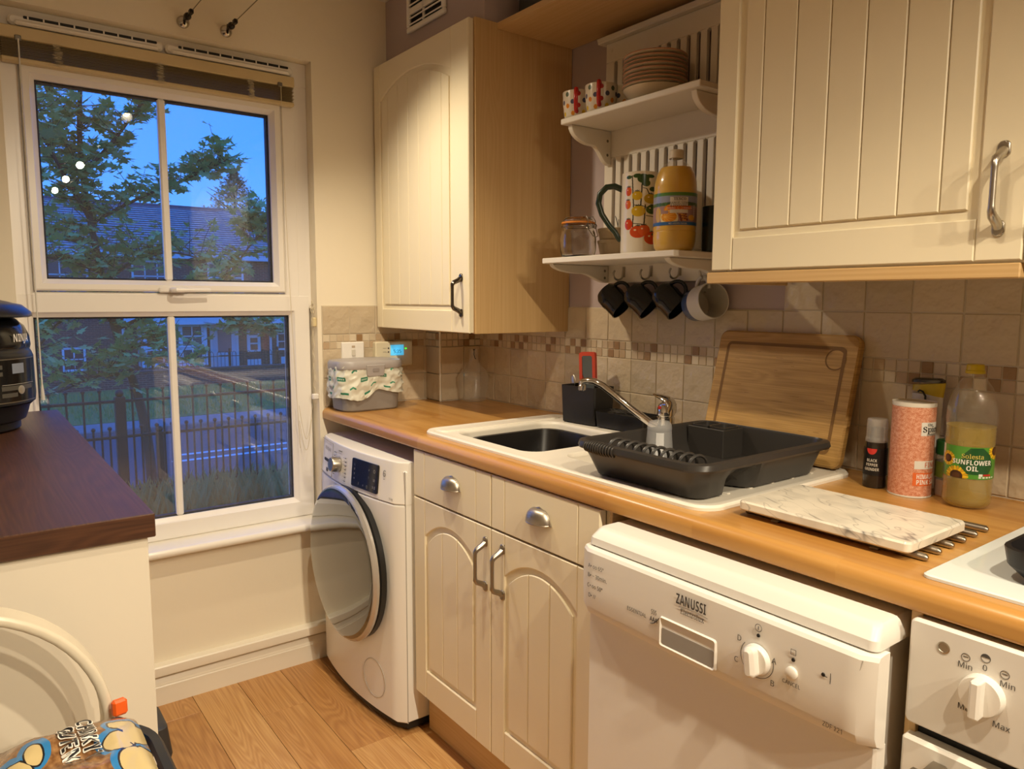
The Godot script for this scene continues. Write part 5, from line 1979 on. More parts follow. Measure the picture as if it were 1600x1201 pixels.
func sunflower(im: Image, cx: float, cy: float, r: float) -> void:
	for k in 22:
		var a := TAU * k / 22
		stroke(im, [Vector2(cx, cy), Vector2(cx + cos(a) * r * 0.82, cy + sin(a) * r * 0.82)], r * 0.09, hexc("e2b31c") if k % 2 == 0 else hexc("c8930f"))
	disc(im, cx, cy, r * 0.50, r * 0.50, hexc("3d2412"))
	disc(im, cx, cy, r * 0.30, r * 0.30, hexc("54331a"))

func oil_bottle() -> void:
	var at := Vector3(1.961, WT, 0.125)
	var fa := facing(at)
	var o := thing("oil_bottle", "clear bottle of yellow sunflower oil with a green label and yellow cap", "bottle", at)
	var P := xf(Basis.IDENTITY, at)
	var b := mb(P)
	var prof := [Vector2(0, 0.004), Vector2(0.026, 0.0006), Vector2(0.036, 0.003), Vector2(0.0415, 0.010), Vector2(0.0425, 0.018)]
	# rings moulded in the lower and upper body
	for k in 4:
		prof.append_array([Vector2(0.0415, 0.020 + 0.009 * k), Vector2(0.0425, 0.0245 + 0.009 * k)])
	prof.append_array([Vector2(0.0418, 0.060), Vector2(0.0418, 0.122), Vector2(0.0425, 0.126)])
	for k in 4:
		prof.append_array([Vector2(0.0415, 0.129 + 0.008 * k), Vector2(0.0428, 0.133 + 0.008 * k)])
	prof.append_array([Vector2(0.0425, 0.162), Vector2(0.0435, 0.172), Vector2(0.0425, 0.190), Vector2(0.0385, 0.212), Vector2(0.031, 0.232), Vector2(0.0205, 0.247), Vector2(0.0145, 0.252), Vector2(0.0135, 0.262)])
	# flutes on the shoulder come from a slightly wavy ring
	b.lathe(prof, 40)
	put(b, "bottle", glassy(Color(0.92, 0.92, 0.86), 0.05, 0.03), o, 50.0)
	b = mb(P)
	var liq := []
	for q in prof:
		if q.y <= 0.158: liq.append(Vector2(maxf(q.x - 0.0010, 0.0), q.y + 0.0006))
	liq.append(Vector2(0.0412, 0.158))
	liq.append(Vector2(0, 0.158))
	b.lathe(liq, 40)
	put(b, "oil", oil_mat(), o, 50.0)
	b = mb(P)
	b.lathe([Vector2(0, 0.258), Vector2(0.0165, 0.258), Vector2(0.0170, 0.260), Vector2(0.0165, 0.2635), Vector2(0.0155, 0.2645), Vector2(0.0150, 0.2735), Vector2(0.0135, 0.2755), Vector2(0, 0.276)], 28)
	put(b, "cap", mat(hexc("c9ac12"), 0.35), o)
	# label
	var im := canvas(512, 256, hexc("4f8a2c"))
	im.fill_rect(Rect2i(0, 0, 74, 150), hexc("d6cfbd"))
	for k in 9: im.fill_rect(Rect2i(8, 12 + k * 15, 30 + (k * 37) % 24, 4), hexc("7d786c"))
	for k in 14: im.fill_rect(Rect2i(6 + k * 5, 176, 2 + k % 2, 70), hexc("3a3a38"))
	sunflower(im, 110, 110, 66)
	sunflower(im, 180, 240, 88)
	sunflower(im, 452, 30, 76)
	var poly := [Vector2(262, 8), Vector2(340, 4), Vector2(396, 60), Vector2(424, 150), Vector2(386, 222), Vector2(250, 218), Vector2(196, 150), Vector2(222, 60)]
	var pp := PackedVector2Array(poly)
	for y in 256:
		for x in range(180, 440):
			if Geometry2D.is_point_in_polygon(Vector2(x, y), pp): im.set_pixel(x, y, hexc("1f4f24"))
	im.fill_rect(Rect2i(352, 214, 60, 16), hexc("b32620"))
	for k in 5: disc(im, 330 + k * 26, 240, 10, 7, hexc("d8d4c8"))
	im.fill_rect(Rect2i(322, 212, 26, 20), hexc("d8d4c8"))
	var a0 := fa - PI / 2 - 1.65
	b = mb(P)
	b.uvs = true
	b.lathe([Vector2(0.0423, 0.0605), Vector2(0.0423, 0.1215)], 30, a0, a0 + 3.3)
	put(b, "label_wrap", printed(im, 0.3), o)
	letters([["Solesta", 0.0065, 0.1035, 0.0085, "serif"]], mat(hexc("d9c25a"), 0.5), o, xf(Basis(Vector3.UP, fa), at), 0.0425)
	letters([["SUNFLOWER", 0.0065, 0.0920, 0.0092, "sansbold", 0, 0.92], ["OIL", 0.0065, 0.0805, 0.0092, "sansbold"]], mat(hexc("e8e4d8"), 0.5), o, xf(Basis(Vector3.UP, fa), at), 0.0425)

func oil_mat() -> StandardMaterial3D:
	return mat(Color(0.66, 0.54, 0.10, 0.55), 0.3, 0.0, {"transparency": BaseMaterial3D.TRANSPARENCY_ALPHA})

func corner_things() -> void:
	# food-waste caddy with a compostable liner folded over
	var at := Vector3(0.102, WT, 0.503)
	var o := thing("food_waste_caddy", "grey food waste caddy with a white printed liner folded over its sides", "caddy", at)
	var gm := mat(hexc("8d8883"), 0.45)
	var b := mb()
	var base := func(w: float, d: float, y: float, r: float) -> PackedVector3Array:
		return rr(at.x - d / 2, at.x + d / 2, at.z - w / 2, at.z + w / 2, r, WT + y, 8)
	b.loft([base.call(0.205, 0.130, 0.0005, 0.036), base.call(0.217, 0.142, 0.006, 0.042), base.call(0.226, 0.150, 0.06, 0.045), base.call(0.236, 0.156, 0.150, 0.047)])
	put(b, "bin_body", gm, o, 40.0)
	b = mb()
	b.loft([base.call(0.246, 0.164, 0.150, 0.052), base.call(0.250, 0.168, 0.154, 0.053), base.call(0.250, 0.168, 0.170, 0.053), base.call(0.240, 0.158, 0.178, 0.05), base.call(0.19, 0.11, 0.1815, 0.04), base.call(0.16, 0.09, 0.1805, 0.035)])
	b.x = xf(EAST, Vector3(at.x + 0.083, WT, 0))
	b.prism(PackedVector2Array([Vector2(-at.z - 0.036, 0.165), Vector2(-at.z - 0.032, 0.128), Vector2(-at.z - 0.026, 0.124), Vector2(-at.z + 0.026, 0.124), Vector2(-at.z + 0.032, 0.128), Vector2(-at.z + 0.036, 0.165)]), -0.002, 0.005, 0.002)
	put(b, "lid", mat(hexc("a39d9a"), 0.42), o, 40.0)
	b = mb(xf(EAST, Vector3(at.x + 0.088, WT, 0)))
	b.prism(rrect(-at.z, 0.147, 0.026, 0.014, 0.004), 0.0, 0.0012, 0.0006)
	put(b, "lid_clasp", mat(hexc("8f8987"), 0.42), o)
	# liner: crumpled skirt
	var rng := RandomNumberGenerator.new()
	rng.seed = 33
	var nz := noise(0.9, 6, 3)
	var rings := []
	var rows := 16
	for r in rows + 1:
		var f := float(r) / rows
		var ring := PackedVector3Array()
		var pts := rrect(0, 0, 0.163, 0.246, 0.05, 10)
		var dense := PackedVector2Array()
		for i in pts.size():
			var p := pts[i]
			var q := pts[(i + 1) % pts.size()]
			var n := maxi(int(p.distance_to(q) / 0.006), 1)
			for k in n: dense.append(p.lerp(q, float(k) / n))
		for i in dense.size():
			var p := dense[i]
			var a := p.angle()
			var low: float = 0.058 + 0.014 * sin(a * 2.0 + 0.6) + 0.008 * sin(a * 5.0 + 1.0)
			var y: float = lerpf(low, 0.163, f)
			var crump := nz.get_noise_3d(p.x * 28.0, y * 34.0, p.y * 28.0) * 0.010 + nz.get_noise_3d(p.x * 70.0 + 9.0, y * 60.0, p.y * 70.0) * 0.005
			var flare := 1.0 + 0.035 * sin(f * PI) - 0.03 * f + (0.05 * pow(1.0 - f, 3) if true else 0.0)
			var k := flare + crump / 0.12
			ring.append(Vector3(at.x + p.x * k, WT + y + nz.get_noise_3d(p.x * 40, 3.0, p.y * 40) * 0.004 * (1.0 - f), at.z - p.y * k))
		rings.append(ring)
	b = mb()
	b.uvs = true
	b.loft(rings, false, false)
	var im := canvas(1024, 128, hexc("d9d8c8"))
	for k in 9:
		var x := 40 + k * 112
		im.fill_rect(Rect2i(x, 44, 40, 16), hexc("2f7a5c"))
		for q in 4: im.fill_rect(Rect2i(x + 5 + q * 8, 49, 5, 6), hexc("c8d4c6"))
		stroke(im, [Vector2(x + 60, 88), Vector2(x + 72, 80), Vector2(x + 84, 84)], 3.0, hexc("3a8a68"))
		stroke(im, [Vector2(x + 66, 24), Vector2(x + 74, 16), Vector2(x + 88, 18)], 3.0, hexc("3a8a68"))
		im.fill_rect(Rect2i(x + 20, 104, 34, 8), hexc("2f7a5c"))
	var lm := printed(im, 0.4)
	lm.backlight_enabled = true
	lm.backlight = Color(0.4, 0.4, 0.36)
	put(b, "liner", lm, o, 60.0)
	# stopperless flask in the corner
	at = Vector3(0.170, WT, 0.075)
	o = thing("glass_carafe", "empty clear glass carafe with a pinched neck standing in the tiled corner", "carafe", at)
	b = mb(xf(Basis.IDENTITY, at))
	b.lathe([Vector2(0, 0.001), Vector2(0.040, 0.001), Vector2(0.046, 0.006), Vector2(0.052, 0.04), Vector2(0.0585, 0.085), Vector2(0.058, 0.102), Vector2(0.050, 0.120), Vector2(0.034, 0.134), Vector2(0.024, 0.146), Vector2(0.0195, 0.162), Vector2(0.0190, 0.185), Vector2(0.0225, 0.205), Vector2(0.0205, 0.205), Vector2(0.0172, 0.185), Vector2(0.0178, 0.162), Vector2(0.0225, 0.147), Vector2(0.0325, 0.136), Vector2(0.0485, 0.1215), Vector2(0.0562, 0.102), Vector2(0.0567, 0.085), Vector2(0.050, 0.04), Vector2(0.044, 0.010), Vector2(0, 0.007)], 40)
	put(b, "glass", glassy(Color(0.9, 0.9, 0.88), 0.03, 0.02), o, 50.0)
	b = mb(xf(Basis.IDENTITY, at))
	b.tube([Vector3(0.020, 0.202, 0.012), Vector3(0.022, 0.185, 0.014), Vector3(0.026, 0.170, 0.012), Vector3(0.030, 0.168, 0.010)], 0.0016, 6)
	b.sphere(Vector3(0.021, 0.203, 0.013), Vector3(0.005, 0.003, 0.004), 10, 6)
	put(b, "wire_hook", M.black, o)
	# fused switch and heating programmer on the window wall
	o = thing("fused_switch", "white square switch plate on the mosaic tiles left of the heating programmer", "switch", Vector3(0.008, 1.13, 0.508))
	b = mb(xf(EAST, Vector3(0.0065, 0, 0)))
	b.prism(rrect(-0.508, 1.133, 0.088, 0.088, 0.004, 3), 0, 0.011, 0.003)
	put(b, "plate", M.upvc, o)
	b = mb(xf(EAST, Vector3(0.0175, 0, 0)))
	b.prism(rrect(-0.508, 1.138, 0.014, 0.024, 0.002, 2), -0.002, 0.0035, 0.001)
	put(b, "rocker", mat(hexc("cfc8ba"), 0.35), o)
	b = mb(xf(EAST, Vector3(0.0177, 0, 0)))
	b.prism(rrect(-0.508, 1.160, 0.013, 0.008, 0.001, 2), -0.002, 0.0006)
	put(b, "flag", mat(hexc("b9a58d"), 0.5), o)
	o = thing("heating_programmer", "cream heating programmer with a lit blue display showing 5:35", "programmer", Vector3(0.008, 1.12, 0.345))
	b = mb(xf(EAST, Vector3(0.0065, 0, 0)))
	b.prism(rrect(-0.345, 1.128, 0.158, 0.094, 0.006, 3), 0, 0.024, 0.004)
	put(b, "case", mat(hexc("ded3b4"), 0.42), o)
	var lcd := mat(hexc("5fb6d6"), 0.3)
	lcd.emission_enabled = true
	lcd.emission = hexc("4fb4dc")
	lcd.emission_energy_multiplier = 0.55
	b = mb(xf(EAST, Vector3(0.0305, 0, 0)))
	b.prism(rrect(-0.334, 1.142, 0.056, 0.040, 0.001, 2), -0.001, 0.0008)
	put(b, "lit_display", lcd, o)
	var al := OmniLight3D.new()
	al.name = "display_glow"
	o.add_child(al, true)
	al.position = Vector3(0.034, 0.02, -0.011)
	al.light_color = hexc("6fc4e6")
	al.light_energy = 0.0004
	al.light_size = 0.02
	al.omni_range = 6.0
	al.omni_attenuation = 2.0
	al.shadow_enabled = true
	letters([["5:35", -0.334, 1.137, 0.013, "sans"]], mat(hexc("15333f"), 0.6), o, xf(EAST, Vector3(0.0314, 0, 0)))
	var led := mat(hexc("2fd030"), 0.3)
	led.emission_enabled = true
	led.emission = hexc("30e030")
	led.emission_energy_multiplier = 1.6
	b = mb(xf(EAST, Vector3(0.0305, 0, 0)))
	b.prism(rrect(-0.297, 1.147, 0.008, 0.005, 0.0024, 3), -0.001, 0.0012)
	put(b, "led_light", led, o)
	b = mb()
	for y in [1.150, 1.136]:
		b.sphere(Vector3(0.0308, y, 0.371), Vector3(0.002, 0.003, 0.0035), 10, 6)
		b.bx(0.0303, 0.0309, y - 0.0005, y + 0.0005, 0.378, 0.394)
	put(b, "buttons", M.ink, o)

func rack_things() -> void:
	var o := thing("plate_rack", "white slatted wall rack with two shelves and hooks between the wall cupboards", "wall rack", Vector3(1.08, 1.39, 0.0))
	var wm := mat(hexc("e4dccd"), 0.4)
	var x0 := 0.826
	var x1 := 1.330
	var b := mb()
	# slotted back board: stiles, cross rails and slats between the slots
	for r in [[x0, x1, 2.055, 2.112], [x0, x1, 1.770, 1.868], [x0, x1, 1.388, 1.475]]:
		b = mb()
		b.bx(r[0], r[1], r[2], r[3], 0.010, 0.024, 0.002)
		put(b, "rail", wm, o)
	var n := 13
	var w := (x1 - x0 - 0.05) / n
	for k in n + 1:
		var xa: float = x0 if k == 0 else x0 + 0.025 + w * k - (w - 0.013) * 0.5
		var xb: float = x0 + 0.025 + (w - 0.013) * 0.5 + w * k if k < n else x1
		if k == 0: xb = x0 + 0.025 + (w - 0.013) * 0.5
		for seg in [[1.475, 1.770], [1.868, 2.055]]:
			b = mb()
			b.bx(xa, xb, seg[0], seg[1], 0.0101, 0.0239, 0.0015)
			put(b, "slat", wm, o)
	# round slot ends
	b = mb()
	for k in n:
		var xc: float = x0 + 0.025 + w * (k + 0.5)
		for q in [[1.770, -1], [1.475, 1], [2.055, -1], [1.868, 1]]:
			for s in [-1, 1]:
				var p := PackedVector2Array([Vector2(xc + s * 0.0066, q[0])])
				for i in 5:
					var a := PI / 2 * i / 4.0
					p.append(Vector2(xc + s * 0.0066 * cos(PI / 2 - a) if false else xc + s * 0.0066 * sin(PI / 2 - a), q[0] + q[1] * 0.0066 * (1.0 - sin(a)) ) if false else Vector2(xc + s * 0.0066 * cos(a), q[0] + q[1] * 0.0066 * (1.0 - sin(a))))
				var pp := PackedVector2Array()
				for v in p:
					if pp.is_empty() or v.distance_to(pp[-1]) > 1e-5: pp.append(v)
				if pp.size() >= 3: b.prism(pp, 0.0102, 0.0238)
	put(b, "slot_ends", wm, o, 0.0)
	b = mb()
	b.prism(PackedVector2Array([Vector2(x0 - 0.016, 2.112), Vector2(x1 + 0.016, 2.112), Vector2(x1 + 0.022, 2.130), Vector2(x0 - 0.022, 2.130)]), 0.008, 0.046, 0.003)
	put(b, "cornice", wm, o)
	for q in [[0.849, 2.090], [1.307, 2.090]]:
		b = mb(xf(Basis(Vector3.RIGHT, PI / 2), Vector3(q[0], q[1], 0.0238)))
		b.lathe([Vector2(0.006, 0), Vector2(0.0055, 0.0015), Vector2(0, 0.002)], 14)
		put(b, "screw_cap", wm, o)
	b = mb()
	b.bx(x0, x1 + 0.012, 1.8495, 1.8655, 0.0245, 0.205, 0.002)
	put(b, "shelf", wm, o)
	b = mb()
	b.bx(x0 - 0.004, x1, 1.4410, 1.4570, 0.0245, 0.268, 0.002)
	put(b, "shelf", wm, o)
	# scrolled brackets
	for q in [[x0 + 0.012, 1.849, 0.175, 0.100], [x1 - 0.030, 1.849, 0.175, 0.100], [x0 + 0.010, 1.4405, 0.240, 0.052], [x1 - 0.045, 1.4405, 0.240, 0.052]]:
		b = mb(xf(EAST, Vector3(q[0], q[1], 0)))
		var d: float = q[2]
		var h: float = q[3]
		var p := PackedVector2Array([Vector2(-0.0245, 0.0), Vector2(-0.0245, -h)])
		for i in 9:
			var f := i / 8.0
			p.append(Vector2(-lerpf(0.034, d * 0.55, f), -h + h * 0.50 * smoothstep(0, 1, f)))
		for i in 9:
			var f := i / 8.0
			p.append(Vector2(-lerpf(d * 0.6, d + 0.012, sin(f * PI / 2)), -h * 0.5 * cos(f * PI / 2) - 0.0002))
		b.prism(p, 0.0, 0.018, 0.0015, 0.0015)
		put(b, "bracket", wm, o, 30.0)
		for yy in [0.3, 0.72]:
			b = mb(xf(Basis(Vector3.BACK, -PI / 2), Vector3(q[0] + 0.018, q[1] - h * yy, 0.040)))
			b.lathe([Vector2(0.0045, 0), Vector2(0.004, 0.0006), Vector2(0, 0.0007)], 12)
			put(b, "screw_hole", mat(hexc("6b6458"), 0.6), o)
	var hx := [0.922, 1.033, 1.143, 1.250]
	for x in hx:
		b = mb()
		b.bx(x - 0.006, x + 0.006, 1.404, 1.436, 0.0242, 0.027, 0.001)
		var p := []
		for i in 13:
			var a := PI * 1.25 * i / 12.0
			p.append(Vector3(x, 1.412 - 0.016 * sin(a), 0.050 - 0.020 * cos(a)))
		b.tube([Vector3(x, 1.430, 0.027)] + p, 0.0030, 8)
		put(b, "hook", M.steel, o, 50.0)

	# stack of plates on an upturned bowl-like dish
	var cx := 1.113
	var cz := 0.115
	var words := ["pale dish at the very bottom of the plate stack", "bottom cream plate with a brown edge in the stack", "second cream plate from the bottom of the stack", "third cream plate from the bottom of the stack", "fourth cream plate from the bottom of the stack", "fifth cream plate counted up the stack on the upper shelf", "third cream plate from the top of the stack", "second cream plate from the top of the stack", "topmost cream plate with a brown edge on the upper shelf"]
	var pm := mat(hexc("d9c9ac"), 0.25)
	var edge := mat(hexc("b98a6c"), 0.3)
	var y := 1.8662
	o = thing("deep_plate", words[0], "plate", Vector3(cx, y, cz), 0, "plates stacked on the upper shelf")
	b = mb()
	b.lathe([Vector2(0.0000, 0.0), Vector2(0.0462, 0.0), Vector2(0.0494, 0.002), Vector2(0.0733, 0.020), Vector2(0.0837, 0.032), Vector2(0.0849, 0.0345), Vector2(0.0829, 0.036), Vector2(0.0717, 0.024), Vector2(0.0478, 0.006), Vector2(0.0000, 0.005)], 48)
	part(b, "dish", pm, o, 50.0)
	y += 0.031
	var first: Node3D = null
	for k in 8:
		var pos := Vector3(cx + 0.002 * sin(k * 2.1), y + 0.0108 * k, cz + 0.002 * cos(k * 1.7))
		if first == null:
			first = thing("dinner_plate", words[k + 1], "plate", pos, 0, "plates stacked on the upper shelf")
			b = mb()
			b.lathe([Vector2(0.0000, 0.0), Vector2(0.0526, 0.0), Vector2(0.0558, 0.0015), Vector2(0.0813, 0.0085), Vector2(0.0849, 0.0098)], 48)
			b.lathe([Vector2(0.0846, 0.0128), Vector2(0.0558, 0.0048), Vector2(0.0526, 0.004), Vector2(0.0000, 0.004)], 48)
			part(b, "plate_body", pm, first, 50.0)
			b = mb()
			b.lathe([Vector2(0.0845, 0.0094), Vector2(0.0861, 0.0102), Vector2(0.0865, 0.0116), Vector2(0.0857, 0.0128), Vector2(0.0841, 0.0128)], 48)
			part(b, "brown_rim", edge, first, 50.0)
		else:
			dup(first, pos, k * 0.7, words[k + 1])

	# spotted mugs
	var im := canvas(512, 192, hexc("e3d8c2"))
	var cols := [hexc("b3261e"), hexc("d9861c"), hexc("54566e"), hexc("d9b421"), hexc("5a6a55"), hexc("b3261e"), hexc("54566e"), hexc("d98a1c")]
	var kk := 0
	for c in 16:
		for r in 2:
			var px := 8.0 + c * 32.0
			var py := 30.0 + r * 84.0 + (46.0 if c % 2 == 1 else 0.0) + 6.0 * sin(c * 2.4)
			disc(im, px, py, 11.5, 17.0, cols[(kk * 3 + r * 2) % 8])
			kk += 1
	var dots := printed(im, 0.22)
	var inner := mat(hexc("e3d8c2"), 0.25)
	var red := mat(hexc("b5201a"), 0.25)
	var spots := [[Vector3(0.842, 1.866, 0.150), "spotted mug with a red handle at the left end of the upper shelf"], [Vector3(0.938, 1.866, 0.148), "spotted mug with a red handle, second from the left on the upper shelf"], [Vector3(0.968, 1.866, 0.075), "spotted mug half hidden between the front mugs and the plates"]]
	first = null
	for k in 3:
		var at: Vector3 = spots[k][0]
		var turn := facing(at) - 0.10
		if k == 2: turn += 2.2
		if first == null:
			first = thing("spotted_mug", spots[k][1], "mug", at, turn, "spotted mugs on the upper shelf")
			b = mb()
			b.uvs = true
			b.lathe([Vector2(0.0360, 0.006), Vector2(0.0410, 0.010), Vector2(0.0455, 0.045), Vector2(0.0470, 0.078)], 40)
			part(b, "wall", dots, first, 50.0)
			b = mb()
			b.lathe([Vector2(0, 0.003), Vector2(0.029, 0.003), Vector2(0.029, 0.0), Vector2(0.034, 0.0), Vector2(0.0365, 0.0065)], 40)
			b.lathe([Vector2(0.0470, 0.078), Vector2(0.0465, 0.0795), Vector2(0.0445, 0.079), Vector2(0.0425, 0.045), Vector2(0.036, 0.010), Vector2(0, 0.008)], 40)
			part(b, "inside", inner, first, 50.0)
			b = mb()
			b.tube([Vector3(0, 0.073, 0.045), Vector3(0, 0.077, 0.058), Vector3(0, 0.074, 0.070), Vector3(0, 0.060, 0.0755), Vector3(0, 0.040, 0.0745), Vector3(0, 0.020, 0.066), Vector3(0, 0.015, 0.054), Vector3(0, 0.018, 0.042)], 0.0062, 10)
			part(b, "handle", red, first, 60.0)
		else:
			dup(first, at, turn, spots[k][1])

	# lower shelf, left to right
	var sy := 1.4572
	var at := Vector3(0.900, sy, 0.195)
	o = thing("clip_jar", "clip-top glass jar with an orange seal at the left end of the lower shelf", "jar", at)
	var gl := solid_glass(Color(0.96, 0.96, 0.95), 0.0, 0.0)
	b = mb(xf(Basis.IDENTITY, at))
	b.lathe([Vector2(0, 0.0005), Vector2(0.0423, 0.0005), Vector2(0.0488, 0.006), Vector2(0.0529, 0.022), Vector2(0.0529, 0.055), Vector2(0.0488, 0.074), Vector2(0.0446, 0.082), Vector2(0.0446, 0.098), Vector2(0.0419, 0.098), Vector2(0.0419, 0.082), Vector2(0.0460, 0.074), Vector2(0.0501, 0.055), Vector2(0.0501, 0.022), Vector2(0.0451, 0.009), Vector2(0, 0.006)], 40)
	put(b, "glass_body", gl, o, 50.0)
	b = mb(xf(Basis.IDENTITY, at))
	b.lathe([Vector2(0.0405, 0.0985), Vector2(0.0492, 0.0985), Vector2(0.0497, 0.1010), Vector2(0.0492, 0.1035), Vector2(0.0405, 0.1035)], 40)
	put(b, "rubber_seal", mat(hexc("cf7c22"), 0.55), o)
	b = mb(xf(Basis.IDENTITY, at))
	b.lathe([Vector2(0, 0.104), Vector2(0.0455, 0.104), Vector2(0.0460, 0.108), Vector2(0.0423, 0.112), Vector2(0.0386, 0.116), Vector2(0.0276, 0.118), Vector2(0, 0.1175)], 40)
	put(b, "glass_lid", gl, o, 50.0)
	b = mb(xf(Basis(Vector3.UP, facing(at) + 0.75), at))
	for s in [-1, 1]:
		b.tube([Vector3(s * 0.012, 0.116, 0.030), Vector3(s * 0.013, 0.117, 0.048), Vector3(s * 0.014, 0.104, 0.0565), Vector3(s * 0.016, 0.088, 0.056), Vector3(s * 0.015, 0.078, 0.060), Vector3(s * 0.010, 0.060, 0.072)], 0.0013, 6)
		b.torus(Vector3(s * 0.015, 0.089, 0.0555), 0.006, 0.0012, Basis(Vector3.UP, PI / 2), 0, TAU, 14, 5)
	b.tube([Vector3(-0.010, 0.060, 0.072), Vector3(0.0, 0.057, 0.074), Vector3(0.010, 0.060, 0.072)], 0.0014, 6)
	b.torus(Vector3(0, 0.090, 0), 0.0495, 0.0012, Basis(Vector3.RIGHT, PI / 2), 0, TAU, 40, 5)
	put(b, "wire_clip", mat(hexc("8a8378"), 0.25, 1.0), o, 50.0)

	var bm := mat(hexc("b39b78"), 0.35)
	first = null
	for k in 2:
		var pos := Vector3(0.948, sy + 0.034 * k, 0.085)
		var lab: String = ["lower beige ramekin bowl of the stack of two beside the tall jug", "upper beige ramekin bowl of the stack of two beside the tall jug"][k]
		if first == null:
			first = thing("ramekin_bowl", lab, "bowl", pos, 0, "beige bowls on the lower shelf")
			b = mb()
			b.lathe([Vector2(0, 0.0005), Vector2(0.044, 0.0005), Vector2(0.0465, 0.003), Vector2(0.0545, 0.042), Vector2(0.0562, 0.0435), Vector2(0.0570, 0.052), Vector2(0.0555, 0.0535), Vector2(0.0530, 0.052), Vector2(0.0455, 0.008), Vector2(0, 0.006)], 40)
			part(b, "bowl", bm, first, 40.0)
		else:
			dup(first, pos, 0.4, lab)
	o = thing("wire_hook", "small dark bent wire hook standing in the upper beige bowl", "hook", Vector3(0.955, sy + 0.042, 0.08))
	b = mb()
	b.tube([Vector3(0.955, sy + 0.043, 0.080), Vector3(0.950, sy + 0.095, 0.082), Vector3(0.944, sy + 0.118, 0.083), Vector3(0.940, sy + 0.126, 0.084)], 0.0012, 6)
	b.tube([Vector3(0.950, sy + 0.095, 0.082), Vector3(0.948, sy + 0.116, 0.078)], 0.0009, 6)
	put(b, "wire", M.black, o)

	# jug printed with tomatoes
	at = Vector3(1.092, sy, 0.138)
	var fa := facing(at)
	o = thing("tall_jug", "tall white jug printed with tomatoes and a curved dark green handle", "jug", at)
	im = canvas(512, 512, hexc("ddd2be"))
	var stem := hexc("2f2e20")
	var leaf := hexc("2f4a22")
	# u 0.25 faces the room here
	var tom := [[150, 120, 15, 30, "c8501c"], [148, 205, 15, 30, "d0601c"], [152, 335, 20, 36, "c8401a"], [190, 150, 22, 30, "c9a322"], [196, 250, 30, 36, "c9a322"], [250, 170, 32, 32, "b8981c"], [256, 240, 28, 30, "3f5a2c"], [196, 385, 36, 40, "c9481a"], [222, 375, 26, 36, "d0561e"], [258, 425, 36, 42, "c8481a"], [340, 180, 28, 34, "c8501c"], [360, 300, 30, 34, "c9a322"], [390, 410, 34, 38, "c8481a"], [60, 200, 26, 34, "c9a322"], [40, 330, 28, 36, "c8501c"]]
	for q in [[166, 20, 172, 400], [210, 60, 205, 230], [225, 210, 220, 360], [330, 40, 345, 400], [60, 40, 50, 320]]:
		stroke(im, [Vector2(q[0], q[1]), Vector2(q[2] + 3, (q[1] + q[3]) / 2.0), Vector2(q[2], q[3])], 2.6, stem)
	for q in [[176, 210, 245, 232], [176, 330, 245, 395], [215, 100, 245, 150], [230, 280, 300, 330]]:
		stroke(im, [Vector2(q[0], q[1]), Vector2((q[0] + q[2]) / 2.0, q[1] + 6), Vector2(q[2], q[3])], 2.2, stem)
	for t in tom:
		disc(im, t[0], t[1], t[2], t[3], hexc(t[4]))
		disc(im, t[0] - t[2] * 0.35, t[1] - t[3] * 0.3, t[2] * 0.16, t[3] * 0.14, hexc("e8d0a0"))
		for k in 5:
			var a := PI + PI * k / 4.0
			stroke(im, [Vector2(t[0], t[1] - t[3] + 2), Vector2(t[0] + cos(a) * 11, t[1] - t[3] + 2 + sin(a) * 9)], 1.6, stem)
	for q in [[215, 40, 26, 30], [190, 22, 20, 14], [245, 25, 22, 12], [228, 70, 18, 22], [262, 108, 20, 16], [150, 28, 14, 12], [270, 400, 14, 10], [330, 60, 24, 20], [60, 60, 24, 22], [360, 90, 18, 14]]:
		disc(im, q[0], q[1], q[2], q[3], leaf)
	b = mb(xf(Basis(Vector3.UP, fa - PI / 2 - 1.32), at))
	b.uvs = true
	b.lathe([Vector2(0.0526, 0.010), Vector2(0.0526, 0.150), Vector2(0.0512, 0.220)], 44, PI * 0.62 - PI, PI * 0.62 + PI)
	put(b, "printed_wall", printed(im, 0.2), o, 50.0)
	b = mb(xf(Basis.IDENTITY, at))
	b.lathe([Vector2(0, 0.0005), Vector2(0.0489, 0.0005), Vector2(0.0522, 0.003), Vector2(0.0526, 0.0105)], 44)
	b.lathe([Vector2(0.0512, 0.2195), Vector2(0.0512, 0.2225), Vector2(0.0493, 0.2235), Vector2(0.0479, 0.220), Vector2(0.0489, 0.02), Vector2(0, 0.012)], 44)
	put(b, "rim_and_base", mat(hexc("ddd2be"), 0.2), o, 50.0)
	b = mb(xf(Basis(Vector3.UP, fa - PI / 2 - 0.05), at))
	b.tube([Vector3(0, 0.182, 0.050), Vector3(0, 0.192, 0.072), Vector3(0, 0.190, 0.094), Vector3(0, 0.172, 0.112), Vector3(0, 0.146, 0.116), Vector3(0, 0.116, 0.106), Vector3(0, 0.086, 0.086), Vector3(0, 0.066, 0.068), Vector3(0, 0.048, 0.058), Vector3(0, 0.040, 0.054)], [0.0085, 0.0085, 0.0085, 0.0085, 0.0085, 0.008, 0.0075, 0.0075, 0.007, 0.004], 12)
	put(b, "handle", mat(hexc("20301f"), 0.25), o, 60.0)

	# bottle of squash
	at = Vector3(1.236, sy, 0.160)
	fa = facing(at)
	o = thing("squash_bottle", "large plastic bottle of orange squash with a white cap and fruit label", "bottle", at)
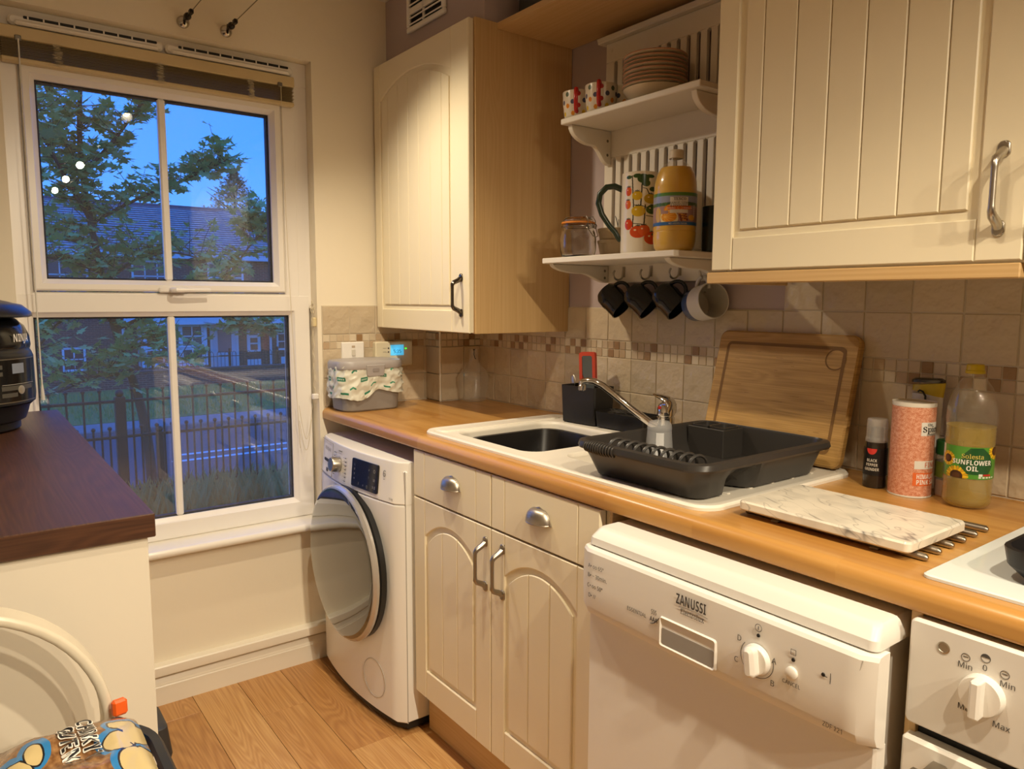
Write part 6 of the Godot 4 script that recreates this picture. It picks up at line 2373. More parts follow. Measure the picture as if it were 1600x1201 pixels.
	var prof := [Vector2(0.0000, 0.004), Vector2(0.0344, 0.0005), Vector2(0.0464, 0.004), Vector2(0.0525, 0.014), Vector2(0.0550, 0.030), Vector2(0.0555, 0.052), Vector2(0.0542, 0.054), Vector2(0.0555, 0.057), Vector2(0.0555, 0.066), Vector2(0.0544, 0.068), Vector2(0.0544, 0.148), Vector2(0.0555, 0.150), Vector2(0.0555, 0.158), Vector2(0.0544, 0.160), Vector2(0.0550, 0.164), Vector2(0.0537, 0.180), Vector2(0.0482, 0.200), Vector2(0.0396, 0.216), Vector2(0.0292, 0.226), Vector2(0.0198, 0.232), Vector2(0.0170, 0.235), Vector2(0.0170, 0.247)]
	var liq := []
	for q in prof:
		if q.y <= 0.217: liq.append(Vector2(maxf(q.x - 0.001, 0), q.y + 0.0005))
	liq.append(Vector2(0.0000, 0.2165))
	b = mb(xf(Basis.IDENTITY, at))
	b.lathe(liq, 44)
	put(b, "squash", mat(hexc("d9a806"), 0.3), o, 50.0)
	b = mb(xf(Basis.IDENTITY, at))
	b.lathe(prof, 44)
	put(b, "bottle", glassy(Color(0.95, 0.93, 0.88), 0.08, 0.05), o, 50.0)
	b = mb(xf(Basis.IDENTITY, at))
	b.lathe([Vector2(0.0175, 0.240), Vector2(0.0198, 0.2405), Vector2(0.0198, 0.244), Vector2(0.0191, 0.2455), Vector2(0.0191, 0.259), Vector2(0.0170, 0.2615), Vector2(0.0000, 0.262)], 32)
	put(b, "cap", mat(hexc("d3c7b0"), 0.45), o)
	im = canvas(512, 256, hexc("9d7d7a"))
	im.fill_rect(Rect2i(0, 0, 512, 26), hexc("4f7a34"))
	im.fill_rect(Rect2i(0, 26, 512, 54), hexc("8f93a8"))
	for k in 90:
		var x := (k * 71) % 512
		disc(im, x, 84 + (k * 13) % 14, 12, 10, hexc("4a6a3a") if k % 2 == 0 else hexc("3c5930"))
	disc(im, 224, 140, 46, 46, hexc("d8811a"))
	disc(im, 224, 140, 38, 38, hexc("e39a2a"))
	disc(im, 216, 206, 62, 50, hexc("e0d2a8"))
	im.fill_rect(Rect2i(150, 150, 134, 30), hexc("9d7d7a"))
	disc(im, 214, 190, 62, 48, hexc("e0cf9c"))
	disc(im, 214, 190, 54, 42, hexc("d98c1e"))
	for k in 9: stroke(im, [Vector2(184.0400, 190), Vector2(214 + cos(k * 0.7) * 50, 190 + sin(k * 0.7) * 38)], 1.6, hexc("e8b65a"))
	im.fill_rect(Rect2i(150, 142, 60, 24), hexc("9d7d7a"))
	for k in 26: disc(im, 286 + (k * 17) % 56, 170 + (k * 11) % 52, 8, 7, hexc("7a3b22") if k % 3 else hexc("c88a3a"))
	disc(im, 380, 196, 30, 22, hexc("d8a33a"))
	disc(im, 130, 170, 26, 60, hexc("c9a030"))
	im.fill_rect(Rect2i(222, 36, 124, 124), hexc("d9d2c6"))
	im.fill_rect(Rect2i(204, 106, 168, 28), hexc("d0641e"))
	disc(im, 288, 120, 17, 17, hexc("e2a860"))
	disc(im, 288, 120, 14, 14, hexc("d0641e"))
	im.fill_rect(Rect2i(222, 134, 124, 28), hexc("d9d2c6"))
	im.fill_rect(Rect2i(0, 230, 512, 26), hexc("2b5f96"))
	for k in 14: im.fill_rect(Rect2i(396, 96 + k * 7, 18, 3), hexc("ded8cc"))
	var a0 := fa - PI / 2 - 1.75
	b = mb(xf(Basis.IDENTITY, at))
	b.uvs = true
	b.lathe([Vector2(0.0556, 0.0675), Vector2(0.0556, 0.1490)], 36, a0, a0 + 3.5)
	put(b, "label_wrap", printed(im, 0.3), o)
	var sx := (288.0 / 512.0 - 0.5) * 3.5 * 0.0556
	var li := mat(hexc("33302c"), 0.6)
	letters([["TESCO", sx, 0.1325, 0.0072, "serifbold"], ["ORANGE, LEMON", sx, 0.1225, 0.0056, "serif"], ["& PINEAPPLE", sx, 0.1155, 0.0056, "serif"]], li, o, xf(Basis(Vector3.UP, fa), at), 0.0558)
	letters([["NO ADDED SUGAR", sx - 0.004, 0.0712, 0.0042, "sans"], ["DOUBLE", sx - 0.022, 0.1098, 0.0042, "sans"], ["STRENGTH", sx + 0.022, 0.1098, 0.0040, "sans"]], mat(hexc("e6dfd0"), 0.6), o, xf(Basis(Vector3.UP, fa), at), 0.0558)

	# dark tumbler
	at = Vector3(1.318, sy, 0.088)
	o = thing("dark_mug", "tall dark green mug at the right end of the lower shelf", "mug", at, facing(at))
	var dm := mat(hexc("141c18"), 0.2)
	b = mb()
	b.lathe([Vector2(0, 0.0005), Vector2(0.037, 0.0005), Vector2(0.040, 0.004), Vector2(0.0415, 0.115), Vector2(0.0405, 0.1165), Vector2(0.039, 0.115), Vector2(0.0375, 0.008), Vector2(0, 0.006)], 36)
	part(b, "wall", dm, o, 50.0)
	b = mb()
	b.tube([Vector3(-0.004, 0.100, 0.040), Vector3(-0.004, 0.107, 0.054), Vector3(-0.004, 0.100, 0.066), Vector3(-0.004, 0.075, 0.069), Vector3(-0.004, 0.045, 0.066), Vector3(-0.004, 0.028, 0.056), Vector3(-0.004, 0.028, 0.040)], 0.006, 10)
	part(b, "handle", dm, o, 60.0)

	# mugs hung by their handles
	var blk := mat(hexc("15171c"), 0.16)
	first = null
	var labs := ["glossy black mug on the first hook from the left", "glossy black mug on the second hook, middle of three", "glossy black mug on the third hook beside the white mug"]
	for k in 3:
		if first == null:
			first = thing("hanging_mug", labs[k], "mug", Vector3(hx[k], 1.398, 0.052), 0.35, "black mugs hung from the rack")
			hung_mug(first, blk, blk, 0.040, 0.082, -0.72, 0.10)
		else:
			dup(first, Vector3(hx[k], 1.398, 0.052), [0, 0.40, 0.30][k], labs[k])
	o = thing("hanging_mug", "large speckled white mug with a blue lower half on the last hook", "mug", Vector3(1.262, 1.402, 0.056), -0.30)
	var sp := canvas(256, 256, hexc("c9c3b6"))
	var rng := RandomNumberGenerator.new()
	rng.seed = 8
	for k in 500: disc(sp, rng.randf() * 256, rng.randf() * 256, 0.9, 0.9, hexc("8d8578"))
	hung_mug(o, mat(hexc("d0ccc4"), 0.25), printed(sp, 0.3), 0.049, 0.098, 0.16, 0.12, mat(hexc("44567a"), 0.2))

# a mug hanging with its handle up; axis along +x, mouth dropping by tilt
func hung_mug(o: Node3D, out: Material, ins: Material, r: float, h: float, tilt: float, drop: float, low: Material = null) -> void:
	# local: handle top at origin; mug centre below
	var B := Basis(Vector3.BACK, tilt) * Basis(Vector3.BACK, -PI / 2)     # lathe y to +x, then tilted
	var c := Vector3(-0.012, -drop * 0.62, 0.0)
	var O := xf(B, c - B * Vector3(0, h * 0.5, 0))
	var b := mb(O)
	var cut := h * 0.42
	if low != null:
		b.lathe([Vector2(0, 0.003), Vector2(r * 0.62, 0.003), Vector2(r * 0.62, 0.0), Vector2(r * 0.72, 0.0), Vector2(r * 0.90, 0.010), Vector2(r * 0.97, cut)], 36)
		part(b, "blue_base", low, o, 50.0)
		b = mb(O)
		b.lathe([Vector2(r * 0.97, cut), Vector2(r, h * 0.9), Vector2(r, h - 0.002), Vector2(r - 0.002, h)], 36)
		part(b, "wall", out, o, 50.0)
	else:
		b.lathe([Vector2(0, 0.003), Vector2(r * 0.62, 0.003), Vector2(r * 0.62, 0.0), Vector2(r * 0.72, 0.0), Vector2(r * 0.93, 0.012), Vector2(r * 0.99, h * 0.38), Vector2(r * 1.0, h * 0.5), Vector2(r * 0.965, h * 0.53), Vector2(r * 0.97, h * 0.9), Vector2(r, h - 0.003), Vector2(r - 0.001, h)], 36)
		part(b, "wall", out, o, 50.0)
	b = mb(O)
	b.lathe([Vector2(r - 0.001, h), Vector2(r - 0.0035, h - 0.001), Vector2(r - 0.0045, h * 0.8), Vector2(r * 0.86, 0.012), Vector2(0, 0.008)], 36)
	part(b, "inside", ins, o, 50.0)
	# handle: a loop on the upper side, in the plane of the axis
	b = mb(O * xf(Basis(Vector3.UP, PI)))
	var q := []
	for i in 15:
		var a := lerpf(-PI * 0.55, PI * 0.55, i / 14.0)
		q.append(Vector3(r - 0.010 + cos(a) * 0.032, h * 0.52 + sin(a) * 0.028, 0))
	# handle must sit above: rotate round the mug axis until it points up
	b = mb(O)
	var up: Vector3 = B.inverse() * Vector3.UP
	var ang := atan2(up.x, up.z)
	for i in q.size():
		var v: Vector3 = q[i]
		q[i] = Basis(Vector3.UP, ang - PI / 2) * v
	b.tube(q, 0.0055, 10)
	part(b, "handle", out, o, 60.0)

func left_side() -> void:
	# dark worktop and the unit beneath it
	var o := thing("dark_worktop", "dark walnut-effect worktop on the left unit in front of the window", "worktop", Vector3(0.67, 0.965, 1.8))
	var b := mb()
	b.bx(0.004, 1.338, 0.968, 1.005, 1.452, 2.49, 0.0015)
	put(b, "slab", M.walnut, o)
	o = thing("end_unit", "white side unit with a plain end panel under the dark worktop", "cabinet", Vector3(0.67, 0.0, 1.8))
	b = mb()
	b.bx(1.310, 1.328, 0.0015, 0.9675, 1.462, 2.49, 0.001)
	put(b, "end_panel", mat(hexc("e4dccb"), 0.42), o)
	b = mb()
	b.bx(0.02, 1.3095, 0.12, 0.9675, 1.50, 2.49, 0.001)
	put(b, "body", M.carcass, o)
	for k in 2:
		b = mb()
		b.bx(0.03 + 0.64 * k, 0.665 + 0.64 * k, 0.13, 0.96, 1.480, 1.4995, 0.002)
		put(b, "door", mat(hexc("e4dccb"), 0.42), o)
	b = mb()
	b.bx(0.02, 1.3095, 0.0015, 0.12, 1.54, 1.556)
	put(b, "plinth", M.carcass, o)
	# grey plastic thing on the floor behind the panel
	o = thing("floor_box", "low dark grey plastic box on the floor behind the white end panel", "box", Vector3(0.30, 0.0, 1.33))
	b = mb()
	b.loft([rr(0.205, 0.36, 1.258, 1.41, 0.02, 0.001, 5), rr(0.20, 0.365, 1.252, 1.415, 0.024, 0.02, 5), rr(0.205, 0.36, 1.262, 1.408, 0.022, 0.105, 5), rr(0.215, 0.35, 1.272, 1.40, 0.018, 0.112, 5)])
	put(b, "body", mat(hexc("37383a"), 0.5), o, 40.0)
	b = mb()
	b.bx(0.235, 0.262, 0.045, 0.052, 1.248, 1.256, 0.001)
	put(b, "catch", M.dark, o)
	multicooker()
	hoop_chair()

func multicooker() -> void:
	var at := Vector3(0.30, 1.0052, 1.688)
	var o := thing("multi_cooker", "black electric multi-cooker with a lit control panel at the left of the window", "cooker", at, 0.0)
	var bk := mat(hexc("17171a"), 0.35)
	var gl := mat(hexc("0e0e10"), 0.15)
	var b := mb()
	b.lathe([Vector2(0, 0), Vector2(0.120, 0), Vector2(0.128, 0.006), Vector2(0.128, 0.022), Vector2(0.140, 0.028), Vector2(0.146, 0.045), Vector2(0.150, 0.060), Vector2(0.158, 0.068)], 44)
	part(b, "base", bk, o, 40.0)
	b = mb()
	b.lathe([Vector2(0.150, 0.066), Vector2(0.163, 0.072), Vector2(0.165, 0.090), Vector2(0.164, 0.185), Vector2(0.160, 0.196), Vector2(0.157, 0.200), Vector2(0.157, 0.206)], 44)
	part(b, "body", bk, o, 40.0)
	b = mb()
	b.lathe([Vector2(0.158, 0.205), Vector2(0.160, 0.212), Vector2(0.158, 0.235), Vector2(0.148, 0.260), Vector2(0.130, 0.278), Vector2(0.10, 0.285), Vector2(0, 0.288)], 44)
	part(b, "lid", gl, o, 40.0)
	b = mb()
	# curved top visor
	b.lathe([Vector2(0.10, 0.284), Vector2(0.160, 0.281), Vector2(0.168, 0.284), Vector2(0.166, 0.294), Vector2(0.146, 0.312), Vector2(0.10, 0.324), Vector2(0, 0.328)], 44)
	part(b, "lid_handle", bk, o, 40.0)
	# control panel facing the room
	var f := facing(at)
	var band := func(a0: float, a1: float, y0: float, y1: float, r: float, m: Material, nm: String) -> void:
		var bb := mb(xf(Basis(Vector3.UP, f)))
		var lo := PackedVector3Array()
		var hi := PackedVector3Array()
		for k in 17:
			var a := lerpf(a0, a1, k / 16.0)
			lo.append(Vector3(sin(a) * r, y0, cos(a) * r))
			hi.append(Vector3(sin(a) * r, y1, cos(a) * r))
		bb.loft([lo, hi], false, false, false)
		part(bb, nm, m, o, 40.0)
	band.call(0.34, 1.26, 0.078, 0.184, 0.1665, mat(hexc("8b8578"), 0.3, 0.8), "panel_frame")
	band.call(0.355, 1.245, 0.0805, 0.1815, 0.1670, gl, "panel_face")
	var lit := mat(hexc("6d7076"), 0.4)
	lit.emission_enabled = true
	lit.emission = hexc("8a919c")
	lit.emission_energy_multiplier = 0.12
	band.call(0.72, 0.94, 0.148, 0.172, 0.1674, lit, "display_screen")
	var ink := mat(hexc("a8a298"), 0.5)
	var P := xf(Basis(Vector3.UP, f), at)
	band.call(0.55, 1.18, 0.1215, 0.1225, 0.1674, ink, "divider_line")
	for q in [[0.44, 0.57, 0.160, 0.170], [0.44, 0.57, 0.144, 0.154], [0.54, 0.79, 0.092, 0.102], [0.54, 1.12, 0.108, 0.119]]:
		band.call(q[0], q[1], q[2], q[3], 0.1673, mat(hexc("4b4842"), 0.4), "button")
	var bb2 := mb(xf(Basis(Vector3.UP, f + 0.86), at))
	bb2.x = xf(Basis(Vector3.UP, f + 0.86) * Basis(Vector3.RIGHT, PI / 2), at + Basis(Vector3.UP, f + 0.86) * Vector3(0, 0.107, 0.1655))
	bb2.lathe([Vector2(0.0105, 0.0), Vector2(0.0105, 0.003), Vector2(0.009, 0.004), Vector2(0, 0.004)], 24)
	put(bb2, "dial_button", mat(hexc("b9b4a8"), 0.3, 0.7), o)
	letters([["NINJA", 1.02 * 0.158, 0.232, 0.019, "sansbold", 0.0, 0.8]], mat(hexc("d8d3ca"), 0.4), o, P, 0.1612)
	bb2 = mb()
	bb2.x = xf(Basis(Vector3.UP, f + 0.46) * Basis(Vector3.RIGHT, PI / 2), at + Basis(Vector3.UP, f + 0.46) * Vector3(0, 0.258, 0.146))
	bb2.lathe([Vector2(0.009, 0.0), Vector2(0.009, 0.006), Vector2(0.008, 0.008), Vector2(0, 0.008)], 20)
	put(bb2, "hinge_cap", mat(hexc("b9b4a8"), 0.35, 0.6), o)

func hoop_chair() -> void:
	# round-backed chair against the panel; only its hoop shows
	var cz := 1.735
	var o := thing("hoop_chair", "cream chair with a round hooped back standing against the white end panel", "chair", Vector3(1.62, 0, cz))
	var cm := mat(hexc("ddd3bd"), 0.3)
	var b := mb()
	var outp := []
	for k in 33:
		var a := lerpf(-0.25, PI + 0.25, k / 32.0)
		outp.append(Vector3(0, 0.745 + sin(a) * 0.195, cz - cos(a) * 0.192))
	# flat bent strip: 46 mm deep, 12 mm thick
	var ring := []
	for k in 33:
		var a := lerpf(-0.25, PI + 0.25, k / 32.0)
		var n := Vector3(0, sin(a), -cos(a))
		var p: Vector3 = outp[k]
		var r := PackedVector3Array()
		for q in rrect(0, 0, 0.046, 0.014, 0.005, 2):
			r.append(Vector3(1.425 + q.x, p.y + n.y * q.y, p.z + n.z * q.y))
		ring.append(r)
	b.loft(ring)
	put(b, "hooped_back", cm, o, 50.0)
	b = mb()
	b.loft([rr(1.41, 1.80, cz - 0.20, cz + 0.20, 0.10, 0.435, 6), rr(1.405, 1.805, cz - 0.205, cz + 0.205, 0.105, 0.445, 6), rr(1.41, 1.80, cz - 0.20, cz + 0.20, 0.10, 0.462, 6)])
	put(b, "seat", cm, o, 40.0)
	for q in [[1.425, cz - 0.185], [1.425, cz + 0.185]]:
		b = mb()
		b.tube([Vector3(q[0], 0.70, q[1] + 0.001), Vector3(q[0], 0.455, q[1])], 0.012, 10)
		put(b, "back_post", cm, o)
	for q in [[1.435, cz - 0.17], [1.435, cz + 0.17], [1.77, cz - 0.16], [1.77, cz + 0.16]]:
		b = mb()
		b.tube([Vector3(q[0], 0.436, q[1]), Vector3(q[0], 0.001, q[1])], [0.016, 0.012], 10)
		put(b, "leg", cm, o)
	# basket on the chair seat
	var bx := 1.640
	var bz := 1.672
	o = thing("wire_basket", "tall black plastic basket with a thick rim standing on the chair seat", "basket", Vector3(bx, 0.463, bz))
	var bm := mat(hexc("26272b"), 0.45)
	var rp := rrect(bx, -bz, 0.315, 0.330, 0.075, 8)
	var bp := rrect(bx, -bz, 0.250, 0.265, 0.060, 8)
	b = mb()
	b.loft([flat_ring(rrect(bx, -bz, 0.318, 0.333, 0.076, 8), 0.748), flat_ring(rrect(bx, -bz, 0.332, 0.347, 0.082, 8), 0.750), flat_ring(rrect(bx, -bz, 0.336, 0.351, 0.084, 8), 0.758), flat_ring(rrect(bx, -bz, 0.326, 0.341, 0.080, 8), 0.766), flat_ring(rrect(bx, -bz, 0.308, 0.323, 0.072, 8), 0.764), flat_ring(rrect(bx, -bz, 0.306, 0.321, 0.072, 8), 0.750), flat_ring(rrect(bx, -bz, 0.318, 0.333, 0.076, 8), 0.748)], false, false)
	put(b, "rim", bm, o, 60.0)
	b = mb()
	b.loft([flat_ring(bp, 0.4625), flat_ring(bp, 0.4685)])
	put(b, "base", bm, o)
	for poly in [rp]:
		var n := rp.size()
		var k := 0
		for i in n:
			var p0 := rp[i]
			var p1 := rp[(i + 1) % n]
			var q0 := bp[i]
			var q1 := bp[(i + 1) % n]
			var m := maxi(1, int(p0.distance_to(p1) / 0.024))
			for e in m:
				var f := float(e) / m
				var pt := p0.lerp(p1, f)
				var qt := q0.lerp(q1, f)
				if m == 1 and i % 2 == 1: continue
				b = mb()
				b.tube([Vector3(qt.x, 0.466, -qt.y), Vector3(pt.x, 0.755, -pt.y)], 0.0032, 5)
				put(b, "stave", bm, o)
	for y in [0.55, 0.63, 0.70]:
		b = mb()
		var f: float = (y - 0.466) / 0.289
		var path := []
		for i in rp.size() + 1:
			var pt := bp[i % bp.size()].lerp(rp[i % rp.size()], f)
			path.append(Vector3(pt.x, y, -pt.y))
		b.tube(path, 0.0032, 5)
		put(b, "hoop", bm, o, 60.0)
	b = mb()
	b.x = xf(Basis.IDENTITY, Vector3(1.4860, 0.7610, 1.548))
	b.loft([rr(-0.010, 0.010, -0.018, 0.018, 0.009, 0.0), rr(-0.010, 0.010, -0.018, 0.018, 0.009, 0.006), rr(-0.007, 0.007, -0.015, 0.015, 0.007, 0.009)])
	put(b, "handle_boss", bm, o)
	# orange clip on the hoop
	o = thing("orange_clip", "small bright orange clip with a wire loop behind the basket rim", "clip", Vector3(1.455, 0.75, 1.527))
	b = mb(xf(Basis(Vector3.BACK, 0.1) * Basis(Vector3.UP, 0.2), Vector3(1.458, 0.772, 1.532)))
	b.box(Vector3.ZERO, Vector3(0.012, 0.022, 0.019), 0.003)
	put(b, "clip_body", mat(hexc("f0641e"), 0.45), o)
	b = mb()
	b.torus(Vector3(1.458, 0.742, 1.524), 0.007, 0.0009, Basis(Vector3.UP, 0.6), 0, TAU, 20, 5)
	put(b, "wire_loop", M.steel, o)
	# bag of bread
	o = thing("bread_bag", "loaf of sliced bread in a blue printed plastic bag lying in the basket", "bread", Vector3(1.65, 0.67, 1.60))
	var im := canvas(512, 512, hexc("8a6038"))
	var nz := noise(0.03, 3, 4)
	for y in 512:
		for x in 512:
			im.set_pixel(x, y, hexc("7a5230").lerp(hexc("b58a5a"), clampf(0.45 + nz.get_noise_2d(x, y) * 0.9, 0, 1)))
	bread_print(im)
	b = mb()
	b.uvs = true
	var rows := 15
	var cols := 19
	var gz := noise(0.7, 9, 3)
	var grid := []
	for i in rows + 1:
		var r := []
		for j in cols + 1:
			var u := float(j) / cols
			var v := float(i) / rows
			var px := 2 * u - 1
			var pz := 2 * v - 1
			# puffy cushion, u across (z), v along (x), far edge at v = 0
			var edge_ := (1.0 - pow(absf(px), 3.2)) * (1.0 - pow(absf(pz), 3.6))
			var bump := gz.get_noise_2d(u * 5.0, v * 5.0) * 0.012
			r.append(Vector3(1.522 + 0.255 * v, 0.758 + 0.060 * pow(maxf(edge_, 0.0), 0.28) + bump * edge_, 1.690 - 0.172 * u))
		grid.append(r)
	for i in rows:
		for j in cols:
			var u0 := float(j) / cols
			var u1 := float(j + 1) / cols
			var v0 := float(i) / rows
			var v1 := float(i + 1) / rows
			b.quad(grid[i + 1][j], grid[i + 1][j + 1], grid[i][j + 1], grid[i][j], Vector2(u0, v1), Vector2(u1, v1), Vector2(u1, v0), Vector2(u0, v0))
	# underside
	for i in rows:
		for j in cols:
			var q := []
			for s in [[i, j], [i, j + 1], [i + 1, j + 1], [i + 1, j]]:
				var p: Vector3 = grid[s[0]][s[1]]
				q.append(Vector3(p.x, 0.758 - (p.y - 0.758) * 1.2, p.z))
			b.quad(q[0], q[1], q[2], q[3], Vector2(0.5, 0.1), Vector2(0.52, 0.1), Vector2(0.52, 0.12), Vector2(0.5, 0.12))
	var bagm := printed(im, 0.25)
	bagm.clearcoat_enabled = true
	bagm.clearcoat = 0.5
	bagm.clearcoat_roughness = 0.15
	put(b, "bag", bagm, o, 70.0)
	# lettering down the middle of the bag
	var top := Basis(Vector3(1, 0, 0), Vector3(0, 0, -1), Vector3(0, 1, 0))
	var drape := func(p: Vector3) -> Vector3:
		var u := (1.690 - p.z) / 0.172
		var v := (p.x - 1.522) / 0.255
		var e := (1.0 - pow(clampf(absf(2 * u - 1), 0, 1), 3.2)) * (1.0 - pow(clampf(absf(2 * v - 1), 0, 1), 3.6))
		return Vector3(p.x, 0.758 + 0.060 * pow(maxf(e, 0.0), 0.28) + gz.get_noise_2d(u * 5.0, v * 5.0) * 0.012 * e + p.y, p.z)
	var words := [["GLUTEN F", 0.0, 0.0, 0.0165, "sansbold", 0.0, 0.9], ["CHUNKY T", -0.006, 0.021, 0.0165, "sansbold", 0.0, 0.9]]
	letters(words, mat(hexc("15151a"), 0.4), o, xf(top, Vector3(1.604, 0.0032, 1.606)), 0.0, "lettering", 0.0004, drape)
	var halo := words.duplicate(true)
	for k in 9:
		for q in words:
			var w: Array = q.duplicate()
			w[1] += 0.0013 * cos(k * TAU / 9)
			w[2] += 0.0013 * sin(k * TAU / 9)
			halo.append(w)
	letters(halo, mat(hexc("f0ece2"), 0.4), o, xf(top, Vector3(1.604, 0.0026, 1.606)), 0.0, "letter_outline", 0.0004, drape)

# blue borders with outlined pale shapes, and a white sticker
func bread_print(im: Image) -> void:
	var blue := hexc("2f86c9")
	var pale := hexc("d9c48e")
	var blk := hexc("1a1a20")
	im.fill_rect(Rect2i(0, 0, 512, 26), blue)
	im.fill_rect(Rect2i(0, 0, 26, 512), blue)
	im.fill_rect(Rect2i(486, 0, 26, 512), blue)
	for s in [[70, 200, 90, 70], [150, 150, 50, 60], [60, 300, 80, 90], [420, 110, 62, 52], [390, 200, 70, 62], [450, 160, 60, 70], [430, 300, 80, 80]]:
		disc(im, s[0], s[1], s[2], s[3], blue)
	for s in [[70, 210, 70, 46], [148, 158, 26, 36], [60, 300, 66, 60], [424, 118, 44, 34], [396, 204, 48, 42], [458, 168, 40, 48], [440, 300, 62, 62]]:
		disc(im, s[0], s[1], s[2] + 6, s[3] + 6, blk)
	for s in [[70, 210, 70, 46], [148, 158, 26, 36], [60, 300, 66, 60], [424, 118, 44, 34], [396, 204, 48, 42], [458, 168, 40, 48], [440, 300, 62, 62]]:
		disc(im, s[0], s[1], s[2], s[3], pale)
	stroke(im, [Vector2(50, 210), Vector2(115, 204)], 3, blk)
	stroke(im, [Vector2(430, 220), Vector2(445, 240), Vector2(455, 232)], 3, blk)
	im.fill_rect(Rect2i(200, 40, 110, 34), hexc("ddd6d0"))
	var p := []
	for k in 30: p.append(Vector2(212 + k * 2.9, 57 + 8 * sin(k * 1.3)))
	stroke(im, p, 2.0, hexc("7a3a6a"))

func outside() -> void:
	var b := mb()
	var o: Node3D
	var rng := RandomNumberGenerator.new()
	rng.seed = 41
	# ground: bank by the house, road, lawn
	var soil := mat(hexc("3c3a30"), 0.95)
	var lawn := mat(Color.WHITE, 0.95)
	lawn.albedo_texture = noise_tex(noise(0.05, 5, 4), 512, ramp([[0.0, hexc("2e5420")], [0.5, hexc("4a7a30")], [1.0, hexc("78a050")]]))
	lawn.uv1_scale = Vector3(0.5, 0.5, 1)
	b = mb()
	b.prism(PackedVector2Array([Vector2(-0.31, -0.75), Vector2(-0.31, -3.2), Vector2(-7.6, -3.2), Vector2(-7.0, -1.9), Vector2(-5.2, -1.2), Vector2(-4.3, -0.40), Vector2(-3.4, -0.36), Vector2(-1.2, -0.6)]), -16.0, 12.0)
	struct(b, "ground", soil)
	var asphalt := mat(Color.WHITE, 0.8)
	asphalt.albedo_texture = noise_tex(noise(0.12, 15, 4), 512, ramp([[0.0, hexc("3a3a3c")], [0.5, hexc("4a4a4c")], [1.0, hexc("606062")]]))
	b = mb()
	b.bx(-17.2, -7.0, -2.2, -1.90, -24, 14)
	struct(b, "road_surface", asphalt)
	b = mb()
	b.bx(-18.4, -17.2, -2.2, -1.80, -24, 14, 0.03)
	struct(b, "kerb_path", mat(hexc("7c7a76"), 0.85))
	b = mb()
	b.bx(-31.5, -18.4, -2.2, -1.79, -24, 14)
	struct(b, "lawn_ground", lawn)
	for k in 2:
		b = mb()
		b.x = xf(Basis(Vector3.UP, 0.0), Vector3.ZERO)
		b.bx(-13.15 - 0.62 * k, -13.0 - 0.62 * k, -1.899, -1.893, -24, -1.6 - 0.2 * k)
		struct(b, "road_marking", mat(hexc("d9d9d4"), 0.7))
	# blades of grass on the far lawn and at the railing's foot
	var blade := mb()
	blade.tri(Vector3(-0.006, 0, 0), Vector3(0.006, 0, 0), Vector3(0.004, 0.6, 0.12))
	blade.tri(Vector3(-0.006, 0, 0), Vector3(0.004, 0.6, 0.12), Vector3(-0.002, 0.99, 0.34))
	var bmesh := blade.mesh(0.0, Transform3D.IDENTITY)
	scatter("grass_tuft", "long pale grass growing over the kerb at the foot of the black railings", "grass", bmesh, mat(hexc("7a8a4c"), 0.8, 0, {"backlight_enabled": true, "backlight": Color(0.3, 0.35, 0.2)}), 2600, func(i: int) -> Transform3D:
		var z := rng.randf_range(-0.55, 0.95)
		var h := rng.randf_range(0.14, 0.34)
		return xf(Basis(Vector3.UP, rng.randf() * TAU) * Basis.from_scale(Vector3(1.0, h, h * 0.9)), Vector3(-3.35 - rng.randf() * 0.55, -0.39, z)))
	scatter("lawn_grass", "short green grass on the lawn across the road", "grass", bmesh, mat(hexc("6c9a48"), 0.85), 6000, func(i: int) -> Transform3D:
		return xf(Basis(Vector3.UP, rng.randf() * TAU) * Basis.from_scale(Vector3(2.2, rng.randf_range(0.06, 0.14), 0.1)), Vector3(rng.randf_range(-25.0, -18.5), -1.79, rng.randf_range(-9.5, 1.5))))
	railings(rng)
	house(rng)
	trees(rng)

func scatter(called: String, label: String, category: String, m: Mesh, material: Material, n: int, where: Callable, parent: Node3D = null, tints := []) -> MultiMeshInstance3D:
	var mm := MultiMesh.new()
	mm.transform_format = MultiMesh.TRANSFORM_3D
	mm.mesh = m
	mm.instance_count = n
	var inv := gx(parent).affine_inverse() if parent else Transform3D.IDENTITY
	for i in n:
		mm.set_instance_transform(i, inv * where.call(i))
	var o := MultiMeshInstance3D.new()
	o.name = called if parent else numbered(called)
	o.multimesh = mm
	o.material_override = material
	(parent if parent else self).add_child(o, true)
	o.set_meta("kind", "stuff")
	if parent == null: tag(o, label, category)
	return o

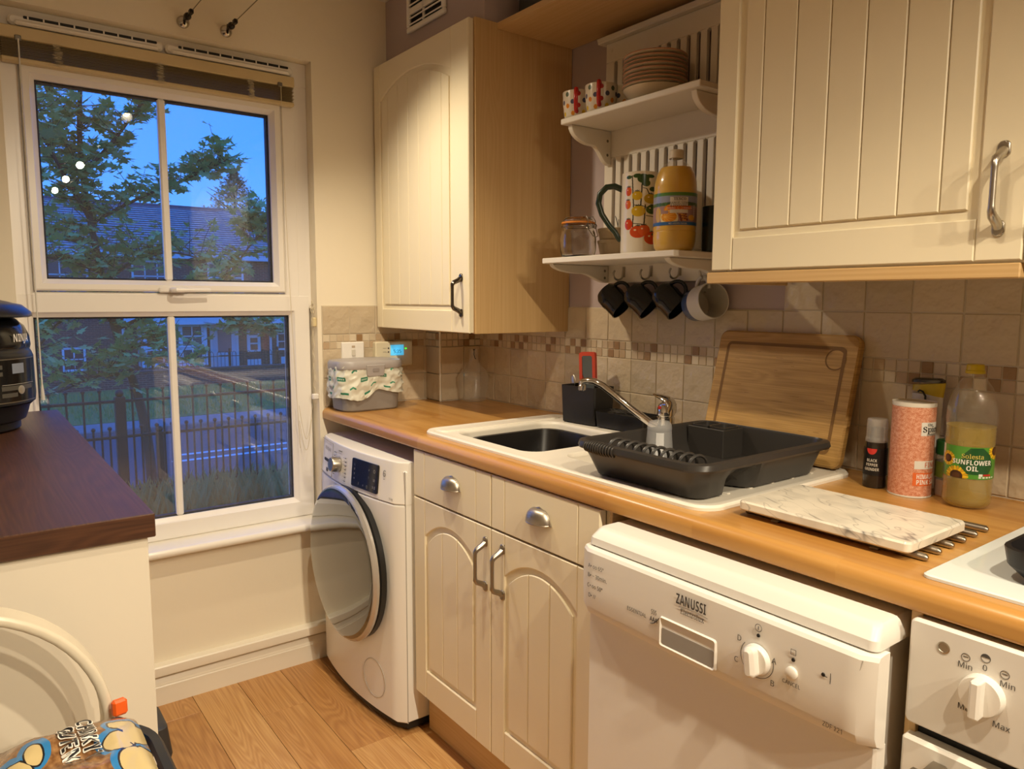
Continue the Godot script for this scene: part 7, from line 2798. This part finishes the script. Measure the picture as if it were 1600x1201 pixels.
func railings(rng: RandomNumberGenerator) -> void:
	var iron := mat(hexc("23211f"), 0.5, 0.3)
	var x := -3.8
	var o := thing("iron_railing", "black iron railing with ball-topped bars just outside the window", "railing", Vector3(x, -0.4, -0.3))
	var b := mb()
	for y in [0.545, 0.266, -0.165]:
		b = mb()
		b.bx(x - 0.020, x + 0.020, y - 0.010, y + 0.010, -2.6, 2.2, 0.002)
		put(b, "rail", iron, o)
	var z := -2.5
	var k := 0
	while z < 2.15:
		if absf(z - 0.70) > 0.05:
			b = mb()
			var tall := k % 2 == 0
			var top := 0.62 if tall else 0.325
			b.tube([Vector3(x, -0.38 if not tall else -0.168, z), Vector3(x, top, z)], 0.008, 6)
			b.sphere(Vector3(x, top + 0.010, z), Vector3(0.016, 0.016, 0.016), 8, 6)
			put(b, "bar", iron, o)
		z += 0.0556
		k += 1
	b = mb()
	b.bx(x - 0.036, x + 0.036, -0.42, 0.58, 0.665, 0.737, 0.004)
	b.sphere(Vector3(x, 0.605, 0.701), Vector3(0.030, 0.030, 0.030), 12, 8)
	put(b, "post", iron, o)
	b = mb()
	b.bx(x - 0.026, x + 0.026, -0.42, 0.28, 0.405, 0.457, 0.004)
	b.sphere(Vector3(x, 0.30, 0.431), Vector3(0.028, 0.024, 0.028), 10, 6)
	put(b, "post", iron, o)
	# low brick wall under the right part
	o = thing("low_brick_wall", "low weathered brick wall beneath the right part of the black railing", "wall", Vector3(-3.8, -0.45, -1.0))
	var brick := mat(hexc("6a5a52"), 0.9)
	var brick2 := mat(hexc("5a4c48"), 0.9)
	for r in 3:
		for c in 11:
			b = mb()
			var z0: float = -0.42 - 0.225 * c - (0.11 if r % 2 else 0.0)
			b.bx(-3.92, -3.66, -0.46 + 0.075 * r, -0.392 + 0.075 * r, z0 - 0.215, z0, 0.004)
			put(b, "brick", brick if (c + r) % 2 else brick2, o)

func brick_texture() -> ImageTexture:
	var w := 512
	var im := canvas(w, w, hexc("8a8078"))
	var rng := RandomNumberGenerator.new()
	rng.seed = 2
	var rows := 32
	for r in rows:
		for c in 10:
			var cl := hexc("6a3f34").lerp(hexc("46302c"), rng.randf())
			var x0 := int(c * 51.2 + (25.6 if r % 2 else 0.0))
			for x in range(x0 + 2, x0 + 50):
				for y in range(r * 16 + 2, r * 16 + 15):
					im.set_pixel(x % w, y, cl)
	return ImageTexture.create_from_image(im)

func roof_texture() -> ImageTexture:
	var w := 512
	var im := canvas(w, w, hexc("6b6a70"))
	var rng := RandomNumberGenerator.new()
	rng.seed = 6
	for r in 16:
		for c in 24:
			var v := rng.randf()
			var cl := hexc("9c9a98").lerp(hexc("c4c0b4"), v)
			for x in range(int(c * 21.33), int(c * 21.33) + 21):
				for y in range(r * 32, r * 32 + 32):
					var e: Color = cl
					if y % 32 < 3: e = hexc("4c4a4c")
					if x == int(c * 21.33): e = e.darkened(0.3)
					im.set_pixel(x % w, y, e)
	return ImageTexture.create_from_image(im)

# white-framed window on the house front: plane x, z range, y range, panes across and down; returns nothing
func house_window(o: Node3D, x: float, z0: float, z1: float, y0: float, y1: float, nz: int, ny: int, wm: Material, gl: Material) -> void:
	var b := mb()
	ring_frame(b, z0, z1, y0, y1, [Vector2(-0.05, x), Vector2(-0.05, x + 0.04), Vector2(0.03, x + 0.05), Vector2(0.03, x)])
	var f := put(b, "window_frame", wm, o, 0.0)
	for i in range(1, nz):
		b = mb()
		var z := lerpf(z0, z1, float(i) / nz)
		b.bx(x + 0.005, x + 0.035, y0, y1, z - 0.022, z + 0.022)
		put(b, "glazing_bar", wm, f, 0.0)
	for i in range(1, ny):
		b = mb()
		var y := lerpf(y0, y1, float(i) / ny)
		b.bx(x + 0.005, x + 0.035, y - 0.022, y + 0.022, z0, z1)
		put(b, "glazing_bar", wm, f, 0.0)
	for i in nz:
		for j in ny:
			b = mb()
			b.bx(x + 0.004, x + 0.010, lerpf(y0, y1, float(j) / ny), lerpf(y0, y1, float(j + 1) / ny), lerpf(z0, z1, float(i) / nz), lerpf(z0, z1, float(i + 1) / nz))
			put(b, "pane", gl, f, 0.0)

func house(rng: RandomNumberGenerator) -> void:
	var x := -31.0
	var o := thing("brick_house", "brick terraced house across the road with a white door and slate roof", "house", Vector3(x, -1.8, -6.5))
	var bt := mat(Color.WHITE, 0.9)
	bt.albedo_texture = brick_texture()
	bt.uv1_scale = Vector3(0.42, 0.42, 1)
	var rt := mat(Color.WHITE, 0.6)
	rt.albedo_texture = roof_texture()
	rt.uv1_scale = Vector3(0.22, 0.32, 1)
	var white := mat(hexc("dedede"), 0.5)
	var gl := mat(hexc("3a3d42"), 0.15)
	var blind := mat(hexc("75705f"), 0.6)
	var b := mb()
	b.bx(x - 8.0, x, -1.85, 3.2, -17, 5)
	put(b, "brick_wall", bt, o, 0.0)
	# main roof in stepped courses of slates
	var ex := x + 0.35
	var ey := 3.12
	var rx := x - 4.5
	var ry := 5.60
	var n := 22
	b = mb()
	b.uvs = true
	for k in n:
		var f0 := float(k) / n
		var f1 := float(k + 1) / n
		var p0 := Vector2(lerpf(ex, rx, f0), lerpf(ey, ry, f0))
		var p1 := Vector2(lerpf(ex, rx, f1), lerpf(ey, ry, f1))
		for s in 8:
			var z0 := lerpf(-17.3, 5.3, s / 8.0)
			var z1 := lerpf(-17.3, 5.3, (s + 1) / 8.0)
			var sag := 0.02 * sin(s * 1.3)
			b.quad(Vector3(p0.x, p0.y + 0.04 + sag, z1), Vector3(p0.x, p0.y + 0.04 + sag, z0), Vector3(p1.x, p1.y + sag, z0), Vector3(p1.x, p1.y + sag, z1), Vector2(z1 * 0.9, k * 1.0 / 3.1), Vector2(z0 * 0.9, k * 1.0 / 3.1), Vector2(z0 * 0.9, (k + 1) / 3.1), Vector2(z1 * 0.9, (k + 1) / 3.1))
			b.quad(Vector3(p0.x, p0.y, z1), Vector3(p0.x, p0.y, z0), Vector3(p0.x, p0.y + 0.04 + sag, z0), Vector3(p0.x, p0.y + 0.04 + sag, z1))
	put(b, "roof_slates", rt, o, 0.0)
	b = mb()
	b.prism(PackedVector2Array([Vector2(rx + 0.2, ry - 0.12), Vector2(rx, ry + 0.10), Vector2(rx - 0.2, ry - 0.12)]), -17.3, 5.3)
	put(b, "roof_ridge", mat(hexc("4a4a50"), 0.8), o)
	b = mb()
	b.prism(PackedVector2Array([Vector2(x - 7.9, 3.0), Vector2(ex - 0.3, 3.0), Vector2(rx, ry - 0.15)]), -16.9, 4.9)
	put(b, "gable", bt, o, 0.0)
	b = mb()
	b.bx(x + 0.02, x + 0.38, 2.98, 3.16, -17.2, 5.2, 0.01)
	put(b, "gutter_board", white, o)
	# porch roof with its white fascia
	b = mb()
	b.uvs = true
	b.quad(Vector3(x + 1.15, 0.58, -3.6), Vector3(x + 1.15, 0.58, -14.0), Vector3(x + 0.0, 1.15, -14.0), Vector3(x, 1.15, -3.6), Vector2(0, 0), Vector2(9, 0), Vector2(9, 1.2), Vector2(0, 1.2))
	b.quad(Vector3(x + 1.15, 0.53, -14.0), Vector3(x + 1.15, 0.53, -3.6), Vector3(x, 0.53, -3.6), Vector3(x, 0.53, -14.0))
	put(b, "porch_roof", rt, o, 0.0)
	b = mb()
	b.bx(x + 1.10, x + 1.22, 0.26, 0.56, -14.0, -3.6, 0.02)
	put(b, "porch_fascia", white, o)
	# bay window on brick foot
	var wx := x + 0.75
	b = mb()
	b.bx(x, wx + 0.02, -1.85, -1.42, -6.75, -4.30)
	put(b, "bay_foot", mat(hexc("7a7068"), 0.9), o)
	for q in [[-6.62, -5.78, -0.66, 0.22, 2, 2], [-5.72, -4.42, -0.66, 0.22, 2, 2], [-6.62, -5.78, -1.34, -0.74, 2, 1], [-5.72, -4.42, -1.34, -0.74, 2, 1]]:
		house_window(o, wx, q[0], q[1], q[2], q[3], q[4], q[5], white, blind)
	b = mb()
	b.bx(x, wx, -1.42, 0.28, -6.60, -4.44)
	put(b, "bay_inside", mat(hexc("55524a"), 0.8), o)
	b = mb()
	for k in 22:
		b.bx(wx + 0.011, wx + 0.016, -1.32 + 0.072 * k, -1.30 + 0.072 * k, -6.6, -4.44)
	put(b, "slatted_blind", mat(hexc("35332e"), 0.7), o)
	b = mb()
	b.bx(x, wx + 0.03, -1.44, 0.28, -6.80, -6.66, 0.01)
	b.bx(x, wx + 0.03, -1.44, 0.28, -4.40, -4.26, 0.01)
	b.bx(wx - 0.02, wx + 0.06, -1.46, -1.38, -6.8, -4.26, 0.01)
	put(b, "bay_post", white, o)
	# front door
	b = mb()
	ring_frame(b, -8.20, -7.20, -1.80, 0.20, [Vector2(0, x), Vector2(0, x + 0.06), Vector2(0.10, x + 0.08), Vector2(0.10, x)])
	put(b, "door_frame", white, o, 0.0)
	b = mb()
	b.bx(x, x + 0.05, -1.80, 0.20, -8.20, -7.20, 0.01)
	var d := put(b, "front_door", mat(hexc("cfd4da"), 0.45), o)
	b = mb()
	b.bx(x + 0.05, x + 0.06, -1.00, 0.02, -8.00, -7.42, 0.004)
	put(b, "door_glass", mat(hexc("6c7278"), 0.2), d)
	b = mb()
	b.bx(x + 0.05, x + 0.065, -1.18, -1.12, -7.95, -7.45, 0.004)
	put(b, "letter_plate", M.black, d)
	# arched little window with white panel under it
	b = mb(xf(EAST, Vector3(x, 0, 0)))
	var ap := PackedVector2Array([Vector2(8.68, -1.02), Vector2(9.28, -1.02), Vector2(9.28, -0.18)])
	ap.append_array(arc_pts(Vector2(8.98, -0.18), 0.30, 0.1, PI - 0.1, 12))
	ap.append(Vector2(8.68, -0.18))
	b.prism(ap, 0.0, 0.05, 0.01)
	var aw := put(b, "arched_window", white, o)
	b = mb(xf(EAST, Vector3(x + 0.05, 0, 0)))
	var ap2 := PackedVector2Array([Vector2(8.80, -0.28), Vector2(9.16, -0.28)])
	ap2.append_array(arc_pts(Vector2(8.98, -0.20), 0.185, 0.1, PI - 0.1, 10))
	b.prism(ap2, 0.0, 0.008)
	put(b, "pane", blind, aw, 0.0)
	for yy in [[-0.62, -0.40], [-0.94, -0.68]]:
		b = mb()
		b.bx(x + 0.05, x + 0.058, yy[0], yy[1], -9.14, -8.82)
		put(b, "pane", gl, aw, 0.0)
	b = mb()
	b.bx(x, x + 0.05, -1.78, -1.36, -9.3, -8.66, 0.01)
	put(b, "meter_box", white, o)
	b = mb()
	b.tube([Vector3(x + 0.08, -1.8, -9.72), Vector3(x + 0.08, 0.3, -9.72)], 0.06, 8)
	put(b, "downpipe", white, o)
	house_window(o, x, -10.9, -10.05, -0.96, 0.12, 2, 3, white, gl)
	b = mb()
	b.bx(x, x + 0.05, -1.7, -1.3, -10.9, -10.2, 0.01)
	put(b, "meter_box", white, o)
	b = mb()
	b.tube([Vector3(x + 0.08, -1.8, -3.75), Vector3(x + 0.08, 0.3, -3.75)], 0.06, 8)
	put(b, "downpipe", white, o)
	house_window(o, x, -2.35, -1.60, -1.50, -0.62, 2, 2, white, gl)
	# upper windows
	house_window(o, x, -8.60, -7.15, 1.62, 2.86, 3, 2, white, blind)
	house_window(o, x, -5.6, -4.2, 1.62, 2.86, 3, 2, white, gl)
	house_window(o, x, -2.6, -1.2, 1.62, 2.86, 3, 2, white, gl)
	# hoop-topped railing before the house
	o = thing("hoop_railing", "black hoop-topped railing in front of the brick house", "railing", Vector3(-29.0, -1.8, -6.0))
	var iron := mat(hexc("1b1b1d"), 0.5, 0.3)
	b = mb()
	var z := -9.4
	var k := 0
	while z < -1.0:
		b.tube([Vector3(-29, -1.8, z), Vector3(-29, -0.92, z), Vector3(-29, -0.85, z + 0.03), Vector3(-29, -0.82, z + 0.075), Vector3(-29, -0.85, z + 0.12), Vector3(-29, -0.92, z + 0.15), Vector3(-29, -1.8, z + 0.15)], 0.011, 5)
		z += 0.30
	var rl := put(b, "hooped_bars", iron, o, 0.0)
	rl.set_meta("kind", "stuff")
	for y in [-1.02, -1.70]:
		b = mb()
		b.bx(-29.02, -28.98, y - 0.014, y + 0.014, -9.5, -1.0)
		put(b, "rail", iron, o)
	for zz in [-9.35, -7.35, -4.4]:
		b = mb()
		b.bx(-29.04, -28.96, -1.8, -0.70, zz - 0.04, zz + 0.04, 0.005)
		put(b, "post", iron, o)
	# garden wall at the near edge of the front gardens
	o = thing("garden_wall", "low dark brick garden wall along the lawn across the road", "wall", Vector3(-26.0, -1.8, -4.0))
	b = mb()
	b.bx(-26.1, -25.9, -1.85, -1.25, -14, 4)
	put(b, "brickwork", bt, o, 0.0)
	b = mb()
	b.bx(-26.14, -25.86, -1.25, -1.19, -14, 4, 0.01)
	put(b, "coping", mat(hexc("4f4742"), 0.9), o)

# a maple-like leaf about one unit long, in the x y plane
func leaf_mesh() -> ArrayMesh:
	var b := mb()
	var pts := [Vector2(0, 0), Vector2(0.30, -0.06), Vector2(0.24, 0.12), Vector2(0.52, 0.26), Vector2(0.33, 0.36), Vector2(0.36, 0.66), Vector2(0.17, 0.58), Vector2(0, 1.0), Vector2(-0.17, 0.58), Vector2(-0.36, 0.66), Vector2(-0.33, 0.36), Vector2(-0.52, 0.26), Vector2(-0.24, 0.12), Vector2(-0.30, -0.06)]
	for i in range(1, pts.size()):
		var p: Vector2 = pts[i]
		var q: Vector2 = pts[(i + 1) % pts.size()]
		var z := func(v: Vector2) -> float: return 0.18 * absf(v.x) - 0.15 * v.y * v.y
		b.tri(Vector3(0, 0.3, z.call(Vector2(0, 0.3))), Vector3(p.x, p.y, z.call(p)), Vector3(q.x, q.y, z.call(q)))
	return b.mesh(0.0, Transform3D.IDENTITY)

func trees(rng: RandomNumberGenerator) -> void:
	var lm := leaf_mesh()
	var bark := mat(hexc("4a4034"), 0.9)
	var X := -6.3
	var main := [
		[Vector3(X, -1.6, 0.02), Vector3(X, -0.4, 0.05), Vector3(X, 0.3, 0.14), Vector3(X, 1.1, 0.34), Vector3(X, 2.18, 0.50), Vector3(X - 0.1, 2.76, 0.53), Vector3(X, 3.25, 0.53), Vector3(X + 0.1, 4.2, 0.45)],
		[Vector3(X, 2.1, 0.49), Vector3(X - 0.2, 2.32, 0.15), Vector3(X - 0.1, 2.50, -0.16), Vector3(X + 0.1, 2.66, -0.5), Vector3(X + 0.1, 2.86, -0.86)],
		[Vector3(X, 2.6, 0.53), Vector3(X + 0.2, 2.95, 0.25), Vector3(X + 0.3, 3.25, 0.05), Vector3(X + 0.2, 3.60, -0.25)],
		[Vector3(X, 2.15, 0.50), Vector3(X + 0.3, 2.55, 0.75), Vector3(X + 0.4, 2.95, 0.95), Vector3(X + 0.3, 3.4, 1.3)],
		[Vector3(X, 2.5, 0.53), Vector3(X - 0.2, 3.0, 0.66), Vector3(X - 0.3, 3.45, 0.78), Vector3(X - 0.2, 4.0, 0.95)],
		[Vector3(X, 1.0, 0.32), Vector3(X + 0.2, 1.22, -0.1), Vector3(X + 0.3, 1.36, -0.45), Vector3(X + 0.3, 1.55, -0.75), Vector3(X + 0.2, 1.95, -1.08), Vector3(X + 0.2, 2.30, -1.42)],
		[Vector3(X, 1.1, 0.34), Vector3(X + 0.2, 1.25, 0.62), Vector3(X + 0.3, 1.05, 0.9), Vector3(X + 0.2, 0.66, 1.15)],
		[Vector3(X, 0.8, 0.27), Vector3(X + 0.3, 0.85, 0.02), Vector3(X + 0.4, 0.72, -0.2), Vector3(X + 0.4, 0.62, -0.35)],
		[Vector3(X, 1.6, 0.42), Vector3(X + 0.3, 1.7, 0.75), Vector3(X + 0.3, 1.72, 1.05), Vector3(X + 0.2, 1.6, 1.3)],
		[Vector3(X, 1.5, 0.41), Vector3(X + 0.3, 1.75, 0.1), Vector3(X + 0.3, 1.82, -0.25), Vector3(X + 0.3, 1.75, -0.55)],
		[Vector3(X, 0.5, 0.2), Vector3(X + 0.3, 0.55, 0.55), Vector3(X + 0.3, 0.42, 0.85)],
		[Vector3(X, 1.9, 0.46), Vector3(X - 0.3, 2.0, 0.9), Vector3(X - 0.3, 2.3, 1.2)],
		[Vector3(X + 0.2, 1.95, -1.08), Vector3(X + 0.2, 2.1, -1.0), Vector3(X + 0.2, 2.35, -1.05)],
		[Vector3(X + 0.3, 1.36, -0.45), Vector3(X + 0.4, 1.1, -0.75), Vector3(X + 0.4, 1.0, -1.2), Vector3(X + 0.4, 0.98, -1.5)],
	]
	var o := thing("maple_tree", "young leafy tree with lobed leaves standing outside the left of the window", "tree", Vector3(X, -1.6, 0.02))
	var b := mb()
	var tips := []
	for m in main.size():
		var pts: Array = main[m]
		# smooth the path
		var c := Curve3D.new()
		for i in pts.size():
			var t: Vector3 = ((pts[mini(i + 1, pts.size() - 1)] as Vector3) - (pts[maxi(i - 1, 0)] as Vector3)) / 6.0
			c.add_point(pts[i], -t, t)
		var len_ := c.get_baked_length()
		var n := int(len_ / 0.12) + 2
		var path := []
		var rad := []
		for i in n + 1:
			var f := float(i) / n
			path.append(c.sample_baked(len_ * f))
			rad.append(lerpf(0.075, 0.016, pow(f, 0.7)) if m == 0 else lerpf(0.022, 0.006, f))
		b.tube(path, rad, 7)
		# twigs
		var tw := int(len_ * (34.0 if m > 0 else 14.0))
		for k in tw:
			var f := rng.randf_range(0.12 if m > 0 else 0.45, 1.0)
			var p := c.sample_baked(len_ * f)
			var d := Vector3(rng.randf_range(-0.7, 0.7), rng.randf_range(-0.25, 1.0), rng.randf_range(-1, 1)).normalized()
			var l := rng.randf_range(0.16, 0.46)
			var q := p + d * l * 0.5 + Vector3(rng.randf_range(-0.04, 0.04), rng.randf_range(-0.02, 0.06), rng.randf_range(-0.04, 0.04))
			var e := q + (d + Vector3(0, 0.3, 0)).normalized() * l * 0.5
			b.tube([p, q, e], [0.005, 0.0035, 0.002], 4, false)
			for s in 7:
				tips.append(p.lerp(q, rng.randf_range(0.4, 1.0)) if s < 2 else q.lerp(e, rng.randf_range(0.0, 1.1)))
	put(b, "trunk_and_branches", bark, o, 60.0)
	var cols := ["c0c870", "a8b864", "d2cc7a"]
	for v in 3:
		var mine := []
		for i in tips.size():
			if i % 3 == v: mine.append(tips[i])
		var m := mat(hexc(cols[v]), 0.55, 0, {"backlight_enabled": true, "backlight": hexc(cols[v]) * 0.7})
		scatter("foliage", "", "", lm, m, mine.size(), func(i: int) -> Transform3D:
			var s := rng.randf_range(0.085, 0.16)
			var B := Basis(Vector3.UP, rng.randf() * TAU) * Basis(Vector3.RIGHT, rng.randf_range(0.9, 2.6)) * Basis(Vector3.BACK, rng.randf_range(-0.6, 0.6))
			return xf(B.scaled_local(Vector3(s, s, s)), (mine[i] as Vector3) + Vector3(rng.randf_range(-0.05, 0.05), rng.randf_range(-0.05, 0.03), rng.randf_range(-0.05, 0.05))), o)
	# background trees beyond the house
	for t in [[Vector3(-46.0, -1.8, -12.9), 9.6, 3.1, "tall conical tree rising behind the slate roof"], [Vector3(-48.0, -1.8, -17.0), 8.6, 3.0, "rounded tree behind the slate roof at the right edge of the window"]]:
		var base: Vector3 = t[0]
		var o2 := thing("distant_tree", t[3], "tree", base)
		b = mb()
		b.tube([base, base + Vector3(0, 5.5, 0.1), base + Vector3(0, t[1] + 0.8, 0)], [0.25, 0.15, 0.03], 8)
		for k in 26:
			var y := rng.randf_range(4.5, t[1] + 0.5)
			var a := rng.randf() * TAU
			var l: float = t[2] * (1.0 - pow(maxf((y - 6.5) / (t[1] - 4.6), 0.0), 1.4)) * 0.9
			b.tube([base + Vector3(0, y, 0), base + Vector3(cos(a) * l, y + l * 0.55, sin(a) * l)], [0.05, 0.012], 5)
		put(b, "trunk_and_branches", mat(hexc("3a3530"), 0.9), o2, 60.0)
		var fm := mat(hexc("8a9468"), 0.7, 0, {"backlight_enabled": true, "backlight": Color(0.25, 0.3, 0.2)})
		scatter("foliage", "", "", lm, fm, 4200, func(i: int) -> Transform3D:
			var y: float = rng.randf_range(5.2, t[1] + 1.6)
			var f: float = clampf((y - 5.2) / (t[1] - 3.6), 0, 1)
			var R: float = t[2] * (sin(PI * pow(f, 0.6)) * 0.55 + 0.5 * (1.0 - f)) + 0.05
			var a := rng.randf() * TAU
			var r := R * pow(rng.randf(), 0.45) * (0.85 + 0.3 * sin(a * 5.0 + y * 3.0))
			var s := rng.randf_range(0.12, 0.22)
			var B := Basis(Vector3.UP, rng.randf() * TAU) * Basis(Vector3.RIGHT, rng.randf_range(0.5, 2.6))
			return xf(B.scaled_local(Vector3(s, s, s)), base + Vector3(cos(a) * r, y, sin(a) * r)), o2)
